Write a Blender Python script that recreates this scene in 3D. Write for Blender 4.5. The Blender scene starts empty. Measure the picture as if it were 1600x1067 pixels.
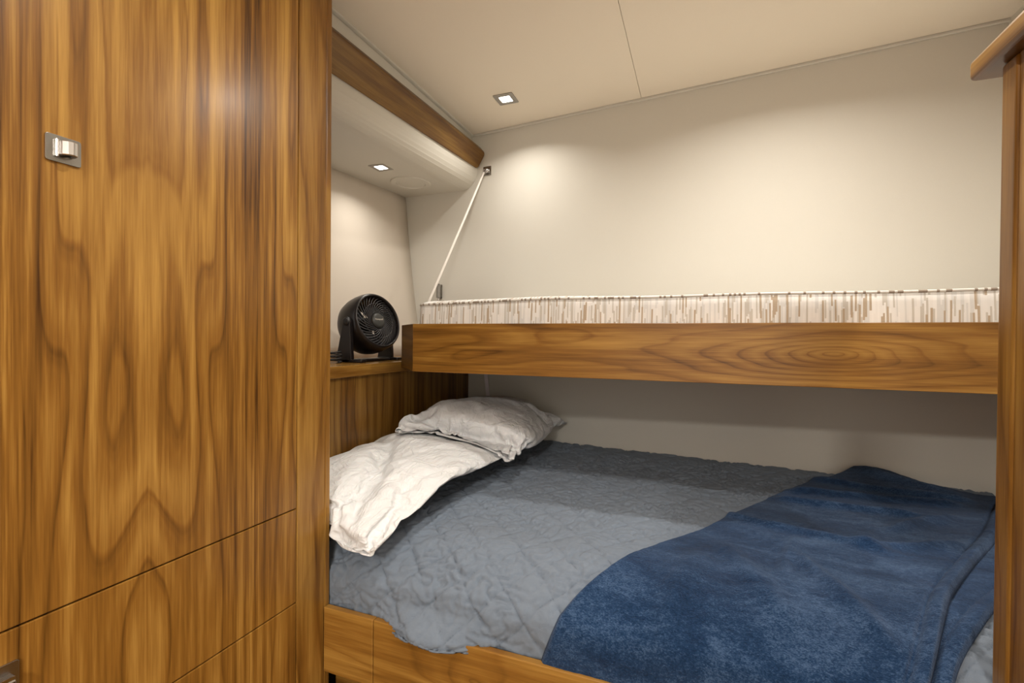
import bpy, bmesh, math, random
import numpy as np
from mathutils import Vector, Matrix
sin, cos, pi, rad = math.sin, math.cos, math.pi, math.radians
SC = bpy.context.scene
COL = SC.collection
random.seed(4)

# ------------------------------------------------------------------ camera
F, YAW, PITCH, ROLL = 747.0, rad(21.3), rad(-0.5), rad(0.48)
f0 = Vector((-sin(YAW), cos(YAW), 0)); r0 = Vector((cos(YAW), sin(YAW), 0)); u0 = Vector((0, 0, 1))
fw = f0*cos(PITCH)+u0*sin(PITCH); u1 = -f0*sin(PITCH)+u0*cos(PITCH)
rt = r0*cos(ROLL)+u1*sin(ROLL); up = -r0*sin(ROLL)+u1*cos(ROLL)
cd = bpy.data.cameras.new('camera'); cam = bpy.data.objects.new('camera', cd); COL.objects.link(cam)
cd.sensor_width = 36; cd.lens = F/1600*36; cd.clip_start = .02
m = Matrix((rt, up, -fw)).transposed().to_4x4(); cam.matrix_world = m
SC.camera = cam

# ------------------------------------------------------------------ view, world, lights
vs = SC.view_settings
SC.display_settings.display_device = 'sRGB'
vs.view_transform = 'Standard'; vs.look = 'None'; vs.gamma = 1; vs.use_curve_mapping = False
vs.exposure = 0.84
W = bpy.data.worlds.new('world'); SC.world = W; W.use_nodes = True
W.node_tree.nodes['Background'].inputs[0].default_value = (1.0, .95, .89, 1)
W.node_tree.nodes['Background'].inputs[1].default_value = 0.8
ZC = 1.16                                  # ceiling height above the eye
ZF = -1.10                                 # floor
WARM = (1.0, .94, .86)
#  x, y, z, power: the room's downlights, plus unseen fill ones added past the partition and behind the camera (each gets a fixture further down)
LAMPS = [(-.885, 2.16, ZC, 1.9), (-1.515, 2.03, .862, .9), (.21, 1.67, ZC, 6.2), (-.15, .62, ZC, 5.0), (.8, .5, ZC, 5), (-.15, -.55, ZC, 4), (.35, -2.30, ZC, 95)]
for x, y, z, p in LAMPS:
    ld = bpy.data.lights.new('downlight_lamp', 'AREA'); ld.shape = 'SQUARE'; ld.size = .05 if p < 20 else .36; ld.energy = p; ld.color = WARM; ld.spread = rad(140 if x < -.5 else 155)
    lo = bpy.data.objects.new('downlight_lamp', ld); COL.objects.link(lo); lo.location = (x, y, z-.012)

# ------------------------------------------------------------------ helpers
def link(o):
    COL.objects.link(o); return o
def tag(o, label=None, cat=None, group=None, kind=None):
    if label: o['label'] = label
    if cat: o['category'] = cat
    if group: o['group'] = group
    if kind: o['kind'] = kind
    return o
def thing(name, loc, label, cat, group=None):
    o = link(bpy.data.objects.new(name, None)); o.location = loc; o.empty_display_size = .05
    bpy.context.view_layer.update()
    return tag(o, label, cat, group)
def setparent(o, parent):
    if parent is None: return
    o.parent = parent
    w = Matrix.Identity(4); p = parent; ch = []
    while p is not None: ch.append(p); p = p.parent
    for q in reversed(ch): w = w @ (q.matrix_parent_inverse @ Matrix.LocRotScale(q.location, q.rotation_euler, q.scale))
    o.matrix_parent_inverse = w.inverted()
def obj(name, bm, mat, parent=None, bevel=0, smooth=False, seg=2):
    me = bpy.data.meshes.new(name)
    if isinstance(bm, tuple):
        me.from_pydata([tuple(map(float, v)) for v in bm[0]], [], [tuple(map(int, f)) for f in bm[1]])
    else:
        bmesh.ops.recalc_face_normals(bm, faces=bm.faces[:]) if not smooth == 'keep' else None
        bm.to_mesh(me); bm.free()
    o = link(bpy.data.objects.new(name, me))
    if mat: me.materials.append(mat)
    if smooth:
        for p in me.polygons: p.use_smooth = True
    if bevel:
        b = o.modifiers.new('bevel', 'BEVEL'); b.width = bevel; b.segments = seg; b.limit_method = 'ANGLE'; b.angle_limit = rad(35)
    if parent is not None: setparent(o, parent)
    else:
        # put the origin at the base of the mesh
        xs = np.array([v.co for v in me.vertices]); c = (xs.min(0)+xs.max(0))/2; c[2] = xs[:, 2].min()
        me.transform(Matrix.Translation(-Vector(c))); o.location = c
        o['_org'] = 1; del o['_org']
    return o
def NB(): return bmesh.new()
def box(bm, a, b, M=None):
    r = bmesh.ops.create_cube(bm, size=1)
    for v in r['verts']:
        v.co = Vector([a[i]+(v.co[i]+.5)*(b[i]-a[i]) for i in range(3)])
        if M: v.co = M @ v.co
    return bm
def prism(bm, pts, vec, M=None):
    """pts: list of 3D points (polygon), extruded along vec"""
    vec = Vector(vec); A = [Vector(p) for p in pts]; B = [p+vec for p in A]
    if M: A = [M@p for p in A]; B = [M@p for p in B]
    A = [bm.verts.new(p) for p in A]; B = [bm.verts.new(p) for p in B]; n = len(A)
    bm.faces.new(A); bm.faces.new(B[::-1])
    for i in range(n): bm.faces.new((A[i], A[(i+1) % n], B[(i+1) % n], B[i]))
    return bm
def loft(bm, A, B, cap=True):
    A = [bm.verts.new(p) for p in A]; B = [bm.verts.new(p) for p in B]; n = len(A)
    if cap: bm.faces.new(A[::-1]); bm.faces.new(B)
    for i in range(n): bm.faces.new((A[i], A[(i+1) % n], B[(i+1) % n], B[i]))
    return bm
def tube(bm, pts, r, n=10, M=None, cap=True):
    pts = [Vector(p) for p in pts]; rings = []; N = None
    for i, p in enumerate(pts):
        t = (pts[min(i+1, len(pts)-1)]-pts[max(i-1, 0)]).normalized()
        if N is None:
            N = t.cross(Vector((0, 0, 1)));
            if N.length < .1: N = t.cross(Vector((1, 0, 0)))
        N = (N - t*N.dot(t)).normalized(); Bn = t.cross(N)
        rr = r(i/(len(pts)-1)) if callable(r) else r
        ring = []
        for k in range(n):
            a = 2*pi*k/n; q = p+(N*cos(a)+Bn*sin(a))*rr
            ring.append(bm.verts.new(M@q if M else q))
        rings.append(ring)
    for a, b in zip(rings, rings[1:]):
        for k in range(n): bm.faces.new((a[k], a[(k+1) % n], b[(k+1) % n], b[k]))
    if cap: bm.faces.new(rings[0][::-1]); bm.faces.new(rings[-1])
    return bm
def lathe(bm, prof, M, n=64, closed=False):
    """prof (r, h) revolved around local z"""
    rings = []
    for r, h in prof:
        rings.append([bm.verts.new(M@Vector((r*cos(2*pi*k/n), r*sin(2*pi*k/n), h))) for k in range(n)])
    pr = list(zip(rings, rings[1:]))
    if closed: pr.append((rings[-1], rings[0]))
    for a, b in pr:
        for k in range(n): bm.faces.new((a[k], a[(k+1) % n], b[(k+1) % n], b[k]))
    return rings
def disc(bm, r, h, M, n=48, sx=1):
    c = bm.verts.new(M@Vector((0, 0, h))); R = [bm.verts.new(M@Vector((r*sx*cos(2*pi*k/n), r*sin(2*pi*k/n), h))) for k in range(n)]
    for k in range(n): bm.faces.new((c, R[k], R[(k+1) % n]))
def rrect(x0, x1, y0, y1, r, n=5):
    out = []
    for cx, cy, a0 in ((x1-r, y1-r, 0), (x0+r, y1-r, 90), (x0+r, y0+r, 180), (x1-r, y0+r, 270)):
        for k in range(n+1):
            a = rad(a0+90*k/n); out.append((cx+r*cos(a), cy+r*sin(a)))
    return out
# vectorised gradient noise
_rs = np.random.RandomState(11); _perm = np.concatenate([_rs.permutation(512)]*3); _ga = _rs.rand(512)*2*pi
def pn(x, y, seed=0):
    x = np.asarray(x, float)+seed*17.3; y = np.asarray(y, float)+seed*5.7
    xi = np.floor(x).astype(int); yi = np.floor(y).astype(int); xf = x-xi; yf = y-yi
    u = xf**3*(xf*(xf*6-15)+10); v = yf**3*(yf*(yf*6-15)+10)
    def g(i, j):
        a = _ga[_perm[(_perm[i & 511]+j) & 511]]
        return np.cos(a), np.sin(a)
    def d(i, j, fx, fy):
        c, s = g(i, j); return c*fx+s*fy
    a = d(xi, yi, xf, yf); b = d(xi+1, yi, xf-1, yf); c = d(xi, yi+1, xf, yf-1); e = d(xi+1, yi+1, xf-1, yf-1)
    return (a*(1-u)+b*u)*(1-v)+(c*(1-u)+e*u)*v

# ------------------------------------------------------------------ materials
def mat(name):
    m = bpy.data.materials.new(name); m.use_nodes = True
    return m, m.node_tree.nodes, m.node_tree.links, m.node_tree.nodes['Principled BSDF']
def plain(name, col, rough=.5, metal=0, **kw):
    m, N, L, P = mat(name)
    P.inputs['Base Color'].default_value = (*col, 1); P.inputs['Roughness'].default_value = rough; P.inputs['Metallic'].default_value = metal
    for k, v in kw.items(): P.inputs[k.replace('_', ' ')].default_value = v
    return m
def math_(N, L, op, a, b=None, c=None):
    n = N.new('ShaderNodeMath'); n.operation = op
    for i, q in enumerate((a, b, c)):
        if q is None: continue
        if isinstance(q, (int, float)): n.inputs[i].default_value = q
        else: L.new(q, n.inputs[i])
    return n.outputs[0]
def noise_(N, L, vec, scale, detail=2, rough=.5, dist=0):
    n = N.new('ShaderNodeTexNoise'); L.new(vec, n.inputs['Vector'])
    n.inputs['Scale'].default_value = scale; n.inputs['Detail'].default_value = detail; n.inputs['Roughness'].default_value = rough; n.inputs['Distortion'].default_value = dist
    return n.outputs['Fac']
def comb(N, L, a, b, c):
    n = N.new('ShaderNodeCombineXYZ')
    for i, q in enumerate((a, b, c)):
        if isinstance(q, (int, float)): n.inputs[i].default_value = q
        else: L.new(q, n.inputs[i])
    return n.outputs[0]
def ramp_(N, L, fac, stops, interp='LINEAR'):
    n = N.new('ShaderNodeValToRGB'); n.color_ramp.interpolation = interp; e = n.color_ramp.elements
    while len(e) < len(stops): e.new(.5)
    for q, (p, c) in zip(e, stops): q.position = p; q.color = (*c, 1) if len(c) == 3 else c
    L.new(fac, n.inputs[0]); return n.outputs[0]
def mix_(N, L, fac, a, b, blend='MIX'):
    n = N.new('ShaderNodeMix'); n.data_type = 'RGBA'; n.blend_type = blend
    for s, q in ((0, fac), (6, a), (7, b)):
        if isinstance(q, (int, float)): n.inputs[s].default_value = q
        elif isinstance(q, tuple): n.inputs[s].default_value = (*q, 1)
        else: L.new(q, n.inputs[s])
    return n.outputs[2]
def bump_(N, L, P, h, strength, dist=.002):
    b = N.new('ShaderNodeBump'); b.inputs['Strength'].default_value = strength; b.inputs['Distance'].default_value = dist
    L.new(h, b.inputs['Height']); L.new(b.outputs[0], P.inputs['Normal'])

def wood(name, u, v, u0=0, leaf=0, seed=0, rings=9, fu=4.5, fv=.8, lean=1.2, tone=1.0, con=.88, zone=False, rough=.33, dark=(.060, .022, .003), mid=(.250, .112, .018), light=(.50, .28, .062), knot=None):
    """varnished walnut: u = axis across the grain, v = axis along it ('X','Y','Z'); leaf = bookmatch leaf width; knot = list of (u, v) eyes"""
    m, N, L, P = mat(name)
    tc = N.new('ShaderNodeTexCoord'); sp = N.new('ShaderNodeSeparateXYZ'); L.new(tc.outputs['Object'], sp.inputs[0])
    U, V = sp.outputs[u], sp.outputs[v]
    Uo = U
    U = math_(N, L, 'SUBTRACT', U, u0)
    if leaf: U = math_(N, L, 'PINGPONG', U, leaf)
    Us = math_(N, L, 'MULTIPLY', U, fu); Vs = math_(N, L, 'MULTIPLY', V, fv)
    base = noise_(N, L, comb(N, L, Us, Vs, seed), 1.0, 1.5, .42, .35)
    zt = 0.0
    if zone:                                             # cathedral figure near the leaf's joint, straight grain at its far side
        mr = N.new('ShaderNodeMapRange'); mr.interpolation_type = 'SMOOTHSTEP'; L.new(U, mr.inputs[0])
        for k_, q_ in ((1, leaf*.55), (2, leaf*.92), (3, 0.0), (4, 1.0)): mr.inputs[k_].default_value = q_
        zt = mr.outputs[0]; base = math_(N, L, 'MULTIPLY', base, math_(N, L, 'MULTIPLY_ADD', zt, -.80, 1.0))
    wob = noise_(N, L, comb(N, L, math_(N, L, 'MULTIPLY', U, 30), math_(N, L, 'MULTIPLY', V, 5), seed+3), 1, 2, .5)
    fld = math_(N, L, 'ADD', math_(N, L, 'MULTIPLY', base, float(rings)), math_(N, L, 'MULTIPLY', U, math_(N, L, 'MULTIPLY_ADD', zt, 22.0, float(lean)*fu) if zone else float(lean)*fu))
    fld = math_(N, L, 'ADD', fld, math_(N, L, 'MULTIPLY', wob, .30))
    if knot:
        for ku, kv, ru, rv, amp in knot:
            du = math_(N, L, 'DIVIDE', math_(N, L, 'SUBTRACT', Uo, ku), ru); dv = math_(N, L, 'DIVIDE', math_(N, L, 'SUBTRACT', V, kv), rv)
            d = math_(N, L, 'SQRT', math_(N, L, 'ADD', math_(N, L, 'MULTIPLY', du, du), math_(N, L, 'MULTIPLY', dv, dv)))
            e = math_(N, L, 'MULTIPLY', math_(N, L, 'EXPONENT', math_(N, L, 'MULTIPLY', d, -1.0)), float(amp))
            fld = math_(N, L, 'ADD', fld, e)
    fr = math_(N, L, 'FRACT', fld)
    c = ramp_(N, L, fr, [(0, (.38,)*3), (.12, (.56,)*3), (.50, (.74,)*3), (.84, (.60,)*3), (.95, (.26,)*3), (1, (.38,)*3)], 'EASE')
    # ring strength comes and goes
    amt = noise_(N, L, comb(N, L, math_(N, L, 'MULTIPLY', U, 9), math_(N, L, 'MULTIPLY', V, 1.3), seed+9), 1, 1, .5)
    broad = noise_(N, L, comb(N, L, math_(N, L, 'MULTIPLY', U, 14), math_(N, L, 'MULTIPLY', V, .9), seed+21), 1, 3, .6, .3)
    fib = noise_(N, L, comb(N, L, math_(N, L, 'MULTIPLY', Uo, 330), math_(N, L, 'MULTIPLY', V, 9), seed+5), 1, 2, .6)
    fib2 = noise_(N, L, comb(N, L, math_(N, L, 'MULTIPLY', U, 95), math_(N, L, 'MULTIPLY', V, 2.2), seed+6), 1, 3, .6)
    a = math_(N, L, 'MULTIPLY', math_(N, L, 'SUBTRACT', c, .55), math_(N, L, 'MULTIPLY_ADD', amt, 1.5, .0))
    a = math_(N, L, 'ADD', a, math_(N, L, 'MULTIPLY_ADD', broad, 1.5, -.23))
    a = math_(N, L, 'ADD', a, math_(N, L, 'MULTIPLY_ADD', fib2, .72, -.36))
    a = math_(N, L, 'ADD', a, math_(N, L, 'MULTIPLY_ADD', fib, .55, -.275))
    if zone:
        st = noise_(N, L, comb(N, L, math_(N, L, 'MULTIPLY', Uo, 210), math_(N, L, 'MULTIPLY', V, 3.0), seed+40), 1, 2, .6)
        a = math_(N, L, 'ADD', a, math_(N, L, 'MULTIPLY', math_(N, L, 'SUBTRACT', st, .56), math_(N, L, 'MULTIPLY', zt, 1.15)))
        gl = math_(N, L, 'POWER', math_(N, L, 'ABSOLUTE', math_(N, L, 'SINE', math_(N, L, 'ADD', math_(N, L, 'MULTIPLY', fld, 1.1), .6))), 8.0)   # golden flames
        a = math_(N, L, 'ADD', a, math_(N, L, 'MULTIPLY', gl, .16))
    a = math_(N, L, 'MULTIPLY_ADD', a, float(con), .5-.5*con)
    colr = ramp_(N, L, a, [(.0, dark), (.5, mid), (1.0, light)])
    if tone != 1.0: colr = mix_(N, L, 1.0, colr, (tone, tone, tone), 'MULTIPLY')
    L.new(colr, P.inputs['Base Color'])
    P.inputs['Roughness'].default_value = rough; P.inputs['Coat Weight'].default_value = .10; P.inputs['Coat Roughness'].default_value = .2
    P.inputs['Specular IOR Level'].default_value = .33
    bump_(N, L, P, fib, .12, .0006)
    return m

def vinyl(name, col, s=900, rough=.75):
    m, N, L, P = mat(name)
    tc = N.new('ShaderNodeTexCoord'); n = noise_(N, L, tc.outputs['Object'], s, 3, .6); b = noise_(N, L, tc.outputs['Object'], 3.0, 2, .5)
    c = mix_(N, L, n, tuple(x*.955 for x in col), tuple(min(1, x*1.03) for x in col))
    c = mix_(N, L, math_(N, L, 'MULTIPLY', b, .15), c, tuple(x*.93 for x in col))
    L.new(c, P.inputs['Base Color']); P.inputs['Roughness'].default_value = rough; P.inputs['Specular IOR Level'].default_value = .3
    bump_(N, L, P, n, .12, .0008)
    return m
M_wall = vinyl('cream_vinyl_wall', (.64, .615, .55), 420)
M_ceil = vinyl('cream_vinyl_ceiling', (.84, .765, .645), 300)
M_nook = vinyl('nook_lining', (.68, .615, .53), 420)
M_gap = plain('dark_gap', (.012, .009, .006), .8)
M_floor = wood('floor_wood', 'X', 'Y', seed=31, tone=.55, rough=.35)
M_steel = plain('brushed_steel', (.44, .43, .40), .26, 1.0)
M_chrome = plain('chrome', (.55, .53, .52), .16, 1.0)
M_black = plain('black_plastic', (.013, .011, .012), .33)
M_grille = plain('grille_plastic', (.045, .045, .05), .28)
M_blackm = plain('matt_black_plastic', (.010, .010, .011), .5)
M_gun = plain('dark_steel', (.30, .29, .27), .35, .9)
M_bezel = plain('satin_bezel', (.36, .34, .31), .4, .5)
M_hub = plain('grey_hub_plastic', (.035, .036, .034), .4)
M_white = plain('white_plastic', (.8, .76, .68), .45)
M_rope = plain('white_rope', (.78, .74, .68), .8)
M_strap = plain('pale_webbing', (.86, .80, .84), .8)
DSEED = 6.4
M_door = wood('walnut_bookmatched_door', 'Y', 'Z', u0=.592, leaf=.225, seed=DSEED, zone=True, rings=8, fu=5.5, fv=1.0)
M_door2 = wood('walnut_door_left', 'Y', 'Z', u0=.142, leaf=.225, seed=7.2, zone=True, rings=8, fu=5.5, fv=1.0)
M_post = wood('walnut_filler', 'Y', 'Z', seed=12.0, rings=5, lean=2.5, tone=.9)
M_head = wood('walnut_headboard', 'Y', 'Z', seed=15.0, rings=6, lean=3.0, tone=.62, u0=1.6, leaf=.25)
M_board = wood('walnut_berth_board', 'Z', 'X', seed=5.3, rings=5, fu=9, fv=1.1, lean=.5, tone=1.0, con=.78,
               knot=[(-.040, .36, .055, .26, 9.0), (-.06, -.80, .045, .16, 1.5)])
M_bboard = wood('walnut_bed_board', 'Z', 'X', seed=9.1, rings=5, fu=8, fv=1.2, lean=.8, tone=.95, con=.6, knot=[(-.84, -.5, .05, .12, 2.5)])
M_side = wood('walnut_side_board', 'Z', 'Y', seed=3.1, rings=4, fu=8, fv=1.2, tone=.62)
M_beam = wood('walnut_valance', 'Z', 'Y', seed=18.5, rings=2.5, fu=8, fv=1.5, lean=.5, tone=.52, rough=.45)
M_shelf = wood('walnut_shelf', 'Z', 'Y', seed=1.7, rings=3, fu=8, fv=1.5, tone=.8, rough=.25)
M_part = wood('walnut_partition', 'Y', 'Z', seed=22.0, rings=5, fu=6, lean=3, tone=.80, con=.7)
M_cap = wood('walnut_cap', 'Z', 'Y', seed=28.5, rings=2.5, fu=8, fv=1.5, lean=.5, tone=.8)

def lamp_mat(strength):
    m, N, L, P = mat('lit_diffuser')
    P.inputs['Base Color'].default_value = (.9, .9, .9, 1); P.inputs['Emission Color'].default_value = (1, .96, .88, 1); P.inputs['Emission Strength'].default_value = strength
    return m
M_lit = lamp_mat(9)

# ------------------------------------------------------------------ setting
BW = rad(5.85); C1 = Vector((-1.23, 2.496, 0)); BD = Vector((cos(BW), -sin(BW), 0)); BN = Vector((sin(BW), cos(BW), 0))
def wallY(x): return C1.y-(x-C1.x)*math.tan(BW)       # back wall front face
def S(o): o['kind'] = 'structure'; return o
XC, XR, YR = -.97, 1.03, -2.75
bm = NB(); box(bm, (-1.95, YR-.1, ZF-.06), (XR+.1, 2.75, ZF)); S(obj('floor', bm, M_floor))
# back wall
bm = NB(); a = C1+BD*-.75; b = C1+BD*2.5
prism(bm, [a+Vector((0, 0, ZF)), b+Vector((0, 0, ZF)), b+BN*.06+Vector((0, 0, ZF)), a+BN*.06+Vector((0, 0, ZF))], (0, 0, ZC-ZF+.06)); S(obj('wall_back', bm, M_wall))
bm = NB(); box(bm, (XR, YR-.1, ZF), (XR+.06, 2.32, ZC+.06)); S(obj('wall_right', bm, M_wall))
# ceiling: two lining panels butted on a fine seam
c = S(obj('ceiling', box(NB(), (-1.26, YR-.1, ZC+.012), (XR+.1, 2.56, ZC+.06)), M_gap))
for x0, x1 in ((-1.26, -.2705), (-.2690, XR+.02)):
    bm = NB(); prism(bm, [(x0, YR, ZC), (x1, YR, ZC), (x1, wallY(x1)-.016, ZC), (x0, wallY(x0)-.016, ZC)], (0, 0, .02)); obj('ceiling_panel', bm, M_ceil, c, bevel=.0012)
# slim bead around the ceiling edge
bm = NB(); a = C1+BD*0.0-BN*.013; b = C1+BD*2.4-BN*.013
prism(bm, [a+Vector((0, 0, ZC-.010)), b+Vector((0, 0, ZC-.010)), b+BN*.013+Vector((0, 0, ZC-.010)), a+BN*.013+Vector((0, 0, ZC-.010))], (0, 0, .03)); S(obj('trim_1', bm, M_wall, bevel=.004, seg=3))
bm = NB(); box(bm, (-1.232, .9, ZC-.008), (-1.214, 2.482, ZC+.02)); S(obj('trim_2', bm, M_wall, bevel=.004, seg=3))
# hull-side lining of the nook, leaning in towards the shelf
def nookX(y, z): return -1.713+(y-2.546)*.115+(.87-z)*.138-.012*math.sin(pi*min(1, max(0, (.87-z)/.98)))
ys = [.9+i*.11 for i in range(16)]; zs = [.90-j*.0725 for j in range(15)]
bm = NB(); G = [[bm.verts.new((nookX(y, z), y, z)) for z in zs] for y in ys]
for i in range(len(ys)-1):
    for j in range(len(zs)-1): bm.faces.new((G[i][j], G[i+1][j], G[i+1][j+1], G[i][j+1]))
o = S(obj('wall_left', bm, M_nook, smooth=True)); sm = o.modifiers.new('t', 'SOLIDIFY'); sm.thickness = .03; sm.offset = 1 if o.data.polygons[0].normal.x < 0 else -1
bm = NB(); box(bm, (-1.95, .9, ZF), (-1.90, 2.6, ZC)); S(obj('wall_outer', bm, M_wall)); bpy.data.objects['wall_outer'].name = 'wall_left_outer'
# valance lining: soffit, rolled edge, fascia behind the wooden valance, upper strip. section swept along y
def sect(y):
    t = (y-1.40)/(2.49-1.40)
    lp = lambda a, b: a+(b-a)*t
    sx, sz = lp(-1.319, -1.2707), .851
    fx, fz = lp(-1.262, -1.187), lp(.962, .962)
    pts = [(nookX(y, .87)-.02, .868), (sx-.06, .855)]
    for k in range(9):                                   # rolled corner
        a = k/8; p0 = Vector((sx-.03, sz+.001)); p1 = Vector((sx+.018, sz-.004)); p2 = Vector((fx-.012, .885)); p3 = Vector((fx-.004, fz))
        q = p0*(1-a)**3+p1*3*a*(1-a)**2+p2*3*a*a*(1-a)+p3*a**3; pts.append((q.x, q.y))
    pts += [(fx-.004, fz+.03), (-1.232, fz+.06), (-1.232, ZC+.01), (-1.30, ZC+.01), (-1.30, 1.02), (nookX(y, .87)-.02, 1.02)]
    return [(x, y, z) for x, z in pts]
bm = NB(); y2 = 2.56
loft(bm, sect(.9), sect(y2)); 
fasc = S(obj('trim_3', bm, M_wall)); 
for p in fasc.data.polygons: p.use_smooth = False
md = fasc.modifiers.new('b', 'BEVEL'); md.width = .004; md.segments = 2; md.limit_method = 'ANGLE'; md.angle_limit = rad(40)

# wooden valance rail under the ceiling, rounded far end
def beam_pts(y):
    t = (y-1.35)/(2.487-1.35)
    tx, bx = -1.170+(.035)*t, -1.262+.077*t
    return tx, bx
yA, yE = 1.079, 2.478
A_t = Vector((beam_pts(yA)[0], yA, 1.042)); A_b = Vector((beam_pts(yA)[1], yA, .957)); E_t = Vector((beam_pts(yE)[0], yE, 1.042)); E_b = Vector((beam_pts(yE)[1], yE, .957))
def bp(s, h):                                            # s along 0..1, h 0 bottom..1 top
    return (A_b*(1-s)+E_b*s)*(1-h)+(A_t*(1-s)+E_t*s)*h
Lb = (E_b-A_b).length; Hb = (E_t-E_b).length; rr = .022
out = [(0, 1), (0, 0)]
for k in range(9): a = rad(-90+90*k/8); out.append((1+(-rr+rr*cos(a))/Lb, (rr+rr*sin(a))/Hb))
for k in range(9): a = rad(90*k/8); out.append((1+(-rr+rr*cos(a))/Lb, 1+(-rr+rr*sin(a))/Hb))
pts = [bp(s, h) for s, h in out]; nb = (E_b-A_b).cross(A_t-A_b).normalized(); nb = nb if nb.x < 0 else -nb
bm = NB(); prism(bm, pts, nb*.045)
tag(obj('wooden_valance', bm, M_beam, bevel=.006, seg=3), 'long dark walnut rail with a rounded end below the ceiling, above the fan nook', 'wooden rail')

# right-hand valance, a mirror of the left one, mostly out of frame
bm = NB(); prism(bm, [(.985, YR, 1.035), (XR, YR, 1.035), (XR, YR, 1.12), (1.0, YR, 1.12)], (0, 2.12-YR, 0))
tag(obj('wooden_valance', bm, M_beam, bevel=.01, seg=3), 'dark walnut rail under the ceiling in the top right corner', 'wooden rail')

# ------------------------------------------------------------------ wardrobe
wd = thing('wardrobe', (XC-.3, .3, ZF), 'tall walnut wardrobe with bookmatched door over drawers, filling the left side', 'wardrobe')
TH = .02; Yd0, Yd1, Yend = .3840, .9545, 1.0755; g = .0016; SD1 = -.4505; SD2 = -.6965
def rail_z(): return
bm = NB(); box(bm, (-1.56, YR+.02, ZF), (XC-TH-.002, Yend-.02, ZC-.002)); obj('carcass', bm, M_gap, wd)
bm = NB(); box(bm, (-1.56, Yend-.02, ZF), (XC-.006, Yend-.002, ZC-.002)); obj('end_panel', bm, M_post, wd, bevel=.003)
bm = NB(); box(bm, (XC-TH, Yd1+g, ZF), (XC, Yend-.022, ZC-.002)); obj('filler_strip', bm, M_post, wd, bevel=.0015)
bm = NB(); box(bm, (XC-TH, Yend-.0215, ZF), (XC, Yend, ZC-.002)); o = obj('corner_post', bm, M_post, wd, bevel=.004, seg=4)
door = obj('door', box(NB(), (XC-TH, Yd0+g, SD1+g), (XC, Yd1-g, ZC-.012)), M_door, wd, bevel=.0014)
door2 = obj('door', box(NB(), (XC-TH, -.195+g, SD1+g), (XC, Yd0-g, ZC-.012)), M_door2, wd, bevel=.0014)
dr1 = obj('drawer', box(NB(), (XC-TH, -.195+g, SD2+g), (XC, Yd1-g, SD1-g)), M_door, wd, bevel=.0014)
dr2 = obj('drawer', box(NB(), (XC-TH, -.195+g, -.955+g), (XC, Yd1-g, SD2-g)), M_door, wd, bevel=.0014)
obj('plinth', box(NB(), (XC-TH-.03, -.195, ZF), (XC-.03, Yd1, -.957)), M_door, wd)
obj('filler_strip', box(NB(), (XC-TH, YR+.02, ZF), (XC, -.195-g, ZC-.002)), M_post, wd, bevel=.0015)
def latch(yc, zc, w, h, parent, horizontal=False):
    pl = NB(); p = rrect(yc-w/2, yc+w/2, zc-h/2, zc+h/2, .004)
    prism(pl, [(XC, a, b) for a, b in p], (.0035, 0, 0)); plate = obj('latch_plate', pl, M_steel, parent, bevel=.0008)
    b = NB()
    if not horizontal:
        # bent tongue: stands off the plate, rolled over towards the room
        prof = [(0.002, -.2), (.012, -.2), (.019, -.06), (.021, .10), (.017, .26), (.008, .30), (.002, .30), (.002, .18), (.010, .16), (.013, .08), (.011, -.05), (.004, -.08)]
        prism(b, [(XC+.003+x, yc+y*w*.9, zc-h*.24) for x, y in prof], (0, 0, h*.52)); obj('latch_tongue', b, M_chrome, plate, bevel=.0012)
        b = NB(); tube(b, [(XC+.006, yc-.2*w, zc-h*.30), (XC+.006, yc-.2*w, zc+h*.32)], .0032, 12); obj('latch_pin', b, M_chrome, plate)
    else:
        fr = NB(); box(fr, (XC+.003, yc-w*.36, zc-h*.1), (XC+.006, yc+w*.36, zc+h*.1)); obj('latch_recess', fr, M_gap, plate)
        b = NB(); tube(b, [(XC+.012, yc-w*.34, zc-.002), (XC+.012, yc+w*.34, zc-.002)], .0055, 14); box(b, (XC+.003, yc-w*.34, zc+.002), (XC+.015, yc+w*.34, zc+.008)); obj('latch_tongue', b, M_chrome, plate, bevel=.001)
    return plate
latch(.462, .2985, .0475, .0435, door)
latch(.378, -.5245, .058, .05, dr1, True)
latch(.315, .2985, .0475, .0435, door2)

# ------------------------------------------------------------------ nook shelf and headboard
ZS = -.113
sh = thing('shelf', (-1.40, 1.75, ZS-.043), 'glossy walnut shelf in the nook carrying the black fan', 'shelf')
ya, yb = 1.079, wallY(-1.4)-.002
bm = NB(); prism(bm, [(-1.252, ya, ZS-.012), (-1.252, 2.492, ZS-.012), (nookX(2.5, ZS)-.004, 2.492+.02, ZS-.012), (nookX(ya, ZS)-.004, ya, ZS-.012)], (0, 0, .012)); obj('shelf_top', bm, M_shelf, sh)
bm = NB(); box(bm, (-1.252, ya, ZS-.043), (-1.230, 2.494, ZS+.001)); obj('front_lip', bm, M_shelf, sh, bevel=.002)
bm = NB(); box(bm, (-1.262, ya, ZF), (-1.244, 2.496, ZS-.043)); tag(obj('headboard', bm, M_head), 'dark walnut headboard panel below the nook shelf, behind the pillows', 'headboard')

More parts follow.
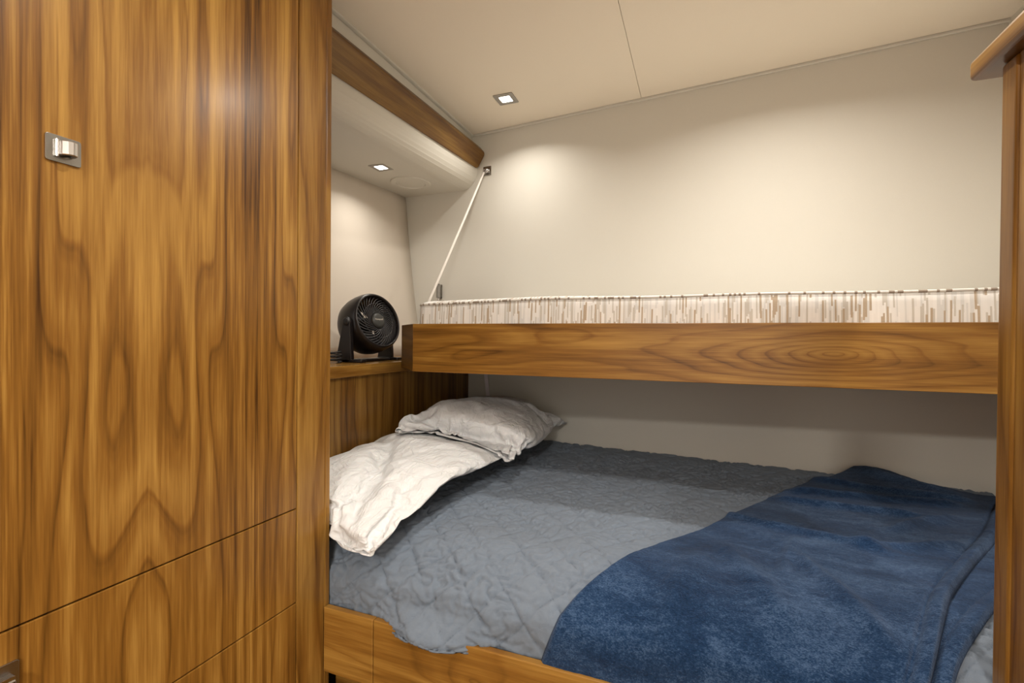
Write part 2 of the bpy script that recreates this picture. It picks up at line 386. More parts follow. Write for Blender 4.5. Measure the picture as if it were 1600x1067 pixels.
# ------------------------------------------------------------------ upper berth
YB, ZT, ZB = 1.60, .0495, -.1365
ub = thing('upper_berth', (-.1, 2.0, ZB), 'walnut upper bunk with deep front board below the striped mattress', 'bunk')
th = .024; q = th*math.tan(rad(22.5)); xa, xb = -1.0400, 1.025
k45 = Vector((-1, 1, 0)).normalized(); ch = (1.795-YB)
bm = NB(); prism(bm, [(xa, YB, ZB), (xb, YB, ZB), (xb, YB+th, ZB), (xa+q, YB+th, ZB)], (0, 0, ZT-ZB)); obj('front_board', bm, M_board, ub, bevel=.0015)
P0 = Vector((xa, YB, ZB)); P1 = Vector((-1.226, 1.797, ZB)); 
P2 = Vector((-1.226+th, 1.797+q, ZB)); P3 = Vector((xa+q, YB+th, ZB))
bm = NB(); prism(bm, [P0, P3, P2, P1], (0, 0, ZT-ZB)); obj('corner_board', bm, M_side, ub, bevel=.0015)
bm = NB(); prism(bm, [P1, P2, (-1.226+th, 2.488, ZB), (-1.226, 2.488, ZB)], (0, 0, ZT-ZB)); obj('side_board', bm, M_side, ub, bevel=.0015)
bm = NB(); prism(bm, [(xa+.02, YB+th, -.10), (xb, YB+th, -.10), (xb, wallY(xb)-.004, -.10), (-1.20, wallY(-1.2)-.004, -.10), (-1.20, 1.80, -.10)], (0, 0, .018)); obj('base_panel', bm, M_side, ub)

# striped mattress
def striped():
    m, N, L, P = mat('striped_upholstery')
    tc = N.new('ShaderNodeTexCoord'); sp = N.new('ShaderNodeSeparateXYZ'); L.new(tc.outputs['Object'], sp.inputs[0])
    # broken vertical dashes: column index from x, dash run from z (and y on the top)
    h = math_(N, L, 'SUBTRACT', sp.outputs['Z'], sp.outputs['Y'])
    nx = noise_(N, L, comb(N, L, math_(N, L, 'MULTIPLY', sp.outputs['X'], 14), math_(N, L, 'MULTIPLY', h, 2), 0), 1, 1)
    X = math_(N, L, 'ADD', sp.outputs['X'], math_(N, L, 'MULTIPLY', nx, .016))
    def col_(freq, run, seed, thr):
        ci = math_(N, L, 'FLOOR', math_(N, L, 'MULTIPLY', X, freq)); w = N.new('ShaderNodeTexWhiteNoise'); w.noise_dimensions = '2D'
        cell = math_(N, L, 'FLOOR', math_(N, L, 'ADD', math_(N, L, 'MULTIPLY', h, run), math_(N, L, 'MULTIPLY', math_(N, L, 'FRACT', math_(N, L, 'MULTIPLY', ci, .618)), 3.0)))
        L.new(comb(N, L, ci, math_(N, L, 'ADD', cell, seed), 0), w.inputs['Vector'])
        return math_(N, L, 'GREATER_THAN', w.outputs['Value'], thr)
    g1 = col_(120, 6, 1.0, .50); g4 = col_(240, 12, 3.0, .60); g2 = col_(230, 20, 7.0, .80); g3 = col_(205, 17, 13.0, .885)
    c = mix_(N, L, g1, (.84, .83, .80), (.70, .70, .68)); c = mix_(N, L, math_(N, L, 'MULTIPLY', g4, .6), c, (.90, .89, .86)); c = mix_(N, L, g2, c, (.57, .54, .48)); c = mix_(N, L, g3, c, (.44, .34, .23))
    wv = noise_(N, L, comb(N, L, math_(N, L, 'MULTIPLY', sp.outputs['X'], 300), math_(N, L, 'MULTIPLY', h, 700), 0), 1, 2)
    c = mix_(N, L, math_(N, L, 'MULTIPLY', wv, .25), c, (.85, .83, .78))
    L.new(c, P.inputs['Base Color']); P.inputs['Roughness'].default_value = .9; P.inputs['Specular IOR Level'].default_value = .2
    bump_(N, L, P, wv, .25, .0008); return m
M_stripe = striped()
bmx0, bmx1, bmy0, bmz0, bmz1 = -1.040, 1.02, 1.628, -.08, .138
mt = thing('bunk_mattress', (0, 2.0, bmz0), 'cream mattress with broken brown and grey stripes on the upper bunk', 'mattress')
def zt_edge(x):                                            # height of the piped top edge
    return .1295+.006*np.clip((x+.85)/.35, 0, 1)-.004*np.clip((-.85-x)/.15, 0, 1)+.0015*np.sin(x*9)
nx_ = 120; xs = np.linspace(bmx0, bmx1, nx_)
V, Fc = [], []
prof_n = 10
def mat_rows(x):
    yb_ = wallY(x)-.03; zt = zt_edge(x); e = min(1, (x-bmx0)/.03, (bmx1-x)/.03); e = max(0, e); rnd = 1-math.sqrt(max(0, 1-(1-e)**2))
    y0 = bmy0+rnd*.02; rows = [(y0+.012, bmz0)]
    for k in range(9):
        t = k/8; rows.append((y0+.006*(1-sin(pi*t))+.0, bmz0+(zt-bmz0)*t))
    cw = (.022-.015*min(1, max(0, (x+.9)/1.3)))*(1-rnd)
    for t in (.004, .012, .025, .045, .08, .14, .25, .4, .6, .75, .88, .96, .99):
        rows.append((y0+.004+(yb_-y0)*t, zt+cw*(1-math.exp(-t/.035))*(1-t**12)))
    for k in range(5): rows.append((yb_, zt+(bmz0-zt)*k/4))
    return rows
for x in xs: V += [(x, y, z) for y, z in mat_rows(x)]
nr = len(mat_rows(0))
for i in range(nx_-1):
    for j in range(nr): Fc.append((i*nr+j, (i+1)*nr+j, (i+1)*nr+(j+1) % nr, i*nr+(j+1) % nr))
Fc.append(tuple(range(nr))); Fc.append(tuple((nx_-1)*nr+j for j in range(nr))[::-1])
obj('cover', (V, Fc), M_stripe, mt, smooth=True)
def cord_mat():
    m, N, L, P = mat('piping_cord'); tc = N.new('ShaderNodeTexCoord'); sp = N.new('ShaderNodeSeparateXYZ'); L.new(tc.outputs['Object'], sp.inputs[0])
    w = N.new('ShaderNodeTexWhiteNoise'); w.noise_dimensions = '1D'; L.new(math_(N, L, 'FLOOR', math_(N, L, 'MULTIPLY', sp.outputs['X'], 150)), w.inputs['W'])
    c = ramp_(N, L, w.outputs['Value'], [(0, (.72, .70, .65)), (.62, (.66, .64, .6)), (.66, (.30, .25, .2)), (1, (.40, .33, .25))], 'CONSTANT'); L.new(c, P.inputs['Base Color']); P.inputs['Roughness'].default_value = .85
    return m
M_pipe = cord_mat()
pp = [(bmx0+.004, bmy0+.3, zt_edge(bmx0)), (bmx0+.002, bmy0+.05, zt_edge(bmx0)), (bmx0+.006, bmy0+.018, zt_edge(bmx0)), (bmx0+.02, bmy0+.003, zt_edge(bmx0)+.001)]
pp += [(x, bmy0+.000, zt_edge(x)+.0015) for x in np.linspace(bmx0+.05, bmx1-.02, 90)]
bm = NB(); tube(bm, pp, .0042, 8); obj('piping', bm, M_pipe, mt, smooth=True)
# ------------------------------------------------------------------ lower bed
bf = thing('berth_platform', (0, 1.5, ZF), 'walnut platform of the lower bed with a low front board', 'bed platform')
ZBT, YF = -.757, 1.048
obj('front_board', box(NB(), (XC+.004, YF, -.937), (-.8005, YF+.02, ZBT)), M_bboard, bf, bevel=.0025)
obj('front_board', box(NB(), (-.7985, YF, -.937), (XR-.002, YF+.02, ZBT)), M_bboard, bf, bevel=.0025)
obj('plinth', box(NB(), (XC+.004, YF+.05, ZF), (XR-.002, YF+.07, -.937)), M_side, bf)
obj('bed_deck', box(NB(), (-1.24, 1.08, -.86), (XR-.002, 2.25, -.84)), M_side, bf)

def zbed(y):
    if y > 1.3: return -.58+(y-1.3)/(2.43-1.3)*.027
    t = (1.3-y)/.215; return -.58-.10*t**2.4
_py = list(np.linspace(2.60, 1.3, 60))+list(np.linspace(1.29, 1.10, 24)); _pz = [zbed(y) for y in _py]
for k in range(1, 8):
    a = k/7; _py.append(1.10-.018*math.sin(a*pi/2)); _pz.append(_pz[83]-.035*(1-math.cos(a*pi/2))-.012*a)
for k in range(1, 30): _py.append(_py[90]-.0002*k); _pz.append(_pz[90]-.02*k)
_py = np.array(_py); _pz = np.array(_pz); _s = np.concatenate([[0], np.cumsum(np.hypot(np.diff(_py), np.diff(_pz)))]); _s0 = _s[np.argmin(abs(_py-1.3))]; _ps = _s0-_s
_o = np.argsort(_ps)
def prof(s): return np.interp(s, _ps[_o], _py[_o]), np.interp(s, _ps[_o], _pz[_o])
def bed(x, s, h):
    """point on the bedding surface at x, arc position s (0 at y=1.3, + to the back wall, - over the front), raised by h"""
    y, z = prof(s); y1, z1 = prof(s+.004); y0_, z0_ = prof(s-.004); ty, tz = y1-y0_, z1-z0_; n = np.hypot(ty, tz)+1e-9
    return np.stack([x+0*y, y-h*tz/n, z+h*ty/n], -1)
S_BOARD = float(np.interp(ZBT, _pz[::-1], _ps[::-1]))
obj('bed_mattress', (lambda vf: vf)(([], [])), None) if False else None
bm = NB(); sec = [(float(a), float(b)-.02) for a, b in zip(*prof(np.linspace(S_BOARD+.05, 1.12, 40)))]
sec = [(y, z) for y, z in sec]; sec = [(1.10, -.838)]+sec+[(sec[-1][0], -.838)]
A = [(-1.236, y+.012, z) for y, z in sec]; B = [(1.0, min(y+.012, 2.24), z) for y, z in sec]; loft(bm, A, B)
tag(obj('bed_mattress', bm, M_white), 'thick mattress of the lower bed, hidden beneath the grey quilt', 'mattress')

def quilt_mat():
    m, N, L, P = mat('grey_blue_quilt'); tc = N.new('ShaderNodeTexCoord'); o = tc.outputs['Object']
    n1 = noise_(N, L, o, 60, 4, .65); n2 = noise_(N, L, o, 5, 2); n3 = noise_(N, L, o, 900, 2, .7)
    c = mix_(N, L, n1, (.178, .230, .305), (.255, .312, .385)); c = mix_(N, L, math_(N, L, 'MULTIPLY', n2, .35), c, (.22, .25, .30))
    an = N.new('ShaderNodeAttribute'); an.attribute_name = 'stitch'; th_ = math_(N, L, 'POWER', an.outputs['Fac'], 2.0)
    c = mix_(N, L, math_(N, L, 'MULTIPLY', th_, .55), c, (.06, .08, .115))                       # darker along the stitching
    L.new(c, P.inputs['Base Color']); P.inputs['Roughness'].default_value = .95; P.inputs['Specular IOR Level'].default_value = .15; P.inputs['Sheen Weight'].default_value = .15
    h = math_(N, L, 'ADD', math_(N, L, 'MULTIPLY', n1, .6), math_(N, L, 'MULTIPLY', n3, .5)); bump_(N, L, P, h, 1.0, .006); return m
M_quilt = quilt_mat()
dx = .0042; X = np.arange(-1.235, 1.0, dx); Sv = np.arange(-.36, 1.16, dx); GX, GS = np.meshgrid(X, Sv, indexing='ij')
wx = GX+.012*pn(GX*7, GS*7, 1)+.004*pn(GX*25, GS*25, 2); ws = GS+.012*pn(GX*7, GS*7, 3)+.004*pn(GX*25, GS*25, 4)
p_ = .128; f1 = np.abs(np.sin(pi*(wx+ws)/p_)); f2 = np.abs(np.sin(pi*(wx-ws)/p_)); puff = np.minimum(f1, f2)
puff = np.clip(puff*1.5, 0, 1)**.42
cr = 1-np.abs(pn(GX*16, GS*46+2*pn(GX*9, GS*9, 6), 5))*2.2; cr2 = 1-np.abs(pn(GX*44, GS*20+pn(GX*12, GS*12, 8), 9))*2.2
amp = .6+.8*np.clip(pn(GX*4, GS*4, 12)+.5, 0, 1)
n1_ = pn(GX*15+pn(GX*30, GS*30, 51)*.5, GS*44+1.5*pn(GX*14, GS*14, 6), 5); n2_ = pn(GX*38, GS*17+pn(GX*12, GS*12, 8), 9)
m1_ = np.clip(pn(GX*6, GS*6, 52)*1.6+.75, .25, 1); m2_ = np.clip(pn(GX*7, GS*7, 53)*1.6+.45, 0, 1)
stl = np.exp(-np.minimum(f1, f2)/.040); h = .0060*puff-.0030*stl-.0075*m1_*amp*1.25*np.exp(-np.abs(n1_)/.10)-.0075*m2_*np.exp(-np.abs(n2_)/.10)+.0022*pn(GX*26, GS*34, 54)+.0012*pn(GX*80, GS*80, 27)+.004*pn(GX*5, GS*5, 13)+.003
# hem: tucked behind the board except one bulge that flops over it
over = np.exp(-((GX+.63)/.125)**2)
hem = -.205; ys_, zs_ = prof(GS)
front = np.clip((-.10-GS)/.08, 0, 1)
h = h+.010*front*(pn(GX*9, GS*3, 15)+.2)
P3 = bed(GX, GS, h)
tail = np.clip((ZBT+.05-P3[..., 2])/.05, 0, 1)
P3[..., 1] -= over*.060*tail**.8
P3[..., 1] += (1-over)*.004*tail
lim = ZBT-.010*over-.0*GX+.004*pn(GX*14, 0*GX, 17)+(1-over)*(-.02)
P3[..., 2] = np.maximum(P3[..., 2], lim)
P3[..., 1] = np.minimum(P3[..., 1], (C1.y-(GX-C1.x)*math.tan(BW))-.008)
P3[..., 1] = np.where(GX < XC+.006, np.maximum(P3[..., 1], Yend+.003), P3[..., 1])
hit = P3[..., 1] >= (C1.y-(GX-C1.x)*math.tan(BW))-.0085
ni, nj = GX.shape; idx = np.arange(ni*nj).reshape(ni, nj)
FF = np.stack([idx[:-1, :-1], idx[1:, :-1], idx[1:, 1:], idx[:-1, 1:]], -1).reshape(-1, 4)
me = bpy.data.meshes.new('quilt')
keep = ~(hit[:-1, :-1].reshape(-1) & hit[1:, 1:].reshape(-1)); FF = FF[keep]
me.from_pydata(P3.reshape(-1, 3).tolist(), [], FF.tolist()); me.polygons.foreach_set('use_smooth', [True]*len(me.polygons)); me.materials.append(M_quilt)
at = me.attributes.new('stitch', 'FLOAT', 'POINT'); at.data.foreach_set('value', stl.reshape(-1).astype(np.float32))
quilt = link(bpy.data.objects.new('quilt', me)); tag(quilt, 'crinkled slate grey quilt with diamond stitching covering the lower bed', 'quilt')
sm = quilt.modifiers.new('t', 'SOLIDIFY'); sm.thickness = .004; sm.offset = -1

# ------------------------------------------------------------------ navy fleece blanket
def fleece_mat():
    m, N, L, P = mat('navy_fleece'); tc = N.new('ShaderNodeTexCoord'); o = tc.outputs['Object']
    mp = N.new('ShaderNodeMapping'); L.new(o, mp.inputs[0]); mp.inputs['Rotation'].default_value = (0, 0, .5); mp.inputs['Scale'].default_value = (1, 2.2, 1.4)
    n1 = noise_(N, L, mp.outputs[0], 4.5, 4, .6, .8); n2 = noise_(N, L, mp.outputs[0], 60, 4, .7, .5); n3 = noise_(N, L, mp.outputs[0], 230, 3, .75)
    f = math_(N, L, 'ADD', math_(N, L, 'MULTIPLY', n1, .36), math_(N, L, 'ADD', math_(N, L, 'MULTIPLY', n2, .24), math_(N, L, 'MULTIPLY', n3, .40)))
    c = ramp_(N, L, f, [(.38, (.004, .013, .040)), (.50, (.012, .037, .094)), (.61, (.062, .112, .210))])
    L.new(c, P.inputs['Base Color']); P.inputs['Roughness'].default_value = .9; P.inputs['Specular IOR Level'].default_value = .1
    P.inputs['Sheen Weight'].default_value = .25; P.inputs['Sheen Roughness'].default_value = .45; P.inputs['Sheen Tint'].default_value = (.5, .6, .8, 1)
    h = math_(N, L, 'ADD', math_(N, L, 'MULTIPLY', n2, .5), math_(N, L, 'MULTIPLY', n3, .8)); bump_(N, L, P, h, .9, .004); return m
M_fleece = fleece_mat()
def poly(pts, n):
    p = np.array(pts, float); d = np.concatenate([[0], np.cumsum(np.hypot(*np.diff(p, axis=0).T))]); t = np.linspace(0, d[-1], n)
    # smooth interpolation (cubic-ish by blurring)
    q = np.stack([np.interp(t, d, p[:, 0]), np.interp(t, d, p[:, 1])], -1); k = max(3, n//22)
    for _ in range(2):
        e = np.concatenate([np.repeat(q[:1], k, 0)-(q[1:k+1][::-1]-q[:1])*1.0-0*q[:1], q, q[-1:]*2-q[-k-1:-1][::-1]]) if False else np.concatenate([2*q[:1]-q[1:k+1][::-1], q, 2*q[-1:]-q[-k-1:-1][::-1]])
        c = np.cumsum(np.concatenate([np.zeros((1, 2)), e])*1.0, axis=0); w = 2*k+1
        q = (c[w:]-c[:-w])/w
    return q
def coons(L_, R_, B_, T_, na, nb):
    Lq, Rq, Bq, Tq = poly(L_, nb), poly(R_, nb), poly(B_, na), poly(T_, na)
    a = np.linspace(0, 1, na)[:, None, None]; b = np.linspace(0, 1, nb)[None, :, None]
    return (1-a)*Lq[None]+a*Rq[None]+(1-b)*Bq[:, None]+b*Tq[:, None]-((1-a)*(1-b)*L_[0]+a*(1-b)*np.array(R_[0])+(1-a)*b*np.array(L_[-1])+a*b*np.array(R_[-1])), a[..., 0], b[..., 0]
def sheet(name, Q, h, material, thick=.006, parent=None):
    P = bed(Q[..., 0], Q[..., 1], h)
    wy = C1.y-(P[..., 0]-C1.x)*math.tan(BW)-.012; P[..., 1] = np.minimum(P[..., 1], wy)
    ni, nj = h.shape; idx = np.arange(ni*nj).reshape(ni, nj); FF = np.stack([idx[:-1, :-1], idx[1:, :-1], idx[1:, 1:], idx[:-1, 1:]], -1).reshape(-1, 4)
    me = bpy.data.meshes.new(name); me.from_pydata(P.reshape(-1, 3).tolist(), [], FF.tolist()); me.polygons.foreach_set('use_smooth', [True]*len(me.polygons)); me.materials.append(material)
    o = link(bpy.data.objects.new(name, me)); sm = o.modifiers.new('t', 'SOLIDIFY'); sm.thickness = thick; sm.offset = -1
    if parent: setparent(o, parent)
    return o
blk = thing('fleece_blanket', (.3, 1.5, -.58), 'navy blue fleece blanket thrown over the quilt and hanging over the front edge', 'blanket')
Lb_ = [(-.375, -.52), (-.356, -.395), (-.338, -.319), (-.316, -.249), (-.290, -.200), (-.218, -.116), (-.135, -.015), (-.062, .085), (.021, .206), (.117, .365), (.228, .539), (.357, .735), (.469, .881), (.585, .985)]
Tb_ = [(.585, .985), (.68, .978), (.793, .915), (.885, .865), (.99, .82)]
Rb_ = [(.30, -.52), (.375, -.26), (.406, -.202), (.445, -.129), (.475, -.07), (.532, .031), (.628, .187), (.767, .397), (.99, .82)]
Bb_ = [(-.375, -.52), (.30, -.52)]
Q, A_, B_ = coons(Lb_, Rb_[:-1]+[(.99, .80)], Bb_, Tb_[:-1]+[(.99, .80)], 190, 250)
x, s = Q[..., 0], Q[..., 1]
Wd = np.hypot(np.gradient(x, axis=0), np.gradient(s, axis=0)); dR = np.cumsum(Wd[::-1], axis=0)[::-1]; dL = np.cumsum(Wd, axis=0)
Hd = np.hypot(np.gradient(x, axis=1), np.gradient(s, axis=1)); dT = np.cumsum(Hd[:, ::-1], axis=1)[:, ::-1]
edge = np.minimum(np.minimum(dL, dR), dT)
h = .023+.010*np.clip(pn(x*3.2, s*3.2, 31)+.3, 0, 1)
def ridge(x0, s0, x1, s1, w, amp):
    dx_, ds_ = x1-x0, s1-s0; Ls = math.hypot(dx_, ds_); t = ((x-x0)*dx_+(s-s0)*ds_)/Ls; n = ((x-x0)*ds_-(s-s0)*dx_)/Ls+.012*pn(t*6, t*0+x0*9, 33)
    return 1.5*amp*np.exp(-(n/w)**2)*np.exp(-np.clip(np.maximum(-t, t-Ls), 0, 9)**2/.05**2)
for r_ in ((.12, .30, .42, .22, .018, .011), (.42, .22, .62, .30, .02, .010), (.30, .52, .60, .50, .016, .012), (.35, .62, .75, .66, .018, .014), (.25, .05, .33, -.12, .02, .010), (.08, .05, .16, -.10, .03, .009),
           (.45, .78, .80, .72, .02, .015), (.55, .40, .70, .52, .02, .010), (.0, -.02, -.05, -.16, .03, .006), (.24, .16, .20, .02, .014, .006), (.62, .93, .80, .82, .03, .012)): h = h+ridge(*r_)
h = h+.028*np.exp(-((x-.64)/.13)**2-((s-.98)/.12)**2)
h = h+.004*pn(x*12, s*12, 35)+.0016*pn(x*60, s*60, 36)
hemw = .038; groove = np.exp(-((dR-hemw)/.005)**2); band = np.clip(1-dR/hemw, 0, 1)
h = h-.007*groove+.006*np.sin(pi*np.clip(dR/hemw, 0, 1))*(dR < hemw)+.0022*(dR < hemw)*pn(B_*90+0*x, dR*18, 37)
h = h+.006*(dR < .12)*np.clip(1-dR/.12, 0, 1)+.012*np.exp(-dR/.03)
h = h*np.clip(edge/.012, 0, 1)**.5*1+.003
sheet('blanket_top', Q, h, M_fleece, .007, blk)
# the fold of the same blanket lying below and beyond the hem
R2 = [(.36, -.52), (.425, -.25), (.44, -.191), (.486, -.13), (.507, -.105), (.558, -.042), (.599, .02), (.70, .15), (.86, .36), (.99, .52)]
L2 = [(.22, -.52), (.32, -.26), (.36, -.20), (.40, -.129), (.43, -.07), (.49, .04), (.58, .187), (.72, .397), (.90, .72), (.96, .78)]
Q2, A2, B2 = coons(L2, R2, [(.22, -.52), (.36, -.52)], [(.96, .78), (.99, .52)], 46, 220)
x, s = Q2[..., 0], Q2[..., 1]; Wd = np.hypot(np.gradient(x, axis=0), np.gradient(s, axis=0)); dR = np.cumsum(Wd[::-1], axis=0)[::-1]
h2 = .020+.003*pn(x*9, s*9, 41)+.006*np.sin(pi*np.clip(dR/.036, 0, 1))*(dR < .036)-.004*np.exp(-((dR-.036)/.004)**2)+.0018*(dR < .036)*pn(B2*100+0*x, dR*15, 42)
h2 = h2*np.clip(dR/.010, .05, 1)**.5+.002
sheet('folded_edge', Q2, h2, M_fleece, .006, blk)

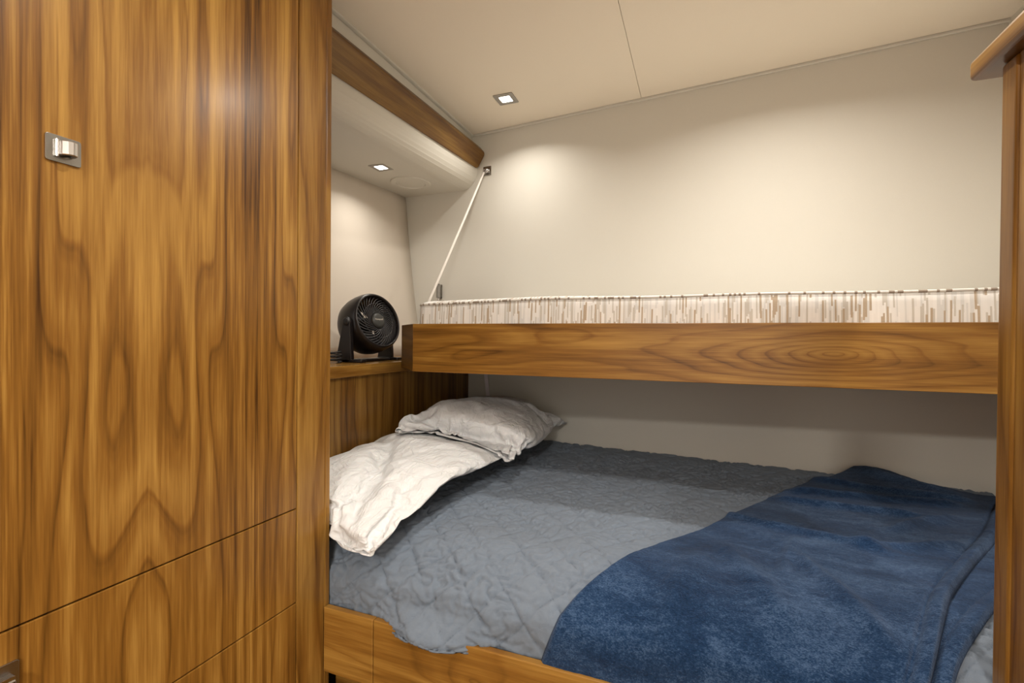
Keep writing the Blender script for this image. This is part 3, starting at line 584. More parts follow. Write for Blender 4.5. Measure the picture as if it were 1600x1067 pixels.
# ------------------------------------------------------------------ pillows (draped cloth shapes)
# vertex offsets in half millimetres, point after point: first the three corner values, then all x steps, all y steps, all z steps
GRID1 = (56, 40, 2)
GRID2 = (52, 45, 10)
PILLOW1 = [-1239,981,-576,191,-26,0,-3,-4,21,6,-9,15,2,4,11,15,-3,29,-6,19,8,19,-3,27,-10,29,-10,34,-16,27,-2,30,-2,24,2,25,3,24,3,12,7,18,6,23,-1,30,-17,6,17,4,-18,37,-11,34,-8,33,-5,30,-3,30,-2,29,-8,33,-14,25,1,15,-11,33,-17,33,-15,38,-21,35,-8,15,-12,31,-5,11,-11,38,-22,-745,-2,13,13,22,12,24,26,7,27,28,17,21,14,26,27,25,26,27,20,24,25,19,6,25,17,25,20,27,27,26,26,16,16,16,18,7,23,19,-5,26,-792,-10,17,
25,25,12,18,24,27,18,22,19,25,17,23,27,27,27,28,27,27,24,1,23,26,7,27,27,23,20,28,27,28,15,25,18,-8,26,20,-7,26,-820,15,18,18,13,18,27,18,25,24,13,28,20,27,27,13,26,27,28,28,27,21,14,27,13,24,6,26,27,27,27,28,27,28,20,6,2,27,21,-7,25,-827,2,19,14,21,15,18,26,21,21,27,26,27,28,19,27,26,24,26,27,27,20,28,12,25,0,25,25,26,26,28,27,28,26,15,-16,28,28,28,-7,23,-863,9,15,25,19,22,28,27,14,27,27,26,26,
28,26,27,26,26,26,27,21,25,18,26,1,23,23,26,26,25,23,27,26,27,7,-11,28,26,29,5,20,-889,14,14,23,24,27,28,27,28,27,26,27,20,28,28,27,28,27,26,26,26,24,23,-1,21,24,26,23,19,23,24,27,27,27,-4,-1,28,25,18,26,17,-899,4,16,27,27,27,28,28,28,28,28,25,25,27,28,27,28,27,28,28,27,6,21,21,25,15,26,13,24,25,24,27,27,27,6,-12,28,27,13,28,24,-910,1,28,27,27,25,24,28,28,28,28,26,27,28,27,27,27,27,28,28,28,18,11,
17,28,21,2,24,26,26,27,27,28,26,10,-15,25,21,25,18,32,-910,-2,30,25,24,22,28,28,28,27,28,28,27,28,27,28,27,27,28,28,25,5,22,24,26,2,27,22,21,27,27,28,28,26,13,-17,26,15,28,27,25,-909,-4,30,21,20,27,28,28,28,28,28,27,28,28,27,28,28,27,28,27,23,1,28,27,9,24,25,14,24,27,28,28,28,26,16,-19,28,19,23,20,30,-908,-4,29,12,25,28,28,28,28,28,28,28,28,28,27,28,28,27,28,27,20,3,24,26,20,17,27,24,16,28,27,27,
28,27,18,-19,28,23,22,27,6,-895,-5,30,6,27,28,28,28,29,28,28,28,27,28,28,28,28,27,28,28,9,21,18,25,11,27,22,28,23,22,27,27,27,28,12,1,16,26,26,26,8,-930,31,19,2,28,29,28,28,28,28,28,28,28,28,28,28,28,27,28,26,21,6,27,7,27,27,22,27,25,24,23,28,27,26,-4,14,27,27,27,15,18,-949,30,18,13,29,28,28,29,28,28,28,28,28,28,27,28,28,28,27,25,24,13,1,27,28,21,28,17,26,25,28,28,27,24,-6,24,28,27,27,28,6,-966,
22,19,28,29,29,28,28,28,28,28,28,28,28,28,28,28,28,23,24,24,-5,28,27,21,26,18,24,25,27,28,28,27,9,18,25,26,26,28,28,7,-983,22,27,28,29,28,29,28,28,28,28,28,27,28,28,28,28,28,26,23,13,6,27,24,24,19,23,24,26,28,28,27,26,8,28,27,26,27,22,29,11,-1001,30,28,28,29,28,28,28,28,28,28,28,28,28,28,28,28,27,26,11,10,23,25,23,20,23,24,24,27,28,25,27,27,16,25,28,28,26,22,29,7,-1001,29,28,28,28,28,28,28,28,28,
28,28,28,28,28,28,28,26,26,9,10,28,21,24,25,21,22,24,28,24,25,27,26,26,27,26,27,28,21,29,3,-1002,28,28,28,29,28,28,28,28,28,28,28,28,28,28,28,28,24,24,4,23,20,26,28,21,22,21,23,27,27,27,28,26,24,28,28,27,27,22,28,-1,-1003,28,28,28,28,28,28,28,28,28,28,28,28,29,28,27,28,25,20,12,13,27,27,27,27,21,20,20,28,27,27,28,24,28,27,27,28,27,23,28,-5,-1004,28,27,28,28,28,28,28,28,29,28,28,28,28,28,28,27,17,
21,11,27,27,27,26,17,24,23,22,28,28,28,27,27,25,27,28,27,27,26,27,-10,-1004,28,27,28,27,29,28,28,28,28,28,28,28,28,28,28,26,20,11,25,24,28,26,17,21,23,24,27,28,28,28,27,27,25,27,28,28,27,27,27,-14,-1004,28,27,27,28,28,28,28,28,28,28,29,28,28,27,27,26,22,18,17,28,28,16,20,23,24,26,28,28,28,28,27,27,26,27,28,28,27,27,28,-27,-995,28,26,28,27,28,28,28,28,28,29,28,28,28,27,26,25,23,14,27,27,16,20,23,
24,26,27,28,28,27,28,28,27,27,27,28,28,26,27,28,-26,-997,27,26,27,28,28,28,28,28,28,28,28,28,28,26,26,24,24,21,22,19,20,22,24,25,27,27,28,28,28,28,28,27,28,28,27,27,27,27,27,-26,-999,26,27,27,27,28,28,28,28,28,28,28,28,27,26,24,23,20,22,26,20,20,23,25,27,27,28,28,28,28,28,28,28,27,27,27,27,27,28,27,-25,-1001,25,27,27,27,28,27,28,28,28,29,28,27,26,25,22,20,21,25,27,22,19,25,26,27,28,28,28,28,28,28,
28,27,27,27,27,27,28,28,27,-25,-1003,25,26,27,27,28,28,28,28,28,28,28,26,25,24,18,20,25,25,26,27,18,26,27,28,28,28,28,27,28,28,28,28,27,27,27,27,28,27,28,-29,-1002,26,26,27,27,27,28,28,28,28,29,26,26,24,21,19,28,25,26,19,23,25,27,28,28,27,28,28,28,28,28,28,27,27,27,28,27,28,28,25,-21,-1010,26,26,27,26,28,28,28,28,28,28,26,24,21,22,26,28,26,24,21,20,26,28,27,28,28,28,28,28,28,28,27,27,28,27,28,28,
27,28,22,-13,-1017,26,26,27,26,28,27,28,28,28,29,21,24,24,26,26,28,25,18,22,25,27,27,28,28,28,28,28,28,27,28,28,27,28,28,27,28,27,28,18,-6,-1022,26,26,25,28,27,28,27,29,28,28,25,25,25,23,27,26,18,21,24,27,28,27,28,28,27,28,28,28,28,28,28,27,28,27,28,28,27,28,7,8,-1027,26,25,26,27,27,28,28,28,29,27,26,24,27,26,26,17,21,23,26,27,28,27,28,28,28,28,28,28,28,27,28,28,27,28,28,27,28,27,8,10,-1032,27,24,
27,27,27,28,28,28,28,27,27,25,25,24,26,16,23,25,27,28,27,28,28,28,28,28,27,28,28,28,28,27,28,28,27,28,27,26,20,-4,-1030,26,25,26,27,27,28,28,28,28,27,26,25,23,25,26,16,25,27,28,27,27,28,28,28,28,28,28,28,28,27,28,28,27,28,28,27,27,25,24,-16,-1022,25,25,27,27,27,28,28,28,27,26,25,23,28,25,18,24,26,27,27,28,28,28,28,28,28,28,27,28,28,28,28,27,28,27,27,28,24,25,27,-15,-1023,23,26,26,27,28,28,28,27,
26,26,23,28,27,19,23,25,26,28,28,27,28,28,28,28,28,28,28,28,27,28,28,28,27,27,28,25,26,28,25,-15,-1025,23,25,27,27,27,28,28,25,27,25,27,28,21,22,26,24,27,28,28,28,28,28,28,28,28,27,28,28,28,28,27,28,27,28,27,27,27,26,23,-5,-1035,23,25,26,27,28,28,28,27,23,27,27,28,21,21,25,27,28,27,28,28,28,28,28,28,28,28,28,27,28,28,28,27,28,27,27,28,26,27,20,2,-1041,23,25,26,27,28,28,27,28,26,25,28,22,23,24,25,
28,27,28,28,28,28,28,28,28,27,28,28,28,28,27,28,28,27,28,27,27,27,27,17,8,-1046,23,25,27,25,29,28,28,27,27,25,25,24,25,24,24,28,28,27,28,28,28,28,28,28,28,28,27,28,28,28,27,28,28,27,28,27,27,26,12,16,-1050,23,27,21,29,28,28,28,28,24,23,24,25,25,26,28,28,28,28,28,28,28,27,28,28,28,28,28,27,28,28,28,27,28,28,27,27,27,25,17,14,-1053,27,15,29,29,28,27,28,24,23,25,25,27,26,27,28,28,28,28,28,28,28,28,
28,28,27,28,28,28,28,27,28,28,27,28,27,28,27,24,18,15,-1044,1,29,29,29,25,28,25,23,26,26,27,27,27,28,27,28,28,28,28,28,28,28,28,28,28,28,27,28,28,28,27,28,28,27,28,27,27,21,22,15,-1053,7,29,29,25,28,25,26,28,26,27,25,27,28,28,28,28,28,28,28,28,28,28,27,28,28,28,28,27,28,28,28,27,28,27,28,27,27,23,20,17,-1056,5,29,26,28,27,28,28,27,27,27,25,26,28,28,28,28,28,28,28,28,28,28,28,28,27,28,28,28,28,27,
28,28,27,28,27,27,26,25,18,20,-1058,3,27,27,28,28,28,27,27,28,28,25,28,28,27,28,28,28,28,28,28,28,28,28,28,28,27,28,28,28,27,28,28,27,28,27,27,26,25,21,19,-1049,-9,26,27,28,28,28,28,27,28,28,26,28,28,28,28,28,28,28,28,28,28,27,28,28,28,27,28,28,28,28,27,28,27,28,27,27,26,25,22,19,-1053,-7,27,27,28,27,28,28,28,27,28,27,28,28,28,28,28,28,28,28,28,28,28,27,28,28,27,28,28,28,27,28,28,27,28,27,27,26,
26,22,20,-1060,-1,27,27,27,27,28,28,27,28,28,27,28,28,28,28,28,28,28,28,28,28,27,28,28,27,28,28,28,27,28,28,28,27,27,28,27,26,26,23,20,-1072,10,27,27,27,28,27,28,27,28,28,28,28,28,28,28,28,28,28,26,28,28,28,28,27,28,28,27,28,28,28,28,27,28,27,28,27,27,25,24,21,-1077,14,27,27,27,27,27,28,27,28,28,28,28,28,28,28,28,28,27,27,28,28,27,28,28,27,28,28,28,28,27,28,28,27,28,27,28,27,26,24,21,-1080,17,27,
26,27,28,27,27,28,28,28,28,28,28,27,28,28,28,26,27,28,28,28,27,28,28,28,27,28,28,28,28,27,28,27,28,27,28,26,25,22,-1083,19,26,27,28,26,27,28,28,28,27,28,28,27,28,28,28,27,25,28,28,28,28,28,27,28,28,28,28,27,28,28,27,28,28,27,28,27,27,25,23,-1086,21,27,28,27,27,28,25,28,28,28,28,27,27,28,28,28,27,24,28,28,28,28,28,28,27,28,28,27,27,28,28,27,28,28,28,27,28,27,27,23,-1088,23,28,28,28,27,22,28,28,28,
28,27,28,28,28,28,25,24,28,28,28,28,28,28,27,28,28,27,26,28,28,28,28,28,27,28,28,28,28,27,25,-1092,28,27,27,27,26,24,27,28,28,28,28,27,28,28,25,26,27,28,27,27,25,28,28,27,28,28,27,28,27,28,28,28,29,27,28,28,28,28,28,27,-927,22,-4,23,-5,-8,11,-29,2,14,-1,23,5,5,2,13,13,7,7,16,11,-12,35,-10,17,8,18,0,28,-1,28,-1,28,0,26,1,5,22,5,-7,7,16,9,-9,19,9,-6,20,-13,20,0,19,4,13,11,13,12,13,12,12,13,6,20,0,
26,-4,31,-8,35,-10,36,-10,35,-9,36,-9,35,-9,-729,14,15,10,-3,2,27,4,24,27,23,3,27,28,27,26,27,27,12,27,-21,27,-5,19,24,22,19,24,26,27,27,27,26,27,27,26,26,26,25,-761,6,14,11,-7,22,26,26,23,17,-3,27,28,28,27,28,23,25,15,27,4,5,11,19,20,22,19,23,21,26,26,27,24,27,27,27,27,27,23,-787,12,9,21,-3,27,26,25,23,-8,23,28,27,28,27,28,27,27,17,20,29,-18,26,19,16,24,19,20,16,24,26,25,26,26,27,27,28,26,23,
-803,21,-8,18,17,22,22,21,21,10,25,28,28,27,28,27,28,27,24,14,5,0,25,26,26,24,11,26,9,25,27,26,26,23,26,27,27,27,24,-830,22,-1,28,2,22,21,23,25,24,28,28,27,27,26,26,25,25,4,16,29,9,24,19,26,21,16,21,16,27,27,26,27,21,24,28,26,28,23,-839,17,20,12,24,7,18,17,27,26,29,27,24,24,23,24,23,21,11,28,27,24,23,25,11,11,26,18,19,21,28,28,27,28,23,26,27,26,24,-848,1,21,26,25,27,21,16,10,27,27,17,22,21,25,25,
22,19,27,27,27,28,26,26,9,16,26,25,20,10,23,28,27,26,27,28,25,25,24,-863,24,24,24,6,27,28,25,-7,24,23,20,18,23,25,25,25,24,28,27,28,28,23,10,27,23,27,25,7,26,26,23,27,27,27,25,27,24,19,-859,26,8,24,25,26,15,19,21,22,17,-6,27,26,27,27,28,24,23,27,28,16,23,25,25,25,21,27,28,17,26,24,24,23,27,26,24,29,17,-860,28,4,28,9,25,20,25,18,27,25,5,12,27,25,26,27,25,19,27,28,28,17,20,21,24,29,27,26,20,25,27,
27,20,28,23,21,29,29,-869,29,8,1,27,27,22,11,27,28,6,26,27,19,21,25,23,23,28,26,26,24,23,17,27,26,15,26,27,28,27,27,28,27,15,23,28,23,15,-854,22,-11,22,28,25,22,22,25,27,6,28,26,17,18,27,19,26,26,28,27,26,28,20,21,16,26,27,24,25,25,28,28,23,19,28,21,27,24,-881,28,-10,29,29,11,25,25,26,13,27,26,27,18,12,23,28,27,28,28,28,28,26,27,9,28,25,19,25,25,26,27,28,28,20,22,27,24,21,-893,28,0,29,8,26,28,27,
19,19,28,22,25,24,10,27,28,28,28,28,28,28,25,14,25,27,18,23,28,24,27,27,28,26,25,21,26,29,24,-912,26,9,5,27,28,26,21,21,28,20,27,18,24,24,23,27,28,28,28,28,27,13,28,22,26,24,25,23,27,28,28,27,25,29,25,21,28,29,-928,6,8,28,28,26,23,27,24,20,27,20,27,26,27,25,21,28,26,28,24,17,27,28,28,27,27,16,24,28,28,25,27,28,28,19,27,27,29,-951,11,22,28,26,27,24,22,27,22,28,26,26,23,28,23,26,25,26,26,27,19,22,
27,28,28,17,26,28,28,28,28,27,24,28,27,26,20,28,-962,19,20,28,27,21,26,28,22,25,27,27,25,27,28,20,28,26,28,26,18,21,27,28,28,22,26,27,27,25,28,28,28,24,28,29,24,21,26,-967,23,17,28,28,21,28,28,28,19,27,26,28,24,28,21,27,28,26,19,24,27,25,27,28,26,23,28,28,27,24,27,25,28,28,28,26,20,25,-971,25,16,26,28,27,28,24,21,28,26,28,27,23,28,21,27,28,25,27,20,28,27,25,26,27,24,27,28,26,25,28,26,25,28,23,24,
28,23,-974,25,18,26,27,29,27,25,20,27,28,28,26,24,28,27,24,25,28,27,20,27,28,28,25,28,27,24,25,25,27,26,28,23,28,26,18,28,25,-977,25,18,27,28,28,26,28,21,26,26,28,27,27,27,26,27,26,27,26,21,26,27,26,28,27,28,23,25,26,27,28,27,20,28,28,17,22,28,-979,22,23,28,28,28,24,27,26,24,25,28,26,28,24,28,28,28,24,24,27,26,28,26,26,28,28,23,27,27,25,24,24,28,28,27,15,22,27,-980,18,26,29,28,28,26,23,26,28,24,
27,27,24,27,27,28,28,22,28,28,28,26,27,27,27,27,25,25,28,26,25,22,28,28,28,14,22,28,-984,17,28,28,28,27,26,27,26,24,25,27,27,28,25,27,28,26,25,28,28,27,26,27,27,26,24,28,27,27,28,27,20,28,28,27,14,22,29,-988,17,28,28,28,26,28,27,25,27,27,23,28,28,25,26,27,26,26,28,28,26,27,28,25,28,26,28,26,28,28,28,18,28,28,28,13,22,29,-990,15,28,29,29,28,25,29,24,25,28,25,27,28,27,24,27,28,26,26,28,27,28,25,28,
27,27,28,26,28,28,28,21,27,24,28,14,22,26,-988,15,28,29,28,29,25,25,28,24,28,27,27,27,28,24,28,26,28,27,26,28,26,28,27,27,28,28,25,28,26,28,25,27,20,21,26,28,14,-986,14,28,29,28,28,27,25,27,27,26,26,28,28,27,25,27,26,28,27,27,27,28,27,28,27,27,28,25,25,27,28,27,28,19,19,29,27,16,-991,15,29,28,28,26,27,27,27,28,28,26,25,26,27,28,28,26,27,28,26,28,27,28,27,28,27,25,25,27,28,27,28,28,20,17,29,29,17,
-994,15,29,28,28,27,27,28,25,28,27,28,28,26,26,25,28,28,25,27,28,27,27,28,28,26,26,28,26,27,27,28,28,27,21,16,28,29,20,-998,16,28,29,28,28,28,27,28,23,28,28,27,27,26,25,28,27,27,28,26,28,28,27,28,27,25,26,27,28,28,27,28,27,22,14,29,28,24,-1002,16,29,28,28,28,28,28,28,26,23,28,28,27,26,28,27,27,28,26,26,28,27,27,28,28,26,25,28,28,27,28,27,27,23,13,26,28,29,-1005,16,29,28,29,28,27,28,28,28,25,23,28,
28,26,27,27,28,28,25,27,27,28,28,26,28,27,27,27,28,27,26,26,28,27,14,25,29,30,-1011,18,29,28,28,28,28,28,28,28,28,24,23,27,28,27,27,28,28,27,26,27,27,28,27,28,27,27,27,27,27,27,23,26,25,24,24,28,30,-1014,19,28,29,27,28,28,28,27,28,28,29,23,23,28,28,28,27,27,28,27,27,27,28,26,28,26,27,27,28,28,28,23,25,27,22,26,27,30,-1017,20,28,28,28,28,28,27,28,28,27,28,28,24,24,28,27,28,27,28,28,27,26,26,27,28,
28,27,27,27,28,28,26,23,26,22,27,28,29,-1019,21,28,27,28,28,28,28,28,28,27,27,28,28,24,25,28,26,27,28,28,28,26,28,25,28,27,28,27,28,26,27,27,24,26,23,28,27,30,-1021,21,27,28,28,28,28,28,28,27,28,27,27,27,28,25,27,26,27,28,27,27,27,26,28,27,28,26,28,26,27,28,27,25,22,27,28,28,30,-1024,22,27,27,28,28,28,28,29,27,26,28,28,27,27,26,28,27,25,28,27,25,28,28,27,26,28,26,26,28,27,28,27,28,19,29,28,30,27,
-1025,23,27,27,27,28,28,29,28,28,25,27,27,28,28,26,26,28,27,27,26,28,26,28,27,28,26,27,28,27,28,28,27,25,22,28,29,29,29,-1028,23,27,27,28,28,27,28,28,28,28,26,25,28,27,28,27,26,28,26,28,26,28,25,28,28,27,28,28,27,28,27,28,24,23,28,29,29,29,-1030,23,28,27,28,28,27,28,26,28,28,26,26,26,28,28,28,27,26,28,26,28,27,27,27,28,28,27,28,28,27,28,28,22,28,25,29,29,29,-1031,23,28,28,27,28,27,28,28,25,26,27,
26,27,28,28,28,27,28,27,26,28,27,28,27,27,28,28,28,28,27,28,26,25,27,25,28,30,29,-1031,21,29,28,27,28,27,27,28,23,26,28,27,27,28,28,28,28,26,27,28,27,27,28,28,27,28,28,27,28,28,28,28,28,22,27,27,29,29,-1028,18,28,28,28,28,27,28,27,27,24,24,27,28,28,27,28,28,27,28,27,27,28,28,28,28,26,28,28,28,28,28,28,28,22,28,26,29,29,-1024,14,28,28,28,28,28,26,28,28,27,23,24,27,28,28,28,28,28,27,28,27,27,28,27,
28,28,27,28,28,28,28,28,28,22,28,27,29,29,-1016,7,27,26,29,28,28,26,28,28,28,27,23,22,28,28,28,28,28,27,28,28,27,28,27,28,28,28,27,28,28,28,28,27,24,27,28,28,29,-1031,27,27,23,27,28,28,27,27,28,28,27,28,22,23,28,28,28,28,27,28,28,28,28,27,27,28,28,27,28,28,27,27,27,28,28,26,28,29,-1032,24,28,24,29,27,28,28,27,28,27,27,28,27,23,22,28,28,28,28,28,28,28,28,27,27,28,28,28,27,27,28,27,28,28,27,27,28,
28,-1026,17,28,26,27,28,28,27,28,28,28,27,28,26,27,23,23,28,28,28,28,28,27,28,28,28,27,28,28,27,27,28,28,27,28,28,28,27,28,-1032,21,27,28,27,28,28,28,27,28,27,28,27,26,28,27,23,24,28,28,28,28,27,28,28,28,28,28,26,28,27,28,28,28,27,29,28,27,27,-1034,22,28,27,28,28,28,27,28,28,28,27,23,27,28,27,23,28,27,28,27,28,28,28,28,28,28,27,28,27,28,28,27,27,29,28,27,28,28,-1037,24,27,28,28,28,28,28,27,28,28,
27,26,25,25,28,27,23,28,28,28,28,28,28,28,28,28,28,26,28,27,28,28,28,27,28,28,28,28,-1039,26,28,27,28,28,28,28,27,28,28,27,28,27,25,27,19,27,28,28,28,28,28,28,28,28,28,28,27,28,27,28,28,28,27,29,28,27,28,-1040,27,28,28,28,27,28,28,28,28,26,27,28,28,28,27,28,21,22,27,28,28,28,28,28,28,28,28,28,28,27,28,28,28,28,28,28,27,28,175,11,-25,17,9,-19,17,9,-30,25,-5,-12,20,-28,25,-23,8,-8,11,12,-8,-11,25,
-11,-2,-20,-1,14,-12,16,0,-8,17,-16,19,-12,-8,-9,-2,17,-16,-1,7,-23,-4,-6,-5,-19,0,-3,14,-15,20,-23,26,-28,24,-26,20,-27,16,-21,3,6,-28,1,0,22,1,-21,5,-19,9,-9,-2,-24,6,-16,-1,-17,10,14,171,-26,9,-19,21,-24,8,7,26,4,-2,-20,16,-19,6,-2,13,-9,5,-17,-15,-10,-3,-26,8,-22,5,19,-3,-7,-7,-8,-23,-23,23,17,-25,-6,-14,-12,-5,170,-28,-19,12,13,-24,20,-10,7,21,-16,17,13,-18,12,-1,-1,-5,-5,-4,-7,-9,-28,-16,-5,
10,-1,-6,-14,-15,-5,-4,-1,-23,2,15,18,-11,-15,-11,-4,159,-24,-19,-18,23,-21,9,19,-13,15,16,4,17,-6,-8,-25,-10,-6,-5,-5,-6,17,-24,0,5,-13,-28,-10,-10,-4,-5,-4,-4,-2,10,20,18,-9,-15,-11,-2,105,9,-17,-22,16,11,-9,-2,19,17,9,8,8,-6,-19,-6,-4,-12,-9,-9,4,-15,0,16,-10,-28,-12,-13,-10,-8,-2,0,1,1,13,10,0,0,2,-11,0,85,-15,-8,10,13,13,-2,-1,0,9,8,9,9,2,-5,-6,-5,-9,-10,-9,-1,-11,2,4,-28,-2,-16,-10,-6,-7,-9,
2,1,2,15,11,-2,3,-1,-14,4,76,-11,-9,14,-13,-3,-3,-4,-4,9,8,9,13,4,1,2,1,0,0,-3,-3,-16,3,-17,0,-14,-6,-6,-7,-8,-8,0,2,2,14,12,-1,4,-15,-3,5,75,-14,-9,-5,-5,-4,-4,0,0,0,2,12,-15,1,2,1,2,1,2,4,3,19,-1,-16,-3,-5,-7,-9,-7,-6,-9,1,1,2,11,14,1,0,-17,4,3,75,-15,-6,-4,-5,-5,-8,0,-1,0,1,-5,2,2,2,2,2,3,0,1,2,11,4,-4,-3,-6,-15,-8,-6,-6,-4,0,1,2,11,13,4,-13,-8,9,-1,76,-16,-3,-6,-7,-9,-2,-1,0,-2,-1,2,1,1,1,2,2,
3,0,1,5,6,8,-3,-4,-15,-6,-8,-9,-4,-3,-1,1,2,10,12,3,-17,-3,-6,13,78,-16,-2,-9,-11,-4,-1,-1,-1,0,1,1,2,0,1,1,2,1,2,2,5,7,1,4,-12,-13,-1,-11,-7,-4,-3,-1,0,2,9,12,-1,-14,2,-13,9,85,-15,-3,-15,-5,-3,-1,0,0,1,0,1,2,0,1,1,2,1,1,2,7,6,1,1,-17,-4,-4,-9,-8,-2,-3,-1,-2,2,8,12,-5,-13,3,-10,1,92,-16,-3,-16,-4,-2,1,0,1,0,1,1,1,1,1,1,1,1,1,2,6,5,4,-11,-8,-5,-10,0,-8,-7,2,-5,3,0,9,8,-9,-9,-5,1,0,64,13,-5,-17,-2,
1,0,1,0,1,1,0,1,1,1,1,1,1,2,2,3,7,-2,-12,-4,-5,-10,2,-6,-7,-9,1,2,4,5,11,-9,-8,-7,4,-1,64,8,-6,-12,1,0,1,0,1,1,0,1,1,1,1,1,1,1,1,3,3,5,-11,-3,-3,-11,-3,-11,-5,-4,-1,1,2,4,5,7,-5,-7,-9,-8,10,64,-4,-3,0,0,1,1,0,1,1,0,1,1,1,1,0,1,1,2,3,2,-6,-1,-1,-11,-3,-11,-6,-5,-3,0,1,2,1,8,-10,5,-11,-4,-4,10,64,-4,0,0,0,1,1,0,1,1,0,1,1,1,0,1,1,1,2,2,1,-4,-1,-8,-5,-10,-7,-6,-4,-2,0,3,2,1,-4,1,-9,-3,3,-6,9,63,0,0,0,
1,0,1,0,1,1,0,1,1,1,0,1,1,1,2,-2,-1,2,-6,-6,-9,-7,-6,-6,-3,-1,1,3,2,1,-7,-4,-4,-2,3,-5,9,64,0,0,0,1,0,1,0,1,1,0,1,1,0,1,1,1,1,2,-2,-1,-2,-6,-6,-6,-8,-7,-6,-3,1,2,2,1,2,-6,-7,-2,-3,3,-5,10,65,0,1,0,0,0,1,0,1,1,0,1,1,0,1,1,1,1,1,-3,0,-4,-6,-4,-7,-8,-7,-7,1,0,0,-2,1,5,-5,-5,-6,-1,2,-3,10,67,0,0,0,0,1,0,1,0,1,0,1,1,1,0,1,1,1,1,-3,-3,-5,-5,-4,-5,-7,-8,-7,-2,0,0,-2,4,-4,2,-6,-4,-1,2,-2,10,68,0,0,0,1,0,
0,1,0,1,0,1,1,1,0,1,1,-1,1,-4,-2,-3,-5,-5,-9,-6,-6,-7,-1,-1,-1,-1,0,2,-4,-3,-1,-1,-1,0,10,69,0,0,1,0,0,0,1,0,1,1,0,1,1,1,1,0,-1,-1,-2,-2,-4,-4,-11,-8,-6,-5,-3,-1,-2,-1,0,0,1,-4,-2,-2,-1,-1,0,10,70,0,1,0,0,0,1,0,1,0,1,0,1,1,1,1,0,-1,-1,-2,-3,-3,-12,-8,-6,-5,-4,-2,-2,-1,-1,-1,0,1,-3,-2,-2,-1,-1,-1,5,76,1,0,0,0,0,1,0,1,0,1,0,1,1,1,1,0,-1,-2,-2,-2,-11,-9,-6,-5,-4,-3,-2,-2,-1,-1,-2,1,0,-2,-3,-1,-1,-1,
-1,5,77,0,0,0,0,1,0,0,1,0,1,0,1,1,1,1,-1,0,-3,-2,-9,-8,-7,-6,-4,-3,-3,-2,-1,-1,-2,-1,0,-2,-1,-1,-1,-1,-1,-1,5,77,0,0,0,0,1,0,0,1,0,1,1,0,1,1,0,-2,-3,-1,-3,-9,-8,-6,-5,-3,-3,-2,-2,-1,-1,-2,-1,-1,-1,-1,-1,-1,-1,-1,-1,5,77,0,0,0,1,0,0,1,0,0,1,1,1,0,0,-1,-3,-3,-4,-1,-8,-8,-6,-3,-3,-2,-2,-2,-1,-1,-2,-1,-1,-1,-1,-1,-1,-1,-1,-1,5,77,1,0,0,0,0,0,1,0,1,0,1,1,0,-1,-4,-3,-5,-4,-4,-1,-9,-4,-3,-2,-2,-2,-2,-1,
-1,-2,-1,-1,-1,-1,-1,-1,-1,-1,-1,3,80,0,0,0,0,0,1,0,0,1,0,1,0,0,-2,-4,-1,-5,-4,-7,-6,-4,-2,-3,-1,-2,-2,-1,-2,-1,-1,-2,-1,-1,-1,-1,-1,-1,-2,0,1,82,0,0,0,0,0,1,0,1,0,0,1,-1,-2,-1,-2,-2,-4,-5,-6,-8,-2,-2,-3,-2,-1,-2,-1,-2,-1,-1,-2,-1,-1,-1,-1,-2,-1,-1,1,-1,83,0,0,0,1,0,0,0,1,0,1,-1,-1,-1,-1,-2,-2,-5,-9,-6,-4,-1,-3,-1,-3,-1,-2,-1,-2,-1,-1,-2,-1,-1,-1,-2,-1,-1,-1,1,-1,83,0,0,0,1,0,0,0,1,0,1,-1,-2,-1,0,
-2,-3,-10,-6,-4,-3,-2,-2,-2,-2,-1,-2,-1,-1,-2,-1,-1,-2,-1,-1,-2,-1,-1,-1,0,0,84,0,-1,1,0,0,0,1,0,1,0,-1,-2,0,-2,-1,-9,-7,-5,-3,-2,-2,-2,-2,-1,-2,-1,-2,-1,-2,-1,-1,-2,-1,-1,-2,-1,-1,-1,0,0,84,0,0,0,0,0,1,0,0,1,-1,0,-1,-2,-2,-3,-10,-5,-4,-2,-2,-3,-1,-2,-1,-2,-1,-2,-1,-2,-1,-1,-2,-1,-1,-2,-1,-1,-1,-3,3,84,0,0,0,0,0,1,0,0,1,-1,-1,-1,-3,-3,-4,-9,-4,-3,-1,-3,-2,-1,-2,-1,-2,-1,-2,-1,-1,-2,-1,-1,-2,-1,-1,
-2,-1,-1,-3,2,85,0,0,0,0,1,0,0,1,-1,0,-2,-3,-1,-3,-9,-5,-3,-2,-2,-2,-2,-1,-2,-1,-2,-1,-1,-2,-1,-2,-1,-1,-2,-1,-1,-1,-2,-2,-1,1,85,0,0,0,1,0,0,0,0,0,-1,-3,-1,-2,-8,-5,-4,-3,-2,-2,-1,-2,-1,-2,-1,-1,-2,-1,-2,-1,-1,-2,-1,-1,-2,-1,-2,-1,-2,-1,1,86,-1,0,1,0,0,0,0,-1,0,-2,-1,-1,-6,-6,-4,-4,-2,-2,-2,-1,-2,-1,-1,-2,-1,-2,-1,-1,-2,-1,-2,-1,-1,-2,-1,-2,-1,-2,-1,-1,88,0,0,0,0,0,1,-1,-2,0,-1,-1,-2,-6,-7,-4,-2,
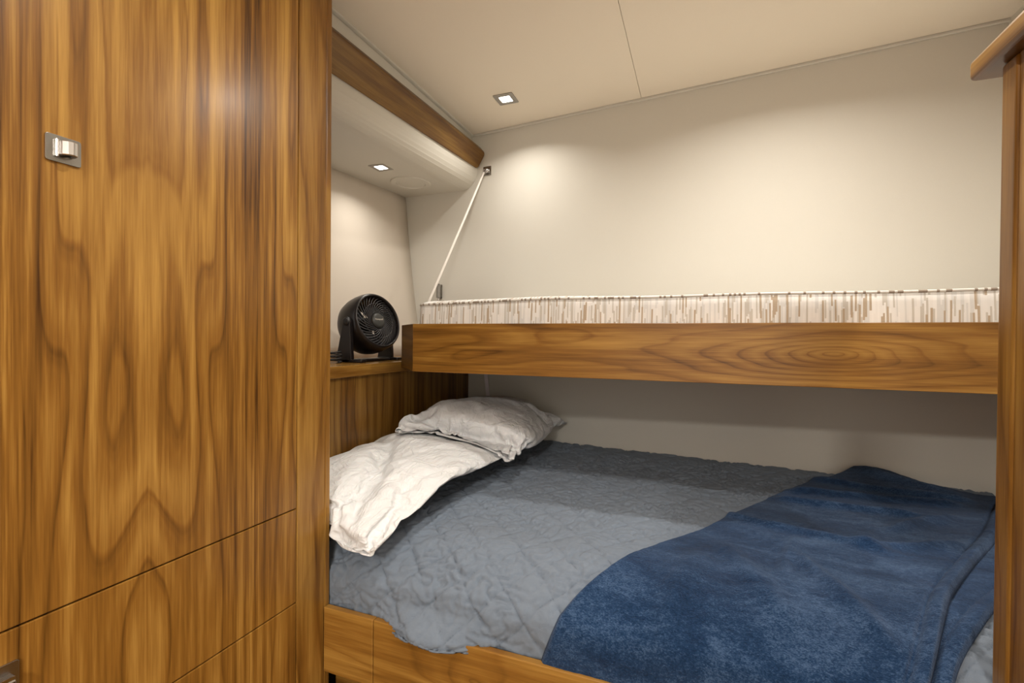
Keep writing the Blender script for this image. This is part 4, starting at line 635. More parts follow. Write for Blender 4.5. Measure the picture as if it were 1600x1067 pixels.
-2,-2,-2,-1,-1,-2,-1,-2,-1,-1,-2,-1,-2,-1,-1,-2,-1,-2,-1,-2,-1,-1,-2,-2,89,0,0,0,0,0,0,-2,1,-1,-1,-1,-6,-5,-5,-4,-1,-2,-2,-1,-2,-1,-2,-1,-1,-2,-1,-2,-1,-1,-2,-1,-2,-1,-1,-2,-1,-2,-1,-2,-2,89,0,0,0,0,0,-1,-1,1,-1,0,-5,-4,-4,-5,-5,-1,-1,-2,-1,-2,-1,-1,-2,-1,-2,-1,-1,-2,-1,-2,-1,-1,-2,-1,-2,-1,-2,-1,-2,-2,90,-1,0,-1,1,-1,-1,0,1,-2,-6,-4,-4,-3,-3,-1,-2,-1,-2,-1,-1,-2,-1,-2,-1,-1,-2,-1,-2,-1,-1,-2,-1,
-2,-1,-2,-1,-2,-1,-2,-2,90,-1,-3,1,1,-1,0,0,-2,-6,-3,-4,-2,-2,-2,-1,-2,-1,-1,-2,-1,-2,-1,-1,-2,-1,-2,-1,-1,-2,-1,-2,-1,-1,-2,-1,-2,-1,-2,-2,-2,87,-4,2,1,1,-2,0,-1,-6,-2,-3,-2,-2,-1,-2,-1,-1,-2,-1,-2,-1,-1,-2,-1,-2,-1,-1,-2,-1,-2,-1,-1,-2,-1,-2,-1,-2,-1,-2,-2,-2,87,-4,1,2,-3,1,-1,-3,-2,-2,-3,-2,-2,-1,-2,-1,-1,-2,-1,-2,-1,-1,-2,-1,-1,-2,-1,-2,-1,-1,-2,-1,-2,-1,-1,-2,-1,-2,-2,-2,-2,87,-4,1,-1,-1,0,0,
-2,-2,-2,-2,-3,-2,-1,-1,-2,-1,-2,-1,-1,-2,-1,-1,-2,-1,-1,-2,-1,-2,-1,-2,-1,-1,-2,-1,-2,-1,-2,-2,-1,-2,86,-4,-1,-1,1,-2,-1,-3,-1,-1,-1,-2,-2,-1,-1,-2,-1,-1,-2,-1,-2,-1,-1,-2,-1,-1,-2,-1,-1,-2,-1,-2,-1,-2,-1,-2,-1,-2,-2,-2,-1,83,-1,-1,-1,-2,-1,-1,-2,-1,-1,0,-2,-1,-2,-1,-1,-2,-1,-2,-1,-1,-2,-1,-1,-2,-1,-1,-2,-1,-2,-1,-2,-1,-2,-1,-1,-2,-2,-1,-2,-2,83,-1,-1,-1,-1,-2,-1,-1,-1,-1,-1,-2,-1,-1,-2,-1,-1,-2,
-1,-2,-1,-2,-1,-1,-2,-1,-1,-2,-1,-2,-1,-2,-1,-1,-2,-1,-2,-1,-2,-2,-2,83,-1,-1,-1,-1,-1,-1,-1,-2,-1,-1,-1,-2,-1,-1,-2,-1,-1,-2,-1,-2,-1,-2,-1,-2,-1,-1,-2,-1,-2,-1,-2,-1,-1,-2,-1,-2,-1,-2,-2,-2,81,1,-1,-1,-1,-1,-1,-1,-1,-1,-1,-2,-1,-2,-1,-1,-2,-1,-1,-4,0,-2,-1,-2,-1,-1,-2,-1,-1,-2,-1,-2,-1,-1,-2,-1,-2,-1,-2,-2,-2,81,1,-1,-1,0,-1,-1,-1,-1,-2,-1,-2,-1,-2,-2,-1,0,-2,-2,-4,0,-1,-2,-1,-1,-2,-1,-1,-1,-2,
-1,-2,-1,-1,-2,-1,-1,-2,-2,-2,-2,81,1,0,-1,-1,-2,0,-1,-1,-1,-2,-2,-2,-1,-2,-2,0,-1,-5,-2,0,-1,-1,-1,-2,-1,-2,-1,-1,-1,-1,-2,-1,-2,-1,-1,-1,-2,-2,-2,-2,82,0,0,-1,-3,0,0,-1,-2,-2,-3,-4,-2,2,-2,0,0,-2,-6,0,-1,-1,-1,-1,-1,-2,-1,-1,-1,-1,-2,-1,-2,-1,-1,-2,-1,-1,-2,-1,-2,81,1,-1,-4,0,-1,-2,-10,3,0,-2,-2,-3,3,0,0,-1,-3,-6,0,0,-1,-1,-1,-1,-1,-2,-1,-4,0,-2,-1,-2,0,0,-1,-2,0,-2,-1,-2,81,0,-2,-2,-4,-6,-16,6,
0,0,1,0,0,-3,-3,-5,-13,14,4,0,0,-2,-1,-1,-2,-1,-1,-3,-5,0,-1,0,-2,1,-2,1,-1,0,-1,-1,-2,81,-5,-6,-6,-8,-10,-14,7,2,0,-1,0,-10,0,-1,-11,-12,-2,-1,7,8,11,0,-1,-1,-2,-3,8,3,0,1,0,0,-1,0,-1,0,-1,-1,-1,-1,-1319,-18,12,10,-8,21,6,0,3,20,-5,-12,14,-21,6,-18,23,-4,15,-21,29,-19,4,-18,-9,6,0,-22,24,-20,16,-14,6,-3,-7,13,15,-10,2,-29,-1,-3,3,-21,30,-26,-2,17,-34,9,-23,10,-23,26,-38,26,-34,23,-32,16,-24,4,
-12,-7,-1,-15,6,-21,12,-24,18,-25,18,-26,17,-26,18,-27,211,-19,9,24,28,17,1,-17,10,7,-10,-27,5,1,-9,-8,-8,-6,24,-6,-21,12,-17,-9,-13,-11,-14,-13,-8,-7,-8,-8,-8,-9,-9,-8,-7,-7,-10,167,-26,11,18,25,14,7,7,-16,22,-28,3,-2,-5,-4,-7,-14,9,-23,-2,12,-27,21,-4,-11,-14,-20,-3,-19,4,-10,-6,-13,-7,-5,-6,-4,-8,-11,124,0,25,-16,25,2,8,9,10,19,-14,-5,-4,-5,-5,-4,-5,-3,-2,-1,-4,-12,6,-12,-20,3,-20,3,-21,8,-5,
-13,-3,-6,-5,-6,-6,-9,-11,114,5,-14,2,15,16,18,18,3,21,-11,0,-4,-5,-4,-3,-3,-4,-8,3,-26,-27,-10,-5,-1,0,12,-6,-22,5,-3,-5,-12,1,-11,-1,-4,-8,-12,98,16,-9,5,12,15,16,14,11,12,-2,-1,-2,-3,-4,-5,-6,-7,-27,-10,-2,-13,-15,3,-2,1,-22,15,-19,-6,-3,-3,-2,3,-13,-5,1,-4,-12,65,22,14,11,-15,26,19,19,9,9,7,2,-10,-9,-12,-12,-14,-18,12,1,-5,-12,-15,-12,15,-26,-11,19,-8,-9,-1,-2,-1,-2,-15,-1,-8,4,-12,60,22,17,
-13,9,5,10,21,27,-8,-7,-6,-9,-7,-12,-13,-14,-11,1,2,4,2,1,2,-22,12,-11,-11,2,9,-12,-4,-6,9,-4,-4,-11,5,-11,51,5,12,12,17,2,-1,3,3,-1,-2,3,-22,-10,-6,-5,-2,10,5,4,4,2,-1,-21,2,-6,0,-3,0,8,-10,-7,-5,-8,-2,7,-10,6,-15,57,3,15,11,-11,11,19,-9,-7,-11,17,-23,-5,-4,3,1,2,0,12,3,2,-20,1,4,-3,-2,-8,-1,1,-17,4,9,-8,-5,-1,-3,1,0,-17,61,2,15,4,-5,12,15,-5,-14,2,2,-20,6,-5,-3,4,-5,10,-10,-4,-3,4,5,8,-8,-3,0,
-4,-6,-15,8,4,1,-19,0,10,-16,-1,-1,60,1,14,-3,5,-1,-15,24,2,2,-24,7,-1,-18,16,-8,7,-3,1,-2,-3,0,-1,16,-8,-4,-19,-9,-1,-1,-3,-4,-5,5,9,-7,-6,7,-17,71,5,0,9,-3,-9,3,2,5,6,-25,0,-2,6,-4,9,8,-1,1,-2,-3,-1,-4,2,10,-20,-8,-4,-7,3,-7,-2,-2,4,8,-5,-6,2,-14,67,10,1,0,0,-11,6,0,11,-16,-1,-1,-1,5,-6,11,4,4,-1,-1,-2,-3,-7,3,-12,-2,-1,-5,-7,2,-5,-1,-2,-2,2,6,-7,-4,-7,66,11,2,0,-20,8,4,4,-1,-9,3,-9,7,4,-7,2,1,
0,0,0,0,1,3,-19,8,0,-3,-13,1,3,-5,-1,-4,-8,9,-8,6,-3,-16,74,12,4,-25,5,5,6,-7,2,0,-8,2,3,0,0,1,-1,-1,1,1,1,3,-18,-1,8,0,-9,-10,7,1,-3,-3,-6,-9,-2,6,-5,-5,-4,74,-6,-5,5,3,6,-3,3,2,-7,-3,2,-2,7,-5,1,4,-1,-4,1,5,-13,-3,1,0,-1,-1,-11,6,-1,-2,-11,-7,-2,-3,11,-7,-8,0,63,0,3,3,4,5,-2,2,-1,-6,1,0,0,-3,0,3,1,4,-3,1,1,-12,-2,0,-1,2,-11,-2,-5,-1,-2,-2,-4,-3,-2,1,-7,3,-5,66,2,3,3,4,-2,4,1,-5,-3,0,2,-2,0,1,3,
1,-1,1,1,-7,-7,3,-1,-1,-8,-3,-1,-4,-3,-2,-2,-2,-3,-2,-2,-5,3,-5,67,2,3,3,3,-1,-1,-2,3,-4,0,2,-1,0,1,3,-1,1,0,-7,-3,-2,-1,-2,-3,-2,-2,-2,-3,-5,0,-3,-2,-4,0,-3,-4,2,-6,69,2,3,0,3,-2,1,0,-1,0,0,0,1,0,1,3,-1,1,-4,-4,-2,-3,-2,0,-3,-2,-2,-4,-3,-2,-1,-3,-2,-5,0,-7,-1,4,-6,69,3,2,0,1,1,0,0,-1,-2,1,1,1,0,-1,0,3,0,-3,-3,-2,-3,-3,-2,-2,-3,-2,-3,-1,-2,-4,0,-3,-5,-1,-6,0,2,-5,71,2,2,1,0,1,0,1,-2,-2,2,1,1,-1,
-1,-2,3,0,-1,-3,-2,-3,-3,-3,-1,-3,-2,-3,-1,-2,-4,-3,0,-6,-3,-3,0,-2,-1,71,1,3,1,0,1,-1,1,-1,-2,2,0,-1,1,-3,2,1,1,-3,-5,0,-2,-2,-3,-1,-4,-1,-3,-3,-2,-2,-4,-3,-3,-2,-3,0,-2,-1,71,1,3,0,1,1,-1,-1,-1,0,2,0,-1,-2,-2,1,0,1,-3,-1,-1,-1,-3,-3,-2,-2,-1,-3,-3,-2,-2,-4,-3,-3,-2,-3,0,-2,-1,71,1,2,0,2,-1,-2,0,0,2,1,0,-2,-1,-2,-1,1,2,-3,-1,-1,-3,-2,-2,-2,-4,-1,-2,-2,-2,-2,-4,-3,-3,-2,-3,0,-2,-1,72,0,1,0,2,-2,1,
-1,0,1,0,-1,1,-1,-2,0,0,-1,-2,0,-1,-3,-3,-1,-3,-1,-2,-3,-1,-2,-3,-3,-3,-4,-4,0,0,-1,-3,73,0,0,1,0,0,0,0,1,-1,1,0,-1,0,-2,0,0,-1,-2,-2,0,-3,-2,-2,-2,-2,-3,-2,-2,-2,-2,-2,-4,-4,-3,0,0,-1,-6,76,0,0,1,0,0,0,-1,2,-1,1,0,-1,0,-1,-1,-1,-1,-1,-2,-2,-1,-3,-1,-3,-1,-3,-2,-2,-2,-3,-1,-4,-5,-1,-3,2,-5,-2,77,-1,0,0,0,2,-1,-1,0,-1,2,1,-1,-1,0,-1,-2,-2,0,-2,-1,-3,-1,-2,-2,-2,-2,-2,-2,-4,-2,-1,-5,-2,-2,-3,-1,-2,
-2,77,0,0,-2,1,0,0,0,0,0,-1,1,1,-1,-1,-1,-1,-2,-2,0,-2,-1,-2,-2,-2,-2,-2,-4,-2,-3,-1,-3,-3,-2,-2,-3,-1,-2,-2,77,0,-1,-1,0,-1,1,-3,4,0,-1,0,0,-1,-1,0,-1,-1,-2,-1,-1,-2,-1,-2,-2,-2,-4,-2,-2,-3,-2,-2,-3,-2,-2,-2,-2,-2,-3,78,0,-1,-1,0,-1,-1,-1,-1,5,0,-1,0,-1,-1,0,-2,-2,-1,0,-1,-2,-2,-1,-2,-2,-4,-2,-3,-2,-3,-1,-3,-2,-2,-2,-2,-2,-3,79,-1,-1,-1,0,-2,0,-1,-2,1,5,-1,0,-1,0,-2,-1,-2,-2,0,-1,-1,-2,-2,-2,-2,
-3,-2,-3,-3,-2,-2,-1,-3,-2,-2,-4,-2,-1,79,-1,-1,-1,-1,-1,0,-2,-2,-1,3,5,-1,0,-1,-2,-2,-2,-1,0,-1,-1,-2,-2,-3,-2,-2,-2,-3,-2,-2,-3,-3,-1,-2,-3,-4,-3,-4,84,0,-2,-1,-1,-1,-1,-2,-1,-1,-1,3,6,-1,-1,-2,-2,-2,-2,-1,0,-1,-1,-2,-3,-3,-1,-2,-3,-2,-2,-3,-3,-4,-1,-1,-4,-3,-4,84,0,-2,-2,0,-1,-2,-1,-1,-1,-1,0,3,5,-2,-2,-1,-2,-2,-2,0,0,-2,-2,-4,-1,-3,-2,-1,-2,-3,-2,-3,-4,-1,-2,-3,-3,-4,85,-1,-2,-2,-1,0,-1,-2,-1,
-1,-1,0,-1,3,4,-1,-3,-1,-2,-2,-1,-1,0,-3,-3,-2,-1,-3,-2,-1,-3,-2,-4,-3,-1,-2,-3,-3,-4,85,-1,-2,-1,-2,0,-1,-1,-2,-2,-1,1,-1,-1,4,3,-3,-3,0,-2,-2,0,-3,-1,-2,-2,-3,-1,-2,-2,-3,-2,-2,-3,-2,-2,-3,-3,-4,85,-1,-2,-1,-2,0,-2,0,-2,-2,-1,0,1,-2,1,3,-4,1,-1,-3,1,-3,0,-3,-1,-3,-2,-1,-2,-3,-3,-1,-2,-3,-3,-1,-3,-3,-4,85,-1,-2,-1,-2,0,-1,-1,-2,-3,0,0,-1,0,-1,0,0,0,-1,-1,-1,-2,-1,-1,-3,-2,-1,-1,-3,-2,-3,-2,-2,-2,
-2,-2,-3,-3,-5,87,-1,-2,-2,-1,-2,-2,-1,-1,-2,1,-1,0,-2,1,0,-1,0,-1,-2,-2,0,-3,0,-3,-1,-2,-2,-2,-2,-3,-3,-2,0,-2,-3,-4,-3,-3,87,-1,-2,-2,-2,-2,-1,-3,0,-1,-1,0,-1,1,-2,1,-1,0,-1,-2,-1,-3,0,-1,-2,-2,-2,-1,-2,-3,-2,-2,-3,0,-2,-4,-3,-3,-3,87,-1,-2,-2,-3,-2,0,-2,-3,-1,1,0,0,-1,0,0,-1,0,-2,-1,-3,-1,-1,-2,0,-2,-1,-3,-2,-2,-2,-2,-3,0,-5,-1,-4,-3,-2,87,-1,-2,-2,-3,-2,-2,-2,-2,0,1,0,0,-1,0,0,-1,-1,-1,-3,-2,
-1,0,-2,-1,-1,-1,-2,-2,-3,-2,-3,-2,-1,-4,-1,-4,-3,-2,87,-1,-2,-2,-3,-2,-1,-3,-2,1,0,1,-1,0,-1,0,-1,-1,-2,-3,-1,-2,0,-1,-2,-2,-2,-2,-1,-2,-2,-2,-3,-2,-2,-3,-2,-3,-2,87,0,-3,-2,-2,-3,-2,-2,-4,-1,2,3,0,-1,-1,-1,-1,-1,-2,-2,-2,-1,-1,-1,-2,-1,-3,-2,-2,-2,-2,-2,-1,-2,-2,-3,-2,-3,-2,86,1,-4,-2,-2,-2,-2,-3,-3,-2,-1,3,4,-1,-1,-1,-1,-1,-2,-2,-2,-1,-1,-2,-2,-1,-2,-2,-2,-2,-2,-2,-2,-1,-2,-2,-3,-3,-2,84,3,-4,
-4,-2,-3,-2,-1,-2,-2,-2,-1,3,5,-1,-1,-1,-2,-1,-2,-2,-2,-1,-2,0,-2,-2,-2,-1,-2,-3,-2,-2,-1,-2,-2,-3,-3,-2,81,-2,-1,-1,0,-3,-3,-1,-1,-2,-2,-1,-2,4,6,-2,-2,-1,-2,-1,-2,-2,-1,-2,-1,-1,-2,-1,-2,-3,-1,-3,-2,-2,-1,-3,-2,-2,-3,81,-2,-1,-1,-1,-2,-3,-1,-1,-3,-2,0,-2,0,3,5,-1,-2,-2,-1,-2,-2,-2,-1,-2,-1,0,-2,-2,-2,-3,-2,-3,-2,-1,-2,-2,-2,-3,79,0,0,-2,-2,-2,-2,-2,0,-2,-3,-1,-1,-2,1,3,5,-2,-1,-2,-2,-2,-1,-2,-2,
-1,-1,-2,-1,-3,-2,-2,-2,-2,-2,-1,-3,-2,-2,78,0,-1,-1,-2,-2,-2,-2,-1,-3,-1,-2,0,-2,0,0,2,5,-1,-2,-2,-2,-1,-2,-2,-1,-2,-2,0,-3,-1,-2,-3,-2,-2,-1,-2,-3,-2,78,0,0,-2,-2,-2,-2,-1,-2,-2,-2,-2,-2,0,0,0,3,0,0,-1,1,-2,-2,-2,-1,-1,-2,-2,-2,-2,-2,-1,-2,-3,-2,-1,-3,-2,-2,79,0,-1,-2,-2,-1,-2,-2,-3,-2,-1,-2,-3,-2,3,0,-3,6,0,-1,-2,-1,-2,-1,-1,-1,-1,-2,-1,-2,-2,-2,-3,-1,-2,-3,-2,-2,-2,79,-1,-1,-1,-2,-3,-3,-2,-3,
1,0,-2,-4,-3,-2,-5,8,4,-1,-2,-1,-1,-1,0,-1,-1,0,-1,-2,-2,-2,-2,-2,-2,-2,-3,-2,-2,-2,79,-1,-1,-2,-2,-2,-3,-3,-2,-3,-10,5,0,-1,-1,-5,-5,-18,18,4,2,2,1,0,1,0,-1,0,-2,-2,-2,-2,-2,-2,-3,-2,-3,-4,0,53,11,18,-22,29,-6,14,-25,6,15,6,-25,33,-8,-1,-15,35,-26,23,-26,13,-24,9,-24,17,-14,30,-25,24,-24,20,-27,24,-23,25,-25,36,-26,23,-22,23,-29,28,-9,8,-22,7,-11,15,-26,15,-23,11,-16,4,5,-12,13,-19,2,-8,-12,31,
-28,23,-26,8,-5,2,-10,12,5,18,-26,1,7,-17,22,-1,-20,10,-12,63,16,22,-15,2,4,9,7,5,-7,2,-11,-8,15,-6,7,-4,3,-2,5,5,-6,-21,6,-11,2,-11,-7,-7,-6,-6,-7,-1,-2,-2,-14,-9,15,-15,25,-13,61,8,10,9,6,4,2,11,-3,5,-6,-11,-5,13,-11,5,8,1,1,-1,-8,-10,2,3,-9,-25,5,5,-9,-12,-3,-4,-3,-1,-14,-15,-21,2,11,25,-15,67,13,11,10,7,7,0,7,4,4,-19,1,-8,-1,5,1,-3,-1,-2,-1,-2,7,2,-5,-25,-6,1,-2,-2,-4,-4,-4,-4,-3,-16,-18,-22,
-2,10,25,-18,66,30,10,10,10,-21,20,11,-4,-4,-2,-3,-2,-1,6,-6,-10,7,1,0,-8,12,-2,-20,-8,-2,-1,-1,-2,-2,-5,-6,-7,-8,-20,-22,-3,-2,-5,25,-21,62,25,22,8,-16,11,5,8,23,-2,-2,-2,-3,-3,-9,-7,-7,-6,-4,-2,18,3,-21,10,-3,-15,5,-4,-9,-10,14,-7,-9,-9,-23,-23,0,-9,1,24,-24,67,26,22,-5,8,4,5,4,4,-2,0,-2,15,0,-5,-4,-6,-8,-8,-10,-9,-4,14,22,-19,-2,-8,-15,-19,14,13,-6,-9,-8,-25,-25,1,-12,15,13,-26,70,28,22,7,7,5,
5,2,2,3,0,-1,2,-5,-6,-5,-5,-4,-5,-5,-5,-20,19,-8,12,-23,-9,-23,11,10,13,-6,-8,-9,-25,-21,-4,-6,18,-1,-20,72,28,6,7,10,11,14,3,3,4,0,8,-6,-6,-6,-6,-6,-7,-2,-2,-5,-18,-26,22,0,-18,-24,12,10,9,6,-5,-7,-10,-24,-20,-12,12,10,-19,-5,71,29,1,11,14,16,6,5,2,6,3,-4,-6,-1,-6,-5,-6,-6,-2,-4,-11,-27,-14,14,-9,-23,-6,15,16,7,4,-3,-7,-10,-23,-19,-10,16,4,-8,-14,68,29,-1,17,17,10,6,4,4,2,-2,-2,-6,-1,-3,-5,-4,-4,
-5,-6,-15,-27,-2,-4,-24,7,-13,22,13,6,2,-1,-6,-10,-22,-17,-6,12,-16,16,-11,59,29,1,22,13,7,5,4,1,-1,-1,-2,-6,0,-3,-3,-4,-5,-4,-6,-19,-27,-14,-12,11,-21,7,11,22,0,5,-6,2,-9,-20,-17,-1,9,-17,4,-34,92,30,2,24,10,6,2,1,0,-2,-1,-1,-4,0,-3,-3,-4,-4,-4,-5,-26,-18,-21,7,-24,4,14,-2,15,16,-5,4,-8,-3,-25,-27,22,3,-11,-14,-33,104,9,22,25,8,0,1,-1,0,-1,-1,-1,-2,-2,-3,-3,-3,-3,-5,-9,-19,-27,-4,-24,3,4,15,-6,
12,12,13,-2,-7,-10,-28,-22,2,3,8,-24,-27,104,16,23,24,0,0,0,-1,0,-1,-1,-1,-1,-3,-3,-2,-2,-3,-7,-12,-14,-25,-25,-1,0,15,-6,18,11,11,3,-3,-6,-14,-27,-13,-6,-5,-1,-1,-31,101,27,23,9,2,0,0,-1,-1,-1,0,-1,-2,-3,-2,-2,-2,-2,-15,-15,-14,-27,-7,-7,15,-10,18,14,11,6,2,-3,-6,-27,-20,8,-12,-1,-6,-7,-32,103,27,13,9,4,1,-1,-1,-1,-1,0,-1,-2,-2,-2,-2,-1,-5,-11,-16,-25,-26,-4,13,-13,17,15,13,9,5,0,-8,-9,-27,1,-9,
6,-9,-18,-1,-31,105,18,12,9,4,2,0,-1,-1,-1,0,-1,-2,-2,-2,-1,-2,-7,-9,-26,-26,-17,10,-15,17,14,14,12,8,3,-13,-7,-8,-23,10,-1,-2,-11,-18,-3,-31,97,20,11,9,5,2,0,-1,0,-1,0,-2,-1,-2,-1,-1,-3,-10,-12,-26,-26,0,-17,13,10,17,15,13,7,-14,-12,-10,-10,-10,6,9,-7,-5,-19,-4,-32,90,19,11,9,5,3,0,0,0,0,-1,-1,-1,-1,-1,-2,-4,-14,-13,-28,-15,-19,9,4,17,16,16,15,-8,-8,-6,-3,-10,-13,0,3,5,-10,-18,-6,-33,82,20,10,9,
6,3,1,1,0,0,0,0,-1,-1,-1,-3,-6,-12,-20,-25,-25,7,6,6,6,17,18,18,-3,-6,-8,-4,-14,-2,-7,4,0,-10,-17,-9,-32,73,19,11,9,5,5,0,3,1,1,0,0,0,-1,-3,-4,-5,-23,-18,-26,-6,-6,9,9,19,14,14,16,-4,-3,-5,-6,-9,-13,6,-2,-5,-10,-12,-13,-32,64,19,12,8,8,2,4,3,0,1,1,0,0,-2,-3,-5,-9,-20,-26,-13,-13,3,8,20,17,15,13,7,-3,-4,-4,-6,-8,-13,4,-3,-5,-10,-11,-13,-30,55,19,13,9,7,5,3,2,2,1,1,0,0,-3,-5,-7,-11,-17,-22,-22,1,1,
20,18,15,12,10,4,-3,-3,-4,-5,-8,-12,1,-5,-3,-11,-11,-11,-21,40,20,12,10,7,5,4,2,2,2,1,0,-1,-5,-6,-9,-13,-16,-24,-8,-8,20,18,15,13,11,7,2,-3,-3,-4,-4,-10,-7,-5,0,-7,-11,-11,-13,-23,40,21,12,10,7,6,4,2,3,1,1,0,-3,-5,-8,-11,-14,-16,-18,-17,18,18,16,14,11,8,4,1,-3,-3,-4,-3,-8,-2,-6,-7,-9,-10,-11,-13,-24,39,21,13,9,8,5,4,3,3,2,1,-1,-5,-7,-10,-15,-16,-19,-17,10,18,17,15,12,8,6,2,0,-2,-3,-4,-3,-4,-7,-8,
-8,-8,-9,-10,-13,-23,36,22,12,9,8,6,4,3,3,2,1,-3,-6,-10,-13,-17,-19,-19,12,7,16,19,13,9,6,4,1,-1,-2,-3,-4,-4,-5,-7,-8,-8,-8,-9,-8,-12,-24,34,21,12,10,9,5,5,3,3,2,1,-5,-9,-13,-16,-20,-20,11,12,11,8,19,10,7,3,3,0,-1,-3,-3,-3,-5,-6,-7,-7,-9,-7,-8,-9,-9,-17,22,21,12,10,9,6,5,4,2,2,1,-9,-11,-15,-18,-20,-6,12,9,19,15,13,6,4,1,3,0,-2,-2,-4,-3,-5,-6,-8,-7,-6,-6,-8,-6,-15,-28,30,21,12,11,9,7,5,4,3,1,0,-12,
-15,-18,-17,-10,-1,10,13,17,19,9,1,6,3,2,-1,-3,-2,-4,-3,-5,-7,-6,-4,-6,-6,-7,-8,-19,-32,33,20,13,9,11,6,7,4,3,1,-3,-18,-15,-14,-11,-10,3,13,19,17,12,3,7,0,5,0,-1,-3,-2,-4,-3,-4,-5,-5,-5,-6,-6,-7,-8,-24,-33,34,19,12,14,7,8,6,5,2,-1,-3,-13,-13,-13,-15,-9,8,20,17,13,9,2,7,2,1,-1,-1,-3,-3,-3,-3,-4,-4,-5,-4,-6,-6,-8,-8,-29,-32,34,20,15,11,9,7,7,4,1,-3,-5,-12,-14,-8,-11,-10,20,17,15,10,7,2,5,1,-1,0,-2,
-2,-3,-3,-4,-3,-4,-4,-5,-6,-7,-7,-10,-28,-32,34,19,16,11,9,8,5,4,-1,-3,-8,-10,-12,-11,-15,11,21,15,12,7,4,6,2,0,-1,-1,-3,-2,-3,-3,-3,-4,-4,-4,-5,-6,-7,-9,-12,-22,-34,33,21,16,10,9,8,5,3,-2,-6,-9,-11,-13,-16,11,11,20,13,8,3,7,4,1,-1,-1,-2,-2,-3,-3,-3,-3,-4,-4,-5,-6,-5,-8,-10,-14,-18,-29,29,23,14,11,9,7,4,2,-4,-8,-10,-13,-16,2,11,20,15,10,4,7,4,2,0,-1,-2,-1,-3,-2,-4,-3,-4,-4,-4,-5,-5,-10,-6,-15,-15,
-11,-30,32,23,14,11,9,6,4,2,-9,-9,-11,-16,-4,8,19,16,11,9,5,4,2,1,-1,-1,-1,-2,-2,-3,-4,-4,-4,-4,-4,-5,-9,-4,-14,-12,-9,-15,-30,33,24,13,11,9,6,3,-1,-15,-6,-14,-7,2,18,16,10,13,7,4,2,1,1,-1,-2,-1,-2,-3,-3,-4,-4,-3,-5,-4,-7,-4,-8,-10,-11,-12,-19,-33,39,23,14,11,10,5,1,-3,-7,-17,-9,3,3,18,17,12,8,5,3,0,2,-1,-1,-2,-2,-2,-2,-4,-4,-4,-4,-4,-4,-5,-8,-9,-8,-12,-11,-21,-33,41,23,14,12,10,2,-3,-7,3,-11,-13,
3,17,15,13,12,2,7,2,0,0,-1,-2,-2,-2,-2,-3,-3,-4,-4,-4,-4,-5,-6,-7,-8,-10,-10,-11,-24,-32,42,23,15,8,13,-3,-3,-6,6,-9,-11,13,13,13,13,14,2,0,4,-1,-2,-1,-2,-2,-2,-2,-3,-4,-3,-4,-4,-4,-5,-6,-7,-9,-9,-10,-13,-26,-29,42,23,10,20,0,-3,-6,4,4,-15,14,13,13,12,10,4,2,2,-1,-1,-2,-1,-2,-2,-2,-3,-3,-3,-4,-3,-4,-5,-5,-6,-7,-8,-9,-10,-15,-24,-30,42,19,25,2,1,-6,7,8,-15,15,11,12,10,9,6,3,1,-1,0,-1,-2,-2,-1,-2,
-3,-2,-3,-4,-3,-3,-4,-5,-5,-6,-7,-8,-8,-11,-17,-22,-30,39,33,3,3,3,13,6,-14,15,10,10,8,8,7,4,2,-1,0,-1,-1,-2,-1,-2,-2,-2,-3,-3,-3,-3,-4,-3,-4,-6,-6,-7,-8,-9,-10,-21,-19,-29,43,32,4,3,13,8,-13,11,5,10,7,11,7,6,2,1,0,-1,-2,-1,-1,-1,-2,-2,-2,-3,-3,-4,-3,-3,-4,-4,-5,-6,-7,-8,-9,-11,-18,-21,-29,46,33,3,13,9,-9,3,6,6,7,7,12,10,2,1,0,0,-1,-2,0,-1,-1,-2,-2,-3,-3,-3,-4,-3,-3,-4,-4,-5,-6,-7,-8,-9,-12,-16,
-23,-27,50,33,11,11,-4,7,3,7,6,4,1,12,6,1,1,0,-1,-1,0,-1,0,-2,-2,-2,-4,-3,-4,-4,-3,-3,-4,-4,-5,-5,-8,-8,-9,-12,-16,-21,-27,55,31,12,11,5,4,5,4,4,3,0,10,4,1,0,0,-1,-1,0,-1,-1,-1,-2,-4,-4,-4,-4,-3,-4,-3,-3,-4,-5,-6,-7,-8,-10,-12,-15,-19,-27,55,32,11,9,8,5,5,4,4,5,1,6,4,0,-1,0,-1,-1,0,0,0,-3,-4,-4,-4,-5,-4,-3,-4,-3,-3,-4,-5,-5,-7,-8,-10,-11,-15,-18,-26,55,32,9,9,7,7,6,5,5,4,5,2,0,1,-1,0,-1,0,0,1,-3,
-4,-4,-5,-5,-5,-3,-3,-3,-3,-4,-4,-4,-6,-7,-7,-9,-12,-13,-18,-25,56,30,9,8,8,7,6,6,4,4,3,1,2,1,0,-1,0,-2,1,-7,0,-3,-4,-4,-6,-3,-4,-3,-3,-3,-3,-4,-5,-5,-7,-7,-9,-10,-13,-16,-24,55,28,9,8,8,8,6,5,4,3,2,1,1,0,-3,1,2,-1,-3,-9,2,-2,-4,-3,-4,-5,-3,-4,-2,-3,-3,-4,-5,-5,-6,-7,-8,-9,-12,-15,-23,54,26,9,9,8,4,8,5,4,2,1,1,0,0,-3,-3,5,0,-10,-5,3,-3,-2,-3,-4,-4,-5,-1,-2,-3,-3,-4,-5,-5,-6,-7,-6,-9,-10,-14,-21,
